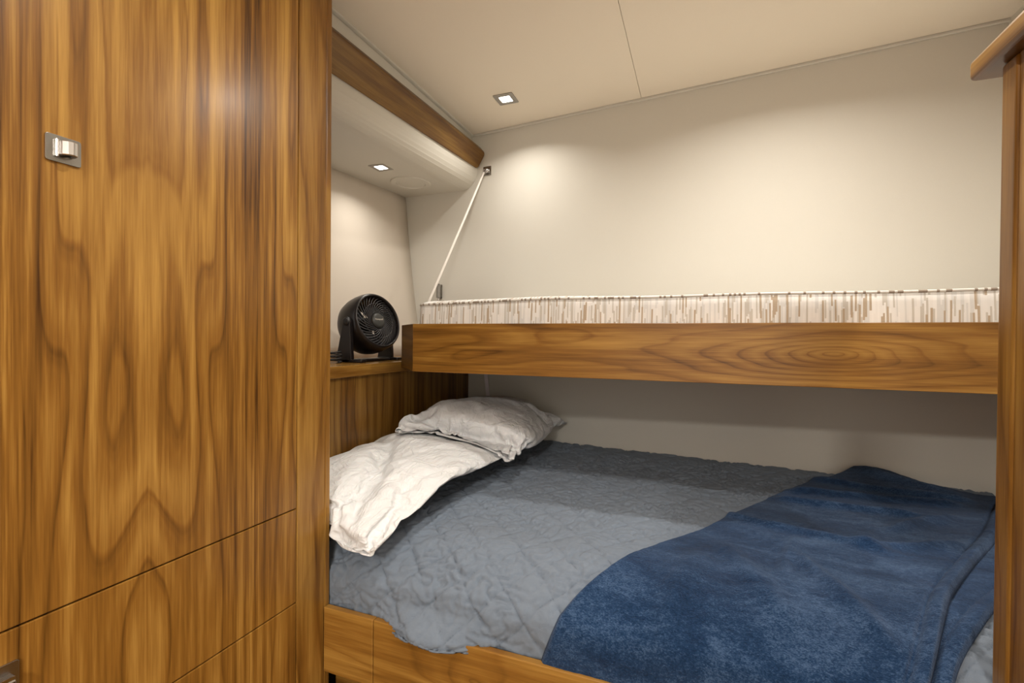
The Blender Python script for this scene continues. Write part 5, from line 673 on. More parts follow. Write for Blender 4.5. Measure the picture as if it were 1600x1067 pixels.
52,24,9,9,1,10,6,6,0,0,-2,-3,0,6,-4,5,2,-3,-13,2,-1,-2,-2,-3,-3,-3,-4,-4,1,-4,-4,-4,-4,-5,-6,-7,-4,-7,-9,-12,-20,52,21,9,0,8,5,3,-5,4,1,1,0,-2,8,3,2,2,-7,-12,3,-1,-1,-2,-3,-3,-3,-4,-3,-8,-2,-3,-3,-6,-1,-3,-5,-7,-2,-7,-10,-18,51,18,3,2,1,-2,-4,3,1,2,3,2,2,1,0,0,-1,0,0,1,0,-3,-3,-3,-3,-4,-3,-7,-8,-2,-2,-2,-4,-1,-4,-1,-3,-4,-3,-5,-17,50,-1,-1,-1,-3,-2,-4,3,1,2,2,2,1,0,1,0,-1,4,3,-3,-2,-4,-2,-3,-4,-3,
-4,-2,-2,-2,-1,-1,-1,-1,-1,-2,-2,-3,-2,-5,-4,-165,7,16,-18,39,-17,19,1,7,-13,-8,12,-8,-17,39,-18,24,-27,5,10,-10,-16,19,-19,15,-27,18,-18,14,-20,21,-24,26,-27,28,-24,20,-18,13,-2,5,-22,39,-16,-8,8,-9,-15,-5,17,-30,16,-20,-2,-8,1,-11,12,-23,20,-29,27,-32,27,-30,24,-24,18,-16,11,-2,-7,-2,-3,1,-2,-2,5,86,17,20,11,0,-23,8,23,-10,-6,10,-8,-7,-2,2,2,2,0,-5,-4,-5,-9,-21,-18,-12,-12,-11,-10,-6,-4,-2,-3,
-1,-1,-1,-1,9,-9,7,100,10,20,-18,11,10,8,8,2,-4,-2,-4,0,0,0,1,4,-11,-3,-1,-24,6,-21,-20,-15,-9,-4,-16,4,-12,1,-6,4,-3,-4,-6,-9,3,12,96,26,-9,13,12,1,8,9,12,-18,7,0,0,1,0,0,0,-7,-22,-20,-5,-15,9,-17,-11,-14,-3,-19,10,-14,-7,3,-12,-9,-4,-4,-2,5,11,107,-17,24,21,18,3,3,-1,18,-14,6,-8,0,2,-2,-4,-6,-7,-11,-24,9,-11,-5,-10,-8,-15,-23,-6,15,-12,-8,-8,-1,-16,3,-8,-5,2,10,77,9,27,-1,25,9,10,8,7,4,-4,-6,-3,
-8,-9,-10,-11,-12,-7,-20,-6,24,3,-20,-9,-20,5,-10,12,-7,-8,-8,-9,-18,6,-5,-10,-4,12,91,9,-16,23,-4,4,11,13,5,2,1,0,-12,-11,-11,-8,-8,5,-23,0,7,12,6,-6,-20,2,2,-11,-19,-16,-4,-2,-3,-3,9,-12,2,-12,11,97,-18,-8,-6,10,-4,12,13,0,1,8,21,-15,-17,2,-6,-8,-18,-7,-9,-5,4,9,9,16,-20,2,7,-19,-25,9,-1,-1,-8,-7,-7,7,-14,11,103,-13,-11,-11,-20,-6,2,8,29,15,12,-21,-1,-11,-11,-12,-13,-9,0,0,1,4,16,17,-9,14,-6,
-12,-27,-5,-5,15,-1,3,-7,-13,5,-15,16,94,-10,-24,-12,5,-6,-13,16,-19,16,14,-16,-5,-10,-8,-5,-2,15,-10,3,3,12,15,-11,13,-12,-17,-9,-3,15,-7,-12,14,-17,-4,12,-15,1,17,90,-9,-25,-4,-26,-6,12,-13,16,-7,-9,20,-24,-5,12,-10,8,-9,18,5,2,3,-21,18,-17,-12,-1,6,6,13,-11,-7,-6,7,-6,-12,12,0,-4,98,-7,-24,-29,-5,7,9,-8,-13,-7,14,-8,-6,10,-10,10,-14,15,2,-11,11,-14,16,-16,3,-8,15,6,5,5,-4,-6,-5,-5,-22,15,3,-19,
19,89,-19,-26,-16,5,10,-16,17,-10,-8,12,-6,-5,-22,21,-3,-19,10,-8,-1,9,-10,-1,19,-16,12,5,-8,-14,12,-11,-2,-1,15,-20,-3,18,-10,6,71,-1,-27,1,2,-23,11,-12,0,19,-10,-10,7,-21,25,-11,-4,-4,-2,-1,-2,0,6,-9,24,2,-12,-20,10,-13,9,-8,-4,-1,20,-17,4,14,-18,82,-3,-29,3,-19,-11,2,3,21,-19,0,15,-10,-15,26,2,-2,-2,-2,-2,-2,-3,-13,13,10,-9,-21,10,0,-14,6,-7,0,7,-9,17,-9,-4,7,72,-10,-28,-15,-6,4,-6,18,-18,3,18,
-4,-22,14,14,-17,-4,-4,-1,0,-2,4,17,1,-15,-9,13,6,-15,-6,0,-1,4,10,-1,-12,19,-3,-6,71,-29,-28,-6,4,-10,17,-1,-15,17,9,-20,3,-9,4,13,-18,0,10,0,-11,19,6,-4,-2,-8,-8,19,-14,-2,-2,7,5,2,0,-18,-6,-7,0,73,-28,-19,5,-12,6,14,-18,9,16,-4,-9,-12,15,0,-16,11,-10,10,-11,8,17,-19,-4,-5,-1,19,9,0,-2,-2,-1,-5,-14,3,10,-5,-21,9,54,-24,-20,5,-7,18,-10,-2,17,-14,-6,-4,13,7,-2,-18,2,12,0,-9,20,-18,-6,-2,0,15,9,-9,
8,-12,-3,-2,3,-14,2,2,13,-20,12,43,-18,-24,1,0,19,1,2,-2,-20,8,-8,4,14,0,-19,8,2,-10,20,-14,-8,13,1,1,-11,16,0,0,-4,-14,7,-12,5,-3,5,11,-19,15,32,-15,-23,11,1,-9,5,15,-17,-6,10,-1,-8,16,3,-18,7,-7,10,8,-20,1,-2,14,-8,-7,14,-7,-2,10,-13,4,-9,12,-6,15,-15,-5,17,25,-14,-22,11,-10,0,5,14,-19,7,-5,5,-8,15,-7,6,-14,11,5,3,-20,7,-2,-3,11,-6,-7,13,-13,13,-3,-10,-2,16,-3,10,-23,6,15,19,-15,-21,9,-4,-5,11,
7,-18,12,-11,6,-7,6,7,-11,8,-9,8,9,-19,8,-8,9,1,-10,0,14,-14,10,5,-4,-9,18,2,0,-23,19,-6,25,-19,-16,7,-5,-1,15,-6,-10,14,-13,0,10,2,-13,1,1,2,13,-15,7,-10,1,10,-9,3,-4,15,-8,-8,14,-13,15,-4,3,8,-24,19,-11,30,-22,-12,0,0,3,11,-16,11,7,-15,3,9,-14,10,3,2,4,-17,2,-5,1,8,-7,9,-1,-8,13,-13,-1,10,-11,17,-4,2,8,-24,19,-9,26,-23,-5,6,-6,7,-10,9,-10,15,-12,7,-7,-5,12,-9,2,8,-13,1,1,7,-10,5,7,-12,13,-6,-7,
7,3,-10,20,-4,1,8,-25,18,-5,22,-24,4,-8,6,-10,3,8,-13,9,7,-15,-1,2,12,-12,7,-8,11,-1,-1,-10,9,2,-11,1,10,1,-11,-1,0,-1,22,3,4,-3,-26,18,-1,18,-25,-4,-3,-1,0,12,2,-14,13,0,-13,6,0,8,-14,7,-5,9,-10,-1,6,5,-11,0,7,-6,0,11,-3,-2,-6,19,-6,16,-6,-25,18,12,4,-24,-6,3,1,-4,13,-12,-3,14,-7,-7,1,9,4,-14,0,9,1,-10,10,1,-9,-3,8,-6,2,-3,11,-1,-10,4,13,-7,21,-19,-11,4,25,2,-25,-7,0,0,6,9,-13,8,-7,11,-11,2,0,9,
-12,7,-9,1,10,-2,-9,0,6,-3,5,-8,2,10,-12,9,3,-7,5,21,-21,2,-7,24,3,-25,-4,6,-6,12,-8,-6,8,-5,0,9,-12,11,-7,5,0,-9,10,0,-10,0,5,-5,7,0,-8,12,-11,6,1,-7,3,7,20,-23,-4,1,24,2,-24,0,-3,8,-7,10,1,-14,4,-4,3,6,-8,11,-13,1,0,11,-7,-5,6,-6,5,4,-9,10,0,-10,7,-6,-1,2,8,19,-23,-4,4,22,2,-24,-3,-2,6,3,-5,8,3,-15,2,0,6,-7,12,-11,5,4,-8,6,-7,5,-3,-4,7,-6,12,-11,3,3,-1,-6,0,9,18,-25,-2,8,18,1,-24,3,-1,-5,0,7,1,
-3,10,-15,0,5,-5,11,-4,-7,5,5,-10,9,-2,-7,5,-5,4,8,-12,-1,1,8,-2,-5,10,16,-26,11,7,7,1,-24,-1,4,2,-1,-6,0,0,2,13,-15,3,-3,8,-8,7,2,2,-12,8,-7,4,-5,8,5,-7,-6,6,-6,8,-8,11,5,10,-25,13,-6,3,16,-23,-1,-2,5,-2,5,0,-1,-2,-3,14,-16,3,4,-6,7,-6,-1,8,-9,7,-7,5,-4,3,6,-9,7,-8,5,-6,17,11,-12,-16,15,-9,1,19,-22,4,-1,-5,3,-2,6,-5,-2,0,1,14,-15,0,6,1,-7,3,-3,8,-8,5,-5,10,-1,-9,9,-5,-5,0,0,16,12,-9,-17,13,-11,1,
20,-21,4,-4,3,-5,0,6,-6,5,-5,-1,2,14,-14,4,-6,1,5,-3,-3,8,-8,11,-7,-4,0,5,6,-7,1,-4,11,16,-10,-17,12,-10,0,21,-21,6,-7,0,4,-5,5,-5,1,7,-8,0,1,15,-12,-4,9,-6,-3,5,-3,10,-1,-11,0,8,-1,5,-3,-9,9,4,15,-11,-16,9,-9,2,19,-19,7,-8,3,-3,4,-5,1,7,-7,7,-8,5,-3,13,-2,-11,8,0,-8,8,0,-10,-1,8,-5,10,-3,-10,8,3,5,13,-18,-10,8,-8,4,17,-19,8,-9,6,-2,-1,0,1,6,-11,4,4,-6,8,-10,5,7,-12,4,8,-12,0,0,9,-9,0,10,-10,6,5,
5,5,6,-20,-5,-1,-2,11,11,-18,8,-10,6,4,2,0,1,0,-13,8,-5,6,2,-11,10,-4,-4,8,-10,0,10,-1,-9,0,8,-8,6,-6,2,3,6,13,-18,4,-2,-1,-4,17,-17,8,-10,0,1,7,-6,1,1,6,-10,12,-3,-8,5,-4,10,-2,-10,0,11,1,-12,3,3,-4,3,-6,6,-5,5,0,16,-16,-4,-1,0,2,18,-18,7,-6,6,1,-7,-1,11,1,-3,-11,11,-9,2,-4,0,10,-8,-2,11,2,-10,5,-8,3,0,-3,3,-3,7,-4,-1,17,-3,-13,2,-2,-2,20,-18,6,-5,6,-3,6,-2,-6,13,-11,-6,10,-9,-1,4,2,-6,2,8,-10,1,
5,-6,8,-8,0,0,0,1,3,4,-9,14,6,-15,-5,1,0,23,-20,1,1,6,-7,6,-8,-1,16,-10,-5,7,-7,-1,0,0,1,9,-9,-1,6,-6,0,1,10,0,-1,0,0,0,-1,-3,-5,18,-8,-12,4,-3,26,-22,6,0,0,-2,-8,2,9,-8,14,-14,4,-6,3,2,1,1,-7,-1,9,-7,6,1,0,1,-8,-1,0,-1,0,0,0,1,17,-6,-12,6,-5,30,-25,-5,0,0,0,0,10,-5,4,-8,15,-15,4,-5,0,0,0,0,6,-5,7,-7,-1,0,1,4,-5,1,-2,4,1,0,-4,17,-6,-11,6,-5,34,-27,-6,10,0,1,0,-10,-2,1,5,-6,16,-16,4,1,0,1,1,-6,-1,
0,7,0,-7,3,-3,3,-3,-1,2,5,-1,-5,16,-8,-9,8,-7,34,-9,-9,-15,8,-4,0,5,-9,5,-5,5,-5,16,-16,-1,0,0,1,4,0,0,-5,1,7,-8,0,2,1,0,-1,6,-8,9,5,-1,-13,8,-7,32,-14,-3,-15,1,2,4,-5,4,-4,6,-7,7,-7,16,-15,-2,1,1,-2,0,1,5,-2,-4,7,-6,-1,0,-1,7,-6,6,-5,2,7,-11,9,-8,38,-23,-3,-10,6,0,-4,3,-5,-1,2,7,-6,8,-9,16,-15,-3,0,2,1,-3,3,2,-1,-4,7,1,-5,3,-6,-1,6,-5,1,6,-8,9,-9,35,-19,-7,-6,5,-4,1,-1,6,0,-7,-2,6,10,-5,-6,15,
-14,-3,-3,2,1,-3,0,1,3,-4,1,8,-1,-7,0,4,-5,6,0,-6,8,-8,33,-16,-8,-5,3,-2,-4,5,2,2,-1,-7,15,-6,-4,-5,16,3,-6,-4,-6,-1,0,3,-3,-2,0,5,-6,2,5,-2,-6,6,-1,-5,9,-5,-4,33,-14,-7,-6,-2,-1,-1,0,0,2,5,-6,8,13,-11,-7,-4,14,2,0,-1,-1,-1,-1,-1,-1,-2,-1,-8,6,-3,-3,5,0,-5,6,1,-2,-5,32,-10,-6,-5,-2,3,2,0,0,-6,-4,2,4,5,14,-2,-19,-5,-1,-1,0,0,0,0,1,0,1,4,-6,4,-4,3,1,-4,4,-1,2,-6,1,33,-6,-5,-4,-2,0,2,2,2,2,4,-5,0,-1,
0,2,3,1,-2,-3,-3,-2,-3,-2,-3,-3,-2,-1,-1,-1,-1,-1,1,0,0,1,1,5,-6]
PILLOW2 = [-1197,1610,-466,137,13,-3,19,8,-1,25,-4,23,4,24,4,23,6,21,7,20,6,18,8,18,9,17,10,18,8,19,3,23,-2,21,-10,20,-5,26,0,24,4,14,-9,8,14,8,6,19,9,9,2,26,-13,27,-1,28,-5,31,-3,31,-5,33,-4,29,-1,29,-3,32,-4,30,-2,31,-3,26,2,26,0,23,5,20,7,-5,-8,31,-4,32,-5,3,20,-31,9,19,0,30,-19,-966,18,14,26,12,27,26,27,27,28,24,27,26,26,26,25,24,15,7,15,17,18,28,15,27,18,28,27,28,29,24,28,29,26,27,21,25,18,24,19,25,17,
-27,20,25,28,-1008,19,27,21,18,26,28,27,28,25,24,27,26,27,26,20,25,5,18,17,28,12,29,18,24,27,26,29,25,28,25,29,29,25,26,19,23,28,24,19,28,1,-26,26,26,24,-994,-3,20,21,25,27,28,27,27,25,24,27,28,27,25,17,25,-1,23,25,27,16,27,21,25,28,29,23,29,28,26,29,28,26,23,18,22,22,28,28,21,-6,-20,27,29,18,-1010,16,13,25,28,23,25,25,27,26,28,25,27,28,25,12,25,5,22,22,23,26,28,25,26,26,29,28,26,29,29,26,29,26,
21,16,23,22,22,28,29,-20,-7,25,21,18,-1000,13,9,28,28,28,28,26,17,22,24,27,28,27,26,9,24,14,15,28,27,22,29,28,27,27,28,28,29,29,27,28,28,26,19,16,23,23,28,17,15,27,-20,25,16,-21,-981,20,8,25,27,28,27,28,25,25,24,18,28,20,24,25,12,5,26,26,28,28,28,29,28,29,29,29,29,28,28,28,21,24,26,13,24,26,18,24,24,20,-7,20,-4,-8,-983,18,12,19,25,28,28,26,17,25,24,25,19,24,25,28,29,27,-2,26,28,29,28,29,28,29,28,
29,28,29,28,29,22,24,28,26,16,26,20,1,19,21,18,26,-2,-23,-986,17,21,10,19,28,28,24,25,13,23,24,25,28,28,30,29,9,26,22,27,28,28,28,29,28,28,29,27,28,29,28,24,22,28,29,9,14,27,26,12,25,18,26,-3,-22,-978,-5,21,12,10,28,26,26,29,9,20,29,27,28,29,29,28,15,28,26,24,26,29,28,28,29,28,29,28,29,28,28,20,27,17,24,15,26,26,26,13,27,9,5,15,-30,-992,4,27,4,22,28,28,23,27,10,26,28,29,26,28,29,27,20,29,28,24,27,
28,28,29,28,29,28,29,28,29,17,26,28,20,27,22,24,21,25,20,10,28,-4,-12,-18,-997,7,27,26,22,12,28,28,10,24,28,28,25,28,28,29,27,26,28,29,26,26,29,28,28,29,28,29,28,28,29,21,18,28,28,27,27,23,23,24,22,22,-24,7,-22,18,-1018,13,25,21,29,19,19,29,29,11,22,26,28,29,29,27,29,28,29,29,29,24,29,28,29,28,28,29,28,28,21,21,28,29,27,28,28,28,24,25,24,15,-17,-28,6,22,-1038,16,28,17,25,14,29,28,28,28,21,15,28,
29,29,28,29,29,28,28,29,29,28,28,27,29,29,28,28,27,25,21,28,28,28,28,27,25,27,25,24,16,-27,1,-7,18,-1051,19,25,28,1,28,28,29,24,26,28,18,28,29,29,29,29,28,29,29,29,27,29,29,28,28,28,28,28,23,26,29,27,28,27,27,27,26,27,26,23,14,-4,-20,14,2,-1051,23,5,21,20,27,28,13,27,26,28,27,29,29,29,28,29,29,29,28,29,29,28,28,28,29,28,29,22,29,28,28,28,27,27,27,27,26,27,26,15,1,26,-10,3,-30,-1042,25,22,22,22,20,
17,24,29,21,27,28,29,29,29,29,28,29,29,29,28,29,28,29,28,28,29,29,27,26,29,27,27,27,27,27,27,26,27,26,6,23,21,6,-13,-30,-1038,30,23,21,22,22,6,17,21,26,27,29,28,29,29,29,28,29,29,28,29,29,29,28,28,29,29,28,27,28,28,27,27,27,27,27,27,27,27,26,19,17,16,8,-9,-24,-1041,19,17,15,27,23,26,19,9,28,21,29,26,29,29,28,29,29,29,28,29,29,28,29,29,28,29,28,29,27,27,28,27,27,27,27,27,27,25,23,22,20,16,8,-20,7,
-1082,20,19,23,25,26,19,23,26,16,28,23,29,29,29,29,29,28,29,29,29,28,29,29,29,28,29,28,28,28,27,28,27,27,27,27,27,26,21,23,22,25,17,9,-2,-8,-1094,21,19,21,26,18,22,23,24,24,28,29,29,28,29,29,29,29,29,28,29,29,29,28,29,29,28,28,28,28,28,28,27,27,27,27,27,23,25,24,23,19,16,0,12,-8,-1099,20,18,19,22,23,24,23,25,27,29,28,29,29,29,29,28,29,29,29,29,28,29,29,28,29,28,28,29,28,27,28,28,27,27,27,25,26,24,
24,21,13,21,11,5,-9,-1101,18,18,20,22,22,24,24,27,29,28,29,28,29,28,29,29,28,29,29,29,29,29,28,29,28,28,29,28,28,28,28,27,28,27,26,26,25,24,23,21,17,11,19,5,-9,-1101,15,17,20,22,23,24,27,28,26,29,28,29,28,29,29,29,29,29,29,28,29,29,28,29,28,29,28,28,28,28,28,28,27,27,27,26,24,24,23,18,21,16,12,6,-8,-1098,10,16,19,22,25,25,28,26,28,28,28,29,28,29,29,29,29,29,29,29,28,29,29,28,29,28,28,29,28,28,27,
28,27,27,27,26,24,24,22,21,18,16,12,7,-7,-1096,10,10,20,23,25,26,27,27,28,28,28,29,28,29,29,29,29,29,29,29,28,29,29,28,29,28,29,28,28,28,28,27,27,27,27,25,25,23,22,21,18,16,12,6,-5,-1078,6,6,6,26,27,26,27,27,27,28,29,28,28,29,29,29,29,29,29,28,29,29,29,28,29,28,29,28,28,28,28,27,28,26,26,26,24,24,21,20,18,14,14,6,-3,-1096,9,10,21,24,26,26,26,27,28,27,28,29,29,28,29,29,29,29,28,29,29,29,29,28,29,
28,29,28,29,28,27,28,27,27,26,25,24,22,23,19,15,19,10,6,0,-1102,9,17,22,24,25,26,26,27,27,28,27,29,28,29,29,29,29,29,28,29,29,29,29,28,29,29,28,29,28,28,28,27,27,27,26,25,24,24,18,19,21,13,10,5,3,-1106,13,20,22,24,25,25,26,27,27,27,28,28,28,29,29,29,29,29,28,29,29,29,29,29,28,29,28,29,28,28,28,27,27,27,26,25,24,24,21,20,11,14,11,3,7,-1108,22,21,18,25,24,25,28,27,27,27,27,26,27,29,29,29,29,29,28,
29,29,29,29,29,29,28,29,28,28,28,28,27,27,27,26,25,24,23,22,20,14,7,10,13,1,-1107,17,26,24,25,24,25,25,24,24,27,27,28,28,29,29,29,29,29,28,29,29,29,29,29,29,28,29,28,28,28,28,27,27,27,25,25,24,23,22,20,17,13,11,5,-2,-1104,18,19,24,24,25,25,25,25,27,28,27,28,29,28,29,29,29,29,28,29,29,29,29,29,29,28,29,28,29,28,27,28,26,26,26,24,24,23,22,20,18,15,11,4,-5,-1102,18,21,21,24,25,25,25,27,26,27,28,28,
29,28,29,29,29,29,28,29,29,29,29,29,29,28,29,28,29,28,28,27,26,25,25,25,24,23,22,20,19,17,11,4,-8,-1102,19,19,22,24,25,25,26,26,27,27,28,28,29,28,29,29,29,29,28,29,29,29,29,29,29,28,29,29,28,27,29,26,26,25,24,24,22,20,25,21,21,19,14,1,-9,-1101,18,20,22,24,24,26,26,26,27,27,28,28,29,28,29,29,29,29,28,29,29,29,29,29,29,28,29,28,28,29,27,26,25,24,24,18,22,27,18,21,21,25,18,0,-11,-1100,18,20,22,24,25,
25,26,27,27,27,28,28,29,28,29,29,29,29,28,29,29,29,29,29,29,28,28,29,29,27,26,26,19,25,24,26,28,17,24,25,19,16,22,0,-13,-1099,18,20,23,23,25,26,26,27,27,27,28,28,29,28,29,29,29,29,28,29,29,29,29,29,29,28,29,29,25,26,26,26,28,27,26,25,25,22,23,20,20,18,13,2,-14,-1098,17,21,22,24,25,25,27,26,28,27,28,28,29,28,29,29,29,29,28,29,29,29,29,29,29,29,28,29,28,27,28,27,27,25,26,23,23,24,24,19,16,19,11,4,
-16,-1095,17,20,23,23,25,26,26,27,28,27,28,29,28,29,28,29,29,29,29,28,29,29,29,29,29,29,28,28,29,28,28,28,27,26,26,25,23,23,20,20,18,15,10,5,-17,-1092,17,19,22,24,25,26,26,27,28,27,28,29,28,29,28,29,29,29,29,28,29,29,29,29,29,28,29,29,28,28,28,29,28,24,23,18,26,27,21,20,21,11,9,7,-29,-1079,21,17,21,24,25,26,26,27,28,28,28,28,28,29,29,28,29,29,29,29,28,29,29,29,29,29,29,28,29,28,29,28,17,25,24,18,
25,28,18,18,27,11,9,6,-21,-1078,17,21,20,25,24,26,26,27,28,28,28,28,28,29,29,28,29,29,29,29,29,28,29,29,29,29,29,28,29,28,28,26,21,11,25,26,21,28,11,26,27,11,5,6,-10,-1078,17,19,24,22,25,26,26,28,27,28,28,28,29,28,29,28,29,29,29,29,29,29,28,29,29,29,29,28,29,28,27,25,20,15,13,25,28,26,11,23,25,1,5,12,3,-1077,18,20,23,24,24,26,26,28,27,28,28,28,29,28,29,29,28,29,29,29,29,29,29,28,29,29,29,28,28,28,
26,24,20,12,20,19,21,26,16,18,22,-4,7,2,30,-1078,20,20,22,24,26,26,25,28,27,28,28,28,29,28,29,29,28,29,29,29,29,29,29,28,29,29,29,28,28,27,25,22,19,17,15,12,23,24,7,26,25,-5,-8,26,25,-1073,21,22,21,25,24,26,27,27,27,28,28,28,29,28,29,29,29,28,29,29,29,29,29,28,29,29,29,28,28,26,24,20,17,15,9,28,16,13,24,28,-4,1,9,19,21,-1060,22,20,24,23,25,26,27,27,27,28,28,29,28,28,29,29,29,28,29,29,29,29,29,28,
29,29,28,29,28,24,22,19,13,8,28,28,14,27,24,14,16,7,11,13,-4,-1057,20,21,22,24,25,27,26,28,27,28,28,29,28,29,28,29,29,29,28,29,29,29,29,28,29,29,28,28,27,19,25,13,6,29,28,27,11,28,25,18,3,18,20,-18,11,-1053,18,21,22,24,26,26,27,28,28,28,28,28,28,29,28,29,29,29,29,29,28,29,29,28,29,28,28,28,27,23,16,2,29,28,28,25,9,28,16,27,19,19,17,-10,-18,-1046,16,21,22,25,26,26,27,28,28,28,28,28,29,28,29,28,29,
29,29,29,28,29,29,28,28,29,27,28,26,23,5,26,25,16,26,28,13,29,16,29,25,23,17,0,-13,-1073,15,20,23,24,26,27,27,28,28,28,28,29,28,28,29,29,29,28,29,28,29,29,28,29,28,28,27,27,25,24,19,18,8,28,23,23,28,25,21,22,27,28,19,4,-13,-1085,14,19,23,25,26,27,28,27,28,29,28,28,29,28,29,28,29,29,28,28,29,28,29,28,28,28,27,24,24,22,15,9,29,24,24,28,20,29,29,26,27,25,19,8,-12,-1097,13,17,24,26,26,27,28,28,28,28,
28,29,28,29,29,28,28,28,28,28,29,29,29,28,27,27,26,22,22,13,14,26,21,28,25,28,25,29,27,23,29,27,24,11,-23,-1089,11,12,25,26,27,27,27,28,29,28,28,29,28,29,28,28,29,28,26,29,29,28,28,27,25,22,27,21,21,17,18,20,26,28,29,28,29,25,22,28,29,20,29,21,-10,-1119,14,18,25,26,27,27,28,29,28,29,28,29,28,28,28,27,28,26,28,29,29,25,28,25,18,28,22,21,20,15,23,25,28,29,28,28,24,27,27,29,21,26,29,24,2,-1136,16,20,
25,26,28,29,27,29,28,29,29,26,28,26,29,29,28,25,28,28,29,21,28,19,27,14,20,22,23,27,19,28,28,28,26,27,29,26,29,24,27,25,27,27,7,-1143,17,22,25,28,29,26,28,29,29,28,29,25,27,27,28,28,26,29,26,29,28,27,11,28,26,9,28,26,23,11,28,29,27,27,28,29,27,29,27,25,28,23,28,28,9,-1146,18,22,29,28,25,29,29,28,29,29,28,24,22,29,28,28,28,29,21,26,28,15,28,29,24,7,23,24,15,28,28,29,27,28,29,29,25,27,29,28,27,28,
22,23,19,-1149,17,28,26,26,28,29,29,29,28,29,28,23,28,22,28,28,28,26,26,19,28,14,28,25,27,26,25,11,10,28,29,28,29,29,28,28,28,22,28,28,28,28,24,19,28,-1153,23,22,27,29,29,29,28,29,28,28,29,28,22,26,26,19,27,28,27,18,28,12,27,28,24,28,17,8,23,28,29,29,29,28,29,28,28,19,28,28,29,28,27,13,30,-1147,27,27,27,21,28,29,28,28,29,28,28,28,24,26,23,16,24,25,27,22,26,20,21,29,28,26,27,-6,26,29,28,29,29,28,
29,27,24,29,29,29,29,28,28,8,6,-990,-8,-3,27,-28,25,-12,6,-5,27,1,-7,31,-4,31,-2,25,3,24,4,24,5,24,4,24,5,23,5,20,5,23,3,21,6,14,7,16,-1,29,0,29,-1,29,0,29,-1,29,0,29,-1,29,0,29,0,28,0,28,1,25,3,26,2,26,2,25,2,26,1,26,1,26,0,19,9,20,-26,25,-3,31,-2,3,4,19,10,15,11,16,8,-1014,-10,-9,19,24,28,18,27,22,24,27,29,27,26,26,27,26,23,28,22,28,29,28,29,28,29,27,28,28,29,27,27,29,28,22,25,26,21,10,29,2,22,
15,25,-984,-26,-15,29,28,10,28,29,22,24,28,25,29,28,26,24,28,27,19,28,28,28,28,29,29,26,29,29,26,29,29,26,28,25,28,24,25,7,27,26,7,21,10,14,-986,7,-28,26,26,29,9,20,27,25,26,28,28,28,25,26,28,21,28,25,29,28,29,29,26,28,29,28,28,28,26,28,25,29,24,27,28,24,3,27,16,23,2,10,-988,19,-25,20,28,10,23,28,18,23,27,28,29,28,24,28,23,26,28,29,28,28,29,24,28,29,28,29,25,28,28,27,28,27,28,28,24,25,21,0,17,21,
2,11,-985,24,-13,10,7,27,27,24,25,25,26,20,27,27,25,28,26,27,26,28,29,28,28,29,27,28,29,23,28,29,27,27,28,28,28,21,25,16,22,18,28,-7,22,18,-984,2,20,-29,25,20,25,28,19,28,29,28,26,19,27,26,24,29,28,28,29,28,29,28,26,29,28,27,23,28,28,29,26,27,21,27,21,23,29,18,3,8,25,-7,-951,9,5,-23,27,9,26,27,25,23,29,27,27,28,28,16,27,30,28,26,28,28,28,29,28,29,25,24,29,29,28,29,20,26,28,29,17,29,24,0,26,8,26,5,
-976,1,0,3,29,-4,27,27,28,22,27,27,29,28,28,24,27,24,28,27,28,28,29,28,28,25,26,29,29,29,28,29,19,29,29,28,28,2,23,17,27,14,-9,31,-949,2,-2,-4,-18,30,17,27,28,23,28,24,28,29,24,27,23,29,28,25,29,28,28,28,28,29,27,29,29,29,28,21,29,29,29,28,29,28,-12,27,17,0,16,27,-961,12,-19,-11,11,29,27,11,25,26,25,26,28,28,25,27,25,28,25,28,28,29,28,29,28,29,29,29,28,29,28,28,27,29,29,29,20,30,1,15,23,24,-10,24,
-985,13,14,-23,26,22,12,15,23,26,26,27,29,25,24,28,27,28,29,29,29,29,29,29,28,28,29,29,28,27,28,29,29,29,28,29,23,24,24,15,7,4,29,9,-1005,1,13,15,6,12,14,22,24,28,25,28,28,29,24,29,29,29,28,29,29,28,29,28,29,28,29,28,29,29,29,28,29,28,28,12,24,23,20,19,23,21,-1,28,-1022,0,1,14,14,23,17,23,22,28,23,28,28,29,28,29,29,29,28,28,29,28,29,29,28,29,29,28,28,29,29,28,29,26,28,27,24,23,15,27,25,5,26,8,
-1036,0,2,11,14,18,20,28,22,27,29,29,29,29,28,29,29,25,29,29,28,29,29,28,29,29,29,28,29,29,28,29,29,28,29,20,29,28,26,5,27,14,28,21,-1057,-6,2,13,15,19,21,22,29,29,29,28,29,29,29,28,25,29,29,28,29,29,29,29,28,29,29,29,29,29,28,29,29,28,28,27,24,28,25,27,-4,21,28,28,-1065,-7,-2,15,16,20,21,26,29,29,29,28,29,29,28,29,29,23,29,29,29,29,29,28,29,29,29,28,29,28,28,29,28,28,23,28,24,28,28,22,27,22,2,30,
-1053,-15,-9,15,17,20,24,27,29,29,29,28,29,29,28,29,26,24,29,29,29,29,28,28,29,29,29,28,29,28,28,26,29,28,25,27,29,23,29,20,24,28,29,4,-1039,-19,-21,15,16,22,25,28,29,29,28,29,29,28,26,29,24,28,29,28,29,28,28,29,29,28,29,27,29,28,27,29,27,28,26,28,27,27,29,21,29,25,29,21,-1078,-18,12,10,7,20,26,28,29,29,28,29,28,26,25,28,27,29,26,29,29,29,28,28,29,29,28,28,28,28,28,27,28,29,27,29,26,29,25,23,29,
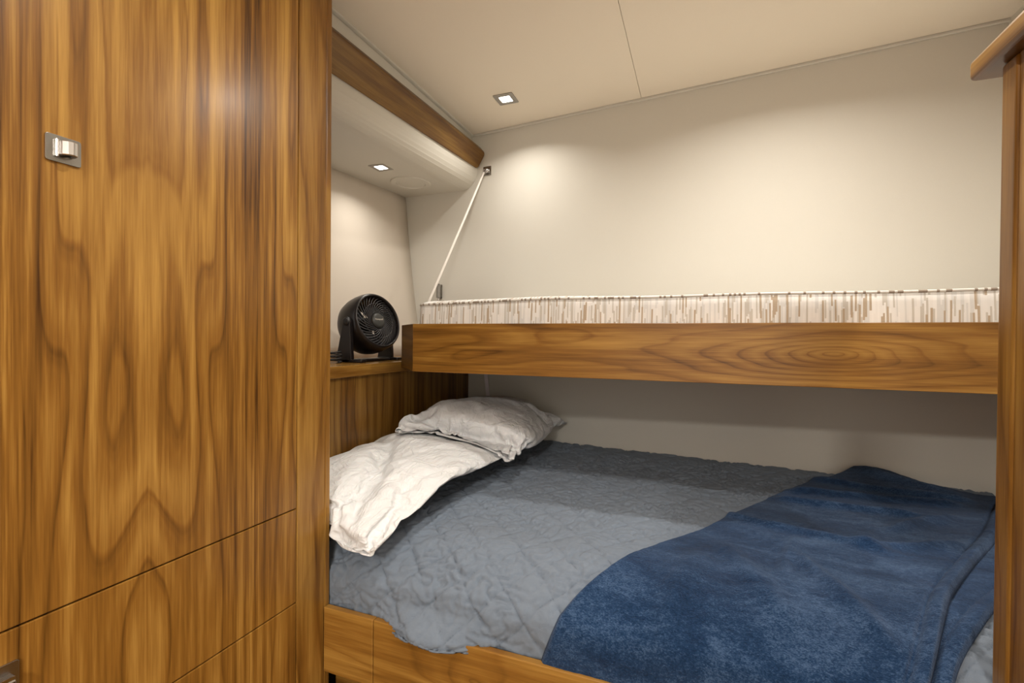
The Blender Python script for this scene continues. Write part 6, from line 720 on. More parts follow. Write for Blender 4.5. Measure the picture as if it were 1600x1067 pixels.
29,28,26,-1091,-9,6,7,17,15,26,29,29,29,26,28,29,23,29,25,29,26,29,29,29,29,27,29,28,29,29,27,28,27,29,27,28,28,27,29,29,26,29,29,23,27,28,30,-1093,-5,3,6,13,20,26,29,28,27,29,28,20,29,25,29,27,29,28,29,28,28,29,28,29,28,28,28,27,28,29,27,28,27,29,27,30,29,28,29,28,25,29,29,-1093,-3,2,5,8,26,23,29,28,28,28,17,29,27,28,27,28,29,29,27,29,29,27,28,29,28,27,28,29,27,28,29,27,27,28,29,29,30,29,28,29,
29,28,27,-1090,-2,2,3,7,27,21,28,28,28,17,26,29,29,26,29,28,28,28,28,29,28,27,28,29,27,27,29,28,29,26,29,27,29,29,29,28,29,30,29,28,30,29,27,-1088,1,2,2,3,28,22,27,26,17,27,29,26,29,29,27,28,27,29,28,28,28,28,27,26,28,28,29,29,27,28,29,27,29,29,29,29,28,29,30,29,28,30,29,-1069,4,1,2,3,4,19,29,20,28,29,27,25,28,28,28,27,29,26,29,29,27,28,28,26,27,28,28,29,28,27,29,28,28,29,29,29,28,30,29,30,29,29,
29,-1064,-7,-11,2,3,18,23,25,29,27,29,25,25,28,29,25,28,26,29,28,27,28,29,28,28,27,26,28,29,27,28,29,29,26,29,29,29,29,30,29,29,29,29,29,-1082,-5,2,4,-2,22,28,29,28,28,25,25,25,28,29,24,24,29,28,28,28,28,28,28,28,29,27,26,29,27,29,29,27,28,27,29,29,30,29,29,29,29,29,29,-1085,-4,-1,1,9,29,21,27,29,28,27,25,24,29,29,22,23,29,29,27,28,28,28,27,29,27,28,27,29,28,28,28,28,27,28,29,29,29,29,29,29,29,29,
27,-1085,-3,-1,2,11,29,24,24,29,29,27,25,25,28,29,20,23,29,29,28,28,29,27,26,28,28,27,28,27,28,28,29,28,27,29,29,28,29,29,29,29,30,29,28,-1087,-4,-1,4,13,29,25,25,26,29,29,24,25,29,29,18,22,29,28,29,28,29,27,26,28,28,29,28,27,28,26,29,29,27,29,27,29,28,29,29,30,29,29,29,-1089,-3,-1,5,15,29,26,25,26,28,28,25,26,28,29,17,22,29,28,29,26,29,29,25,29,27,29,29,27,29,26,27,28,29,28,27,29,27,29,29,30,29,
30,29,-1089,-4,0,5,17,28,28,26,25,27,27,25,28,28,29,14,26,26,27,29,27,29,27,27,28,29,27,29,27,29,27,27,27,29,28,27,29,27,29,29,29,30,29,29,-1088,-5,0,6,19,28,29,26,26,25,26,28,28,29,27,13,20,29,29,27,29,28,28,27,29,27,26,28,29,26,29,28,29,25,29,29,27,28,29,28,29,30,30,29,-1089,-4,0,7,20,28,29,27,27,22,29,26,29,27,26,15,19,29,28,28,29,29,28,27,29,25,29,24,28,27,28,29,29,28,27,27,29,29,29,26,30,29,
30,30,-1090,-4,0,9,21,29,29,27,27,23,23,29,28,29,26,15,18,29,29,26,29,28,29,29,29,28,25,22,28,28,28,29,27,27,29,28,29,29,28,28,27,30,29,30,-1089,-3,1,9,23,28,29,29,27,23,22,28,28,28,25,16,19,29,29,26,27,28,29,29,29,25,29,21,27,28,29,28,29,26,29,28,29,29,25,30,27,30,29,29,-1087,-3,1,9,26,29,29,27,29,22,23,26,28,26,26,17,18,29,29,27,25,29,28,28,29,29,26,27,24,27,27,29,27,28,27,29,29,29,24,29,27,29,
30,29,-1084,-3,1,9,27,28,29,29,29,22,23,26,26,26,25,18,19,29,27,29,25,27,29,29,28,29,23,28,23,28,28,28,28,27,28,29,29,28,26,25,27,29,30,30,-1080,-4,0,13,29,25,29,29,29,23,22,25,25,25,26,18,21,27,28,29,28,26,28,29,27,27,25,28,25,23,29,29,28,28,26,28,29,28,23,28,27,28,30,29,-1075,-5,1,13,28,28,27,30,28,24,22,24,24,25,25,20,21,28,27,28,28,27,29,29,25,25,28,28,29,21,25,29,29,28,29,23,29,29,19,28,27,
30,29,26,-1067,-6,1,16,30,25,28,27,29,25,23,23,22,25,24,21,23,28,28,28,29,26,29,29,25,25,26,29,27,28,20,29,29,28,22,29,29,29,22,22,26,30,28,18,-1055,-5,1,18,30,24,29,28,22,28,25,22,21,24,25,21,25,28,29,27,28,29,28,28,24,29,24,29,27,28,23,29,22,26,26,29,29,28,28,19,23,30,18,31,-1058,-5,2,20,30,23,29,29,22,19,26,28,20,24,24,29,22,29,26,27,29,27,29,26,27,27,26,29,23,29,25,29,24,21,29,25,28,28,28,29,
20,30,23,18,-1055,-4,4,21,30,24,26,29,24,18,27,28,26,25,24,23,22,27,27,25,28,29,28,27,28,25,29,29,24,28,23,29,18,24,28,28,27,25,28,29,29,27,26,28,-1071,-3,5,22,30,25,24,29,25,16,29,28,24,23,25,23,25,26,25,27,28,26,28,29,26,28,29,29,26,27,27,28,25,18,24,29,25,27,23,29,29,18,24,23,-1055,-1,5,24,30,27,20,29,27,19,26,29,20,23,25,23,27,27,29,25,29,24,27,28,26,28,29,28,23,26,28,28,29,29,18,28,17,29,29,
21,29,20,22,13,-1043,0,6,25,28,30,27,20,28,25,28,19,19,23,25,24,29,28,28,28,29,26,23,29,26,24,29,29,29,25,22,29,29,29,23,28,12,28,29,21,29,23,16,17,-1045,1,8,26,29,27,25,28,26,28,28,27,20,18,21,24,22,28,29,29,28,29,26,24,23,26,28,29,27,23,26,27,28,29,29,25,25,13,25,25,29,29,13,21,-1051,2,12,29,26,26,26,28,28,28,28,26,18,29,19,21,22,22,28,28,28,29,29,26,25,24,22,29,28,29,25,23,29,25,27,28,29,23,16,
22,26,29,18,24,-1059,4,14,29,26,26,26,28,29,28,28,22,24,26,23,23,24,21,21,28,28,28,28,23,24,24,25,28,29,29,23,26,28,28,25,28,28,29,21,20,18,22,29,28,-1069,5,16,30,25,28,26,27,29,27,29,28,25,23,24,20,26,26,20,20,28,27,29,28,24,23,25,23,27,29,28,26,26,27,27,26,27,28,30,20,22,18,27,14,-1063,7,18,29,25,29,27,27,27,28,28,26,26,28,28,20,17,28,28,17,20,27,29,29,20,22,26,25,28,28,28,26,26,28,27,29,26,28,
28,29,22,24,18,23,-1080,10,19,29,25,29,29,26,28,29,28,25,29,25,23,28,23,16,27,29,17,25,23,27,29,25,21,24,23,29,28,29,26,27,27,26,25,28,29,29,29,25,24,26,-1098,12,21,29,26,28,28,28,29,28,28,28,19,25,26,27,29,25,18,27,28,14,26,24,28,22,28,25,23,22,29,28,28,28,27,27,27,24,27,29,29,29,26,29,-1107,13,23,28,28,28,29,28,29,28,28,21,28,27,17,28,26,29,27,22,28,26,11,28,27,24,20,27,28,23,22,28,28,27,26,28,
28,29,24,26,29,29,28,23,-1101,13,25,29,27,28,29,28,28,29,28,27,26,26,26,11,24,29,29,29,24,21,27,16,24,28,23,24,24,28,27,23,26,28,28,27,27,28,29,24,25,26,26,28,-1093,8,26,28,29,28,28,28,29,28,28,28,27,28,14,13,24,29,29,29,29,18,29,26,14,28,14,27,26,25,29,29,26,26,29,28,27,27,28,29,24,27,22,29,-1102,17,27,28,29,28,29,28,28,29,28,28,28,20,26,21,20,14,28,27,29,22,29,19,28,27,23,7,28,26,28,28,29,29,28,
28,27,28,28,27,29,26,27,21,-1103,21,28,28,28,29,28,29,28,28,29,28,28,27,20,15,26,16,27,17,27,29,29,19,21,28,29,26,2,28,29,29,27,29,29,29,29,26,29,28,28,27,29,27,-1111,27,26,29,27,27,29,28,29,28,28,29,28,24,20,15,21,28,25,18,27,21,27,28,23,22,15,27,14,27,28,28,28,29,28,29,28,29,29,29,28,28,29,29,15,22,-15,-13,6,20,-4,-15,-5,-4,13,-18,27,-23,32,-27,36,-28,37,-27,38,-28,37,-27,35,-26,35,-23,31,-17,
34,-24,35,-25,30,-28,32,-26,35,-13,19,-14,7,-24,19,-14,5,-26,29,-21,17,-19,20,-28,22,-28,27,-27,23,-28,21,-27,24,-29,25,-29,25,-29,27,-28,27,-28,32,-27,34,-28,35,-25,38,-26,13,-22,23,-21,39,-22,7,-25,20,-24,25,2,-60,-11,-22,11,0,9,9,10,9,7,11,9,10,8,6,13,14,8,3,8,9,-9,-4,-10,5,-3,0,-6,-5,0,-6,-4,-3,-4,-1,-2,3,7,6,11,-12,4,-4,6,-7,4,-89,-14,9,9,4,9,9,9,9,7,11,8,11,8,4,14,14,-5,16,9,5,-16,5,-8,7,-3,
-3,-3,-6,0,-6,-3,-3,-5,0,-1,2,3,3,10,-6,6,-4,4,-6,5,-92,-16,8,8,10,7,8,10,10,7,11,9,8,10,3,14,13,-7,18,-2,12,-13,7,-7,7,-1,-3,-7,-3,0,-6,-4,-2,-4,0,-1,2,-2,8,5,-2,4,-2,-1,-2,6,-102,-6,7,9,2,12,11,9,7,10,8,13,8,7,4,13,14,-6,2,14,-1,-1,6,-4,5,-6,2,-4,-4,-2,-3,-4,-2,-4,0,-1,2,-2,2,4,6,0,1,-11,6,6,-101,-6,7,3,5,6,5,8,17,13,10,4,7,7,13,13,13,-2,-2,7,10,-3,1,1,3,-6,-2,3,-3,-3,-3,-4,-1,-4,1,-2,2,-2,-4,
10,-13,-10,22,-18,15,-16,-76,-4,7,2,5,5,7,5,12,10,11,12,7,9,10,7,20,-10,8,6,4,4,1,1,-1,-2,-2,-2,-2,-1,0,-5,-7,1,3,-2,2,-11,3,-15,12,-8,-25,21,-22,28,-75,-5,7,3,4,6,6,5,7,11,11,14,5,11,11,6,-1,-12,28,6,3,1,1,1,0,1,0,0,0,-1,-3,-3,-16,10,-4,-9,2,-10,8,-10,-21,12,-20,-17,11,18,-49,-4,4,6,3,6,6,5,6,11,10,10,11,9,3,0,-1,-28,11,18,10,-3,-5,-1,0,0,0,1,9,6,5,4,-14,12,0,-6,-27,16,-3,-3,-19,-11,2,-16,13,18,
-55,5,4,6,4,6,5,6,4,11,10,6,-10,-3,1,2,9,-25,5,10,17,-8,-3,-1,0,0,1,0,1,4,5,7,20,-9,-20,-11,25,8,-1,-2,-19,-7,-24,8,16,-7,-38,12,7,3,7,6,5,7,2,11,-12,7,-5,-13,0,0,10,-21,3,6,16,-10,-2,0,0,1,1,1,1,2,2,23,-13,2,-18,-7,19,14,-12,-6,15,-25,8,9,10,-15,-27,13,10,-9,8,17,5,6,0,-16,-5,8,-15,-6,-3,-2,10,-14,0,3,12,-10,1,2,1,2,1,2,1,1,2,19,-21,-7,-4,1,4,17,-9,1,12,-12,14,16,-5,0,-25,14,-4,6,3,14,13,1,1,-15,
-15,-13,-2,-2,2,-8,-5,-2,1,1,2,10,-3,1,2,1,2,2,2,2,13,-17,-2,-2,0,2,-4,-1,3,4,4,11,16,5,7,-3,-20,13,-2,6,1,14,0,-1,-7,7,-15,-20,-4,-2,1,-6,-2,0,2,3,-3,2,3,2,5,-1,1,3,3,4,8,-17,-1,0,0,0,0,3,2,2,5,10,6,6,17,-1,-21,13,-2,7,-2,-6,-6,-3,15,-9,-2,-18,-4,-2,-1,1,0,1,0,1,1,4,0,1,2,2,4,-1,4,9,-11,-4,1,1,0,1,1,2,1,2,6,10,-6,19,-15,25,-22,9,10,2,3,-7,-4,-12,-5,-6,-3,-2,0,0,1,1,0,1,1,1,1,1,2,1,3,0,3,-1,8,-4,
-4,1,0,2,1,1,1,1,2,1,7,5,-8,16,-6,12,-9,9,9,2,2,-3,-15,-4,-2,-7,-3,-2,-1,1,0,1,1,1,1,0,1,2,1,1,3,-1,1,0,4,3,-5,1,1,1,2,1,1,1,2,2,7,-4,-1,3,7,12,-14,-10,-2,0,3,3,12,1,-8,-2,-4,-1,-1,0,1,1,1,1,1,1,1,1,1,1,2,-1,1,1,4,-3,1,2,1,1,1,1,2,1,1,2,1,1,1,2,7,-2,-6,-3,-2,-4,7,2,4,-2,4,-6,1,-2,-1,0,1,1,1,1,0,1,1,1,1,1,0,2,0,1,1,1,1,1,2,1,1,1,1,2,1,2,1,1,1,2,4,-8,-12,1,1,2,4,6,-3,1,8,-7,3,-4,1,0,1,1,1,0,1,1,1,1,
1,0,1,1,1,1,1,1,1,1,2,1,1,1,1,2,1,1,2,1,1,2,-4,-1,-12,1,1,1,5,-2,1,1,1,2,2,0,1,1,0,1,1,1,0,1,1,1,1,1,1,0,1,1,1,1,2,1,1,1,1,1,1,2,1,1,1,2,1,-1,-1,-1,-12,1,0,1,1,1,2,1,2,2,1,1,1,1,0,1,1,1,1,1,0,1,1,1,1,1,1,1,1,1,1,1,1,1,1,1,1,2,1,1,1,1,2,-1,0,-2,-12,1,0,1,1,1,2,1,2,1,1,1,1,1,1,1,1,1,1,1,1,1,0,1,1,1,1,1,1,1,1,1,1,1,1,1,2,1,1,1,2,0,1,0,0,-1,-12,0,0,1,1,1,2,2,1,1,1,1,1,1,1,1,1,1,1,1,1,1,1,1,0,1,1,1,1,
1,1,1,1,1,1,2,1,1,1,2,1,0,1,0,0,-1,-12,0,0,1,1,1,2,2,1,1,1,1,1,1,2,1,1,0,1,1,1,1,1,1,1,1,0,1,1,1,1,1,1,1,2,1,1,1,1,2,1,1,0,1,-1,-1,-12,0,0,0,2,2,1,2,1,1,2,1,1,1,1,1,1,1,1,0,1,1,1,1,1,1,1,1,0,1,1,1,2,1,1,1,1,1,2,1,1,1,0,1,-1,-1,-18,2,2,2,2,2,1,2,1,2,1,1,1,1,1,1,1,1,1,1,1,1,0,1,1,1,1,1,1,1,1,1,1,1,1,1,1,2,1,1,1,1,0,1,-1,0,-25,4,4,3,3,2,1,2,2,1,1,1,1,1,1,1,1,1,1,1,1,1,1,1,0,1,1,1,1,1,1,1,1,1,1,2,1,1,
1,1,1,1,0,1,-1,0,-26,4,4,4,2,2,2,2,2,1,1,1,1,1,1,1,1,1,1,1,1,1,1,1,1,0,1,1,1,1,1,1,1,2,1,1,1,1,1,1,1,1,0,1,-1,0,-26,4,4,3,3,2,2,2,1,2,1,2,1,1,1,1,1,1,1,0,1,1,1,1,1,1,1,1,0,1,1,2,1,1,1,1,1,2,0,1,1,0,1,1,-1,0,-27,4,3,5,2,3,2,0,1,2,2,1,2,2,1,1,1,1,1,1,1,0,1,1,1,1,1,1,1,1,1,1,1,1,1,2,1,1,1,0,1,0,1,0,0,0,-27,3,4,2,2,3,2,2,2,1,2,2,2,2,1,1,1,1,1,1,1,1,1,0,1,1,1,1,1,1,1,1,1,1,2,1,1,1,1,1,0,0,0,0,1,0,-27,
3,3,2,2,3,2,2,2,2,2,2,2,2,1,1,1,1,1,1,1,1,1,1,1,0,1,1,1,1,1,1,1,2,1,1,1,1,1,1,0,0,0,0,1,0,-27,3,3,2,2,3,2,2,2,2,2,2,2,2,1,1,1,1,1,1,1,1,1,1,1,1,1,0,1,1,1,2,1,1,1,1,1,1,1,1,0,1,-1,1,0,1,-28,4,2,2,3,2,2,3,2,2,2,1,2,2,1,1,1,1,1,1,1,1,1,1,1,1,1,1,1,1,1,1,1,1,1,1,1,0,-1,3,1,1,0,0,1,0,-27,3,2,3,2,2,3,2,2,2,2,1,2,2,1,1,2,1,1,1,1,0,1,1,1,1,1,1,1,1,1,1,1,1,1,0,-2,0,3,0,1,1,3,0,1,0,-27,3,3,2,2,3,2,2,2,2,2,
2,1,2,1,2,1,1,1,1,1,1,1,1,0,1,1,1,1,1,1,1,1,-3,2,1,0,-2,5,0,-1,2,3,1,1,0,-27,3,3,2,3,2,2,2,2,2,2,2,1,2,1,2,1,1,1,1,1,1,1,1,1,1,1,0,0,1,0,1,2,-3,-1,0,1,1,1,2,2,2,2,2,1,0,-27,3,3,2,3,2,2,3,2,2,1,2,2,1,1,2,1,1,1,1,1,1,1,1,1,1,0,1,1,-1,0,-1,0,0,0,1,1,1,1,1,3,2,2,2,2,-1,-27,3,3,3,2,2,3,2,2,2,1,2,2,1,1,2,1,1,1,1,1,1,1,1,1,1,1,-1,1,0,0,-1,0,0,0,0,1,1,2,2,2,2,2,2,2,-1,-27,3,3,3,2,2,3,2,2,2,1,2,2,1,2,1,1,
1,1,1,1,1,1,1,1,1,0,1,0,0,0,-1,0,0,0,0,-5,5,4,2,2,2,2,2,2,-9,-19,3,3,3,2,3,2,2,2,2,1,2,2,1,2,1,1,1,1,1,1,1,1,1,1,1,0,1,0,0,0,0,-1,-7,2,1,-5,3,8,-1,0,8,2,2,2,-10,-17,3,3,3,2,3,2,2,2,2,1,2,2,1,2,1,1,1,1,1,1,1,1,1,1,1,0,0,1,0,0,-1,-2,-6,-11,8,2,-1,9,-6,7,8,2,1,1,-8,-15,2,3,3,2,3,2,2,2,2,2,1,2,1,2,1,1,1,1,2,1,0,1,1,1,0,1,0,0,0,-1,-1,-3,-6,-10,-10,14,7,6,-5,1,13,-6,1,6,-3,-14,2,3,3,2,3,2,2,2,2,2,1,2,1,
2,1,1,1,2,1,1,0,1,1,1,0,1,0,0,-1,-1,-2,-4,-7,-10,-7,-7,19,11,-3,-4,15,-10,4,-9,13,-8,2,3,3,2,3,2,2,2,2,2,1,2,1,2,1,1,1,2,1,1,0,1,1,0,1,0,0,0,-1,-1,-3,-5,-8,-8,-10,-12,17,15,-14,12,16,-10,-14,8,14,-6,3,2,3,2,3,2,2,2,2,2,1,2,1,2,1,1,1,2,1,0,1,1,0,1,0,1,0,-1,-1,-2,-4,-6,-8,-10,-14,-2,0,23,-14,-11,12,18,-6,-3,-9,28,3,2,3,2,3,2,2,2,2,2,1,2,1,2,1,1,1,2,1,0,1,1,0,1,0,0,0,-1,-1,-3,-5,-7,-11,-15,-2,-2,0,2,
-2,-2,-1,-6,-4,18,5,28,3,2,3,2,3,2,2,2,2,2,1,2,1,2,1,1,1,2,0,1,1,0,1,0,0,0,0,-1,-2,-8,-1,-12,-15,-3,-3,-1,1,0,-1,-4,-1,-4,-7,14,10,30,3,3,2,3,2,2,2,2,2,2,1,2,1,2,1,1,1,1,1,1,1,0,0,0,0,0,-1,-1,-2,-6,-7,-18,-5,-2,-2,-1,1,0,-5,0,-7,-6,-3,9,17,32,3,3,2,3,2,2,2,2,2,2,1,2,1,2,1,1,1,1,1,1,0,1,0,0,-1,0,-1,-3,-3,-6,-12,-10,-9,-16,12,4,1,0,-5,-1,-7,-8,-3,2,7,53,2,3,2,3,2,2,2,2,2,1,2,2,1,2,1,1,0,2,-1,2,1,0,
0,0,-1,-1,-2,-2,-4,-6,-12,-12,-22,2,4,10,-5,7,-5,-3,-6,-6,-4,1,7,55,2,3,2,3,2,2,2,2,2,1,2,1,2,1,1,-1,3,0,-1,3,1,0,0,0,-1,-2,-3,-4,-6,-9,-14,-22,-1,2,5,4,1,0,2,-7,-6,-3,-4,-1,8,57,3,2,3,2,2,2,2,2,1,2,1,2,1,1,1,-2,3,-4,5,2,0,1,0,-1,-2,-2,-4,-7,-8,-17,-17,-5,0,4,5,4,1,-1,-3,-10,2,-2,-4,-1,6,58,3,3,3,2,2,2,2,2,1,1,2,1,1,0,-5,5,-1,-3,7,2,1,0,-2,-2,-7,-13,6,-8,-10,-14,-14,-1,4,4,3,3,4,-5,-10,1,1,-9,4,
-2,-1,65,3,4,3,2,2,2,1,1,2,1,0,0,3,-3,-5,5,-6,7,4,1,2,-9,0,-7,-16,8,-6,-9,-11,-16,0,3,5,4,2,0,-6,-1,0,1,-7,-2,4,-1,-3,67,3,4,3,2,1,-1,3,1,1,1,-1,4,-2,-9,4,0,-3,8,4,-1,0,-14,2,-16,3,-16,-9,-6,-5,2,-2,5,4,2,-4,-1,2,0,1,-5,-1,-4,5,0,-4,68,3,4,2,1,-4,5,0,1,1,1,0,-13,9,-7,4,-5,8,1,7,-1,-4,-6,-17,4,-5,-18,-1,-4,-5,-5,5,5,-1,-1,0,3,1,1,-1,-4,-1,-5,-3,10,-4,68,3,4,0,-8,6,0,0,0,-1,-1,-6,-16,17,1,-6,6,4,0,
-19,-12,-8,24,2,-2,-7,-18,-11,-11,9,6,4,3,-1,1,2,2,-6,-4,6,0,-2,-2,-8,13,-3,68,3,1,-11,5,0,-1,-2,-2,-4,-4,-5,-17,-2,19,7,3,-6,-12,-14,-22,-2,25,-1,14,1,-12,-12,-9,10,5,3,3,1,1,0,-4,-1,-10,4,1,0,1,-7,14,0,68,3,-16,4,-1,-4,-4,-4,-5,-6,-5,-6,-6,-19,13,11,-17,3,-8,-10,-22,4,26,8,7,-14,0,-25,26,17,1,1,1,1,0,0,-1,-2,-12,-1,0,0,0,3,14,5,69,-9,-8,-12,-19,8,-4,-7,-6,-6,-6,-6,-6,-16,13,-14,-18,9,-14,-10,17,
-9,20,20,2,-5,-9,-12,27,11,1,1,1,0,0,-2,-8,16,1,0,-1,-2,-3,-2,10,0,-1587,11,-10,-2,11,15,11,-8,-10,0,-6,-19,23,-28,26,-29,24,-25,29,-29,32,-28,32,-27,32,-27,32,-28,35,-24,31,-29,32,-22,27,-21,10,-24,25,-27,29,-27,28,-27,28,-27,28,-27,28,-27,28,-27,29,-28,30,-29,30,-29,31,-29,31,-29,31,-29,31,-29,32,-28,32,-28,32,-27,31,-28,33,-8,15,-28,27,-29,33,-29,24,-21,27,-26,37,-24,-56,2,2,3,14,-8,7,-2,-5,5,
2,5,3,7,6,6,-1,4,-4,-4,1,1,2,1,2,4,-1,3,2,4,2,1,3,3,2,2,1,11,8,-1,3,-4,4,10,-86,11,-1,-2,2,8,-3,2,0,7,6,2,5,4,7,4,3,3,-12,5,1,0,2,2,2,0,3,3,2,3,3,1,3,-1,6,2,1,4,9,5,3,-5,5,0,-84,12,5,-1,0,-1,8,-8,9,7,3,5,5,5,7,4,2,-10,3,1,2,2,2,2,-1,4,2,1,4,3,0,4,-1,3,4,0,5,-3,11,9,4,-4,3,0,-86,12,7,0,0,-14,7,4,5,11,4,6,4,5,7,5,-9,0,4,1,2,2,2,-4,4,3,3,1,1,4,3,1,2,0,5,2,-3,4,1,15,-16,18,4,1,-87,10,9,2,-19,5,5,6,4,
4,6,12,2,6,-3,5,2,-3,-4,3,3,3,2,3,3,3,3,-2,5,4,1,0,3,1,5,-6,2,-14,9,8,3,5,4,0,-74,9,4,-3,-9,8,5,7,1,7,6,5,4,6,1,6,-9,2,2,3,3,3,2,3,-6,2,1,10,-2,4,4,4,0,4,-6,2,-7,-7,3,17,-24,25,14,-26,-50,7,7,-6,-8,8,6,7,2,-6,6,8,12,7,-1,-1,1,2,2,-1,2,1,1,2,1,2,-5,13,3,2,1,1,3,2,0,-1,-13,2,4,1,-8,9,-8,8,-48,3,1,3,-6,8,4,8,0,-7,0,11,6,6,-2,14,-1,-8,6,9,1,1,1,2,0,-6,-3,2,2,2,2,2,20,-2,-4,-3,-6,-14,-3,6,9,6,-14,0,
-44,-1,6,12,-17,-2,20,7,9,-6,3,-1,4,4,12,8,-9,5,5,-12,1,3,4,3,4,4,2,2,2,2,2,-10,-4,-2,-2,0,-2,-8,16,2,13,-5,-1,-4,-43,1,-2,-5,9,-1,-3,24,-8,13,-9,14,4,2,-14,8,14,-1,-12,9,6,5,5,4,4,3,2,1,2,0,-1,-4,-5,-2,-3,-2,-14,4,15,1,9,-17,18,-5,-61,5,12,-3,4,2,-15,24,-12,13,-6,10,-3,-11,16,3,2,2,0,1,1,-1,-1,0,-5,3,2,-1,7,-11,-2,-2,0,1,-2,-1,15,15,12,1,-4,2,-1,7,-55,-9,9,9,-23,24,-13,19,-12,-1,13,-2,-3,-4,-15,
-3,-1,1,0,1,1,1,1,3,3,3,3,4,2,2,4,4,4,5,2,0,13,14,-1,16,-15,-1,16,0,-48,-10,-9,-4,-5,3,20,-16,15,-3,-16,-5,-4,-3,-1,1,0,6,5,5,6,5,4,5,3,4,3,2,-1,5,1,4,5,-2,0,10,-8,14,22,-9,6,3,-4,7,-38,-10,-9,-6,-5,-3,-2,7,-9,0,-1,1,1,1,0,1,0,5,3,4,3,3,3,4,3,3,4,3,4,4,4,4,4,2,0,-5,3,1,4,22,9,3,-6,-7,-23,-10,-9,-6,-4,-3,-2,-1,0,0,0,0,0,0,0,0,4,2,2,2,2,1,1,2,1,2,1,1,2,2,3,4,3,5,9,9,-4,5,4,5,28,-16,8,-3,-23,-10,-10,
-4,-4,-3,-2,0,0,0,0,-1,0,0,1,0,3,-7,3,2,2,2,1,3,3,2,3,2,3,3,2,4,4,5,4,7,-2,6,8,5,-1,-2,19,1,-27,-8,-9,-4,-4,-2,-2,0,0,0,0,-1,0,1,0,1,-1,-7,1,2,2,2,5,1,2,3,2,5,4,3,2,3,5,5,4,1,4,1,2,13,-5,5,-2,21,-34,-4,-6,-4,-4,-2,-1,0,0,0,-1,1,0,-1,-3,3,-7,2,0,2,2,3,2,3,2,3,3,3,3,4,2,4,2,3,7,3,1,0,2,11,1,-5,-2,-2,-13,0,-2,-2,-2,-2,0,-1,0,0,-1,1,-1,-4,-2,0,-2,2,1,2,2,2,2,3,3,3,3,3,3,2,5,2,2,3,5,4,0,3,-1,7,0,2,-1,
-4,-11,0,-2,-2,-2,-2,0,0,-1,0,-3,-1,0,-6,2,-3,2,0,3,2,2,2,2,3,2,3,4,1,4,2,4,2,4,3,2,4,3,0,2,0,7,-1,0,-2,-11,0,-2,-2,-2,-2,0,0,-1,-2,-1,-1,-8,2,-2,2,0,2,2,2,2,1,4,2,2,4,2,2,2,4,4,2,3,3,3,2,2,3,0,1,3,3,-1,0,-11,0,-2,-2,-2,-2,0,0,-1,-2,-2,-10,2,0,0,0,2,2,1,2,2,2,3,3,3,1,3,1,4,2,5,4,2,3,3,1,1,3,2,1,3,1,1,1,-12,0,-2,-2,-2,-1,-1,-2,-2,-1,-10,-4,3,2,-1,2,1,3,0,2,1,3,1,2,5,2,3,2,2,4,2,3,5,4,2,2,0,3,2,3,0,
2,2,1,-11,-2,-1,-2,-2,-1,-1,-2,-3,-10,-2,-1,0,1,2,0,3,0,3,1,2,1,3,2,3,4,2,3,3,1,4,2,4,3,2,3,2,2,2,2,3,0,2,2,-18,-4,-1,-2,-2,-2,1,2,-8,-1,-3,0,0,0,0,3,1,3,0,2,3,1,2,0,4,5,3,2,3,1,4,3,1,3,3,3,3,1,2,2,3,2,2,2,-19,-5,-7,-1,-2,5,1,-5,-2,0,-3,0,0,0,-1,0,5,0,2,3,2,2,1,1,2,5,5,2,2,1,4,2,3,1,3,3,3,3,2,2,2,3,2,2,-27,-3,-2,-1,-3,6,-6,2,-1,-2,-1,0,0,0,0,-1,3,2,2,3,2,1,0,3,3,2,5,4,2,1,2,2,5,1,2,2,3,3,3,3,2,2,
3,3,-29,-2,-3,-2,-1,1,-1,-1,0,0,0,-1,1,-1,0,0,2,2,2,2,3,1,1,2,3,1,5,1,3,4,1,3,3,2,3,3,2,3,2,3,3,2,3,2,-28,-3,-2,-1,-1,0,-1,-1,0,0,0,0,0,0,-1,0,2,2,2,2,2,2,1,2,2,1,5,2,3,2,3,3,3,2,2,3,3,2,3,3,2,3,3,2,-28,-3,-2,-1,-1,0,0,-2,-1,0,1,0,0,0,-1,0,2,2,2,1,3,2,1,2,2,2,2,1,5,1,5,2,2,2,2,5,3,2,3,3,2,3,3,2,-28,-3,-2,-1,-1,0,0,-2,-1,-1,2,0,0,0,-1,0,2,2,1,2,1,2,3,2,1,1,2,2,4,1,5,4,1,3,0,6,2,4,3,3,2,3,3,2,-28,
-2,-3,-1,-1,0,0,-1,-2,-1,2,0,0,0,0,-1,2,1,1,2,0,2,5,2,0,2,0,3,2,3,4,5,1,3,0,5,3,4,2,3,4,3,3,2,-28,-2,-3,-1,-1,0,0,-1,-2,-1,2,-2,2,-2,2,0,0,1,2,1,1,2,3,3,1,2,-3,4,4,2,5,4,2,-1,3,4,5,3,2,4,3,3,4,3,-29,-2,-2,-2,0,-1,0,-1,-1,-2,1,-1,1,-1,2,0,0,1,2,1,2,1,1,4,0,1,-1,2,4,2,3,3,3,4,2,4,3,3,2,6,4,3,3,4,-29,-2,-2,-2,0,0,-1,-1,-1,-2,0,-1,1,0,2,0,1,0,1,-1,2,3,2,2,1,1,1,1,3,3,1,3,4,2,4,3,2,2,5,5,6,3,3,4,-29,
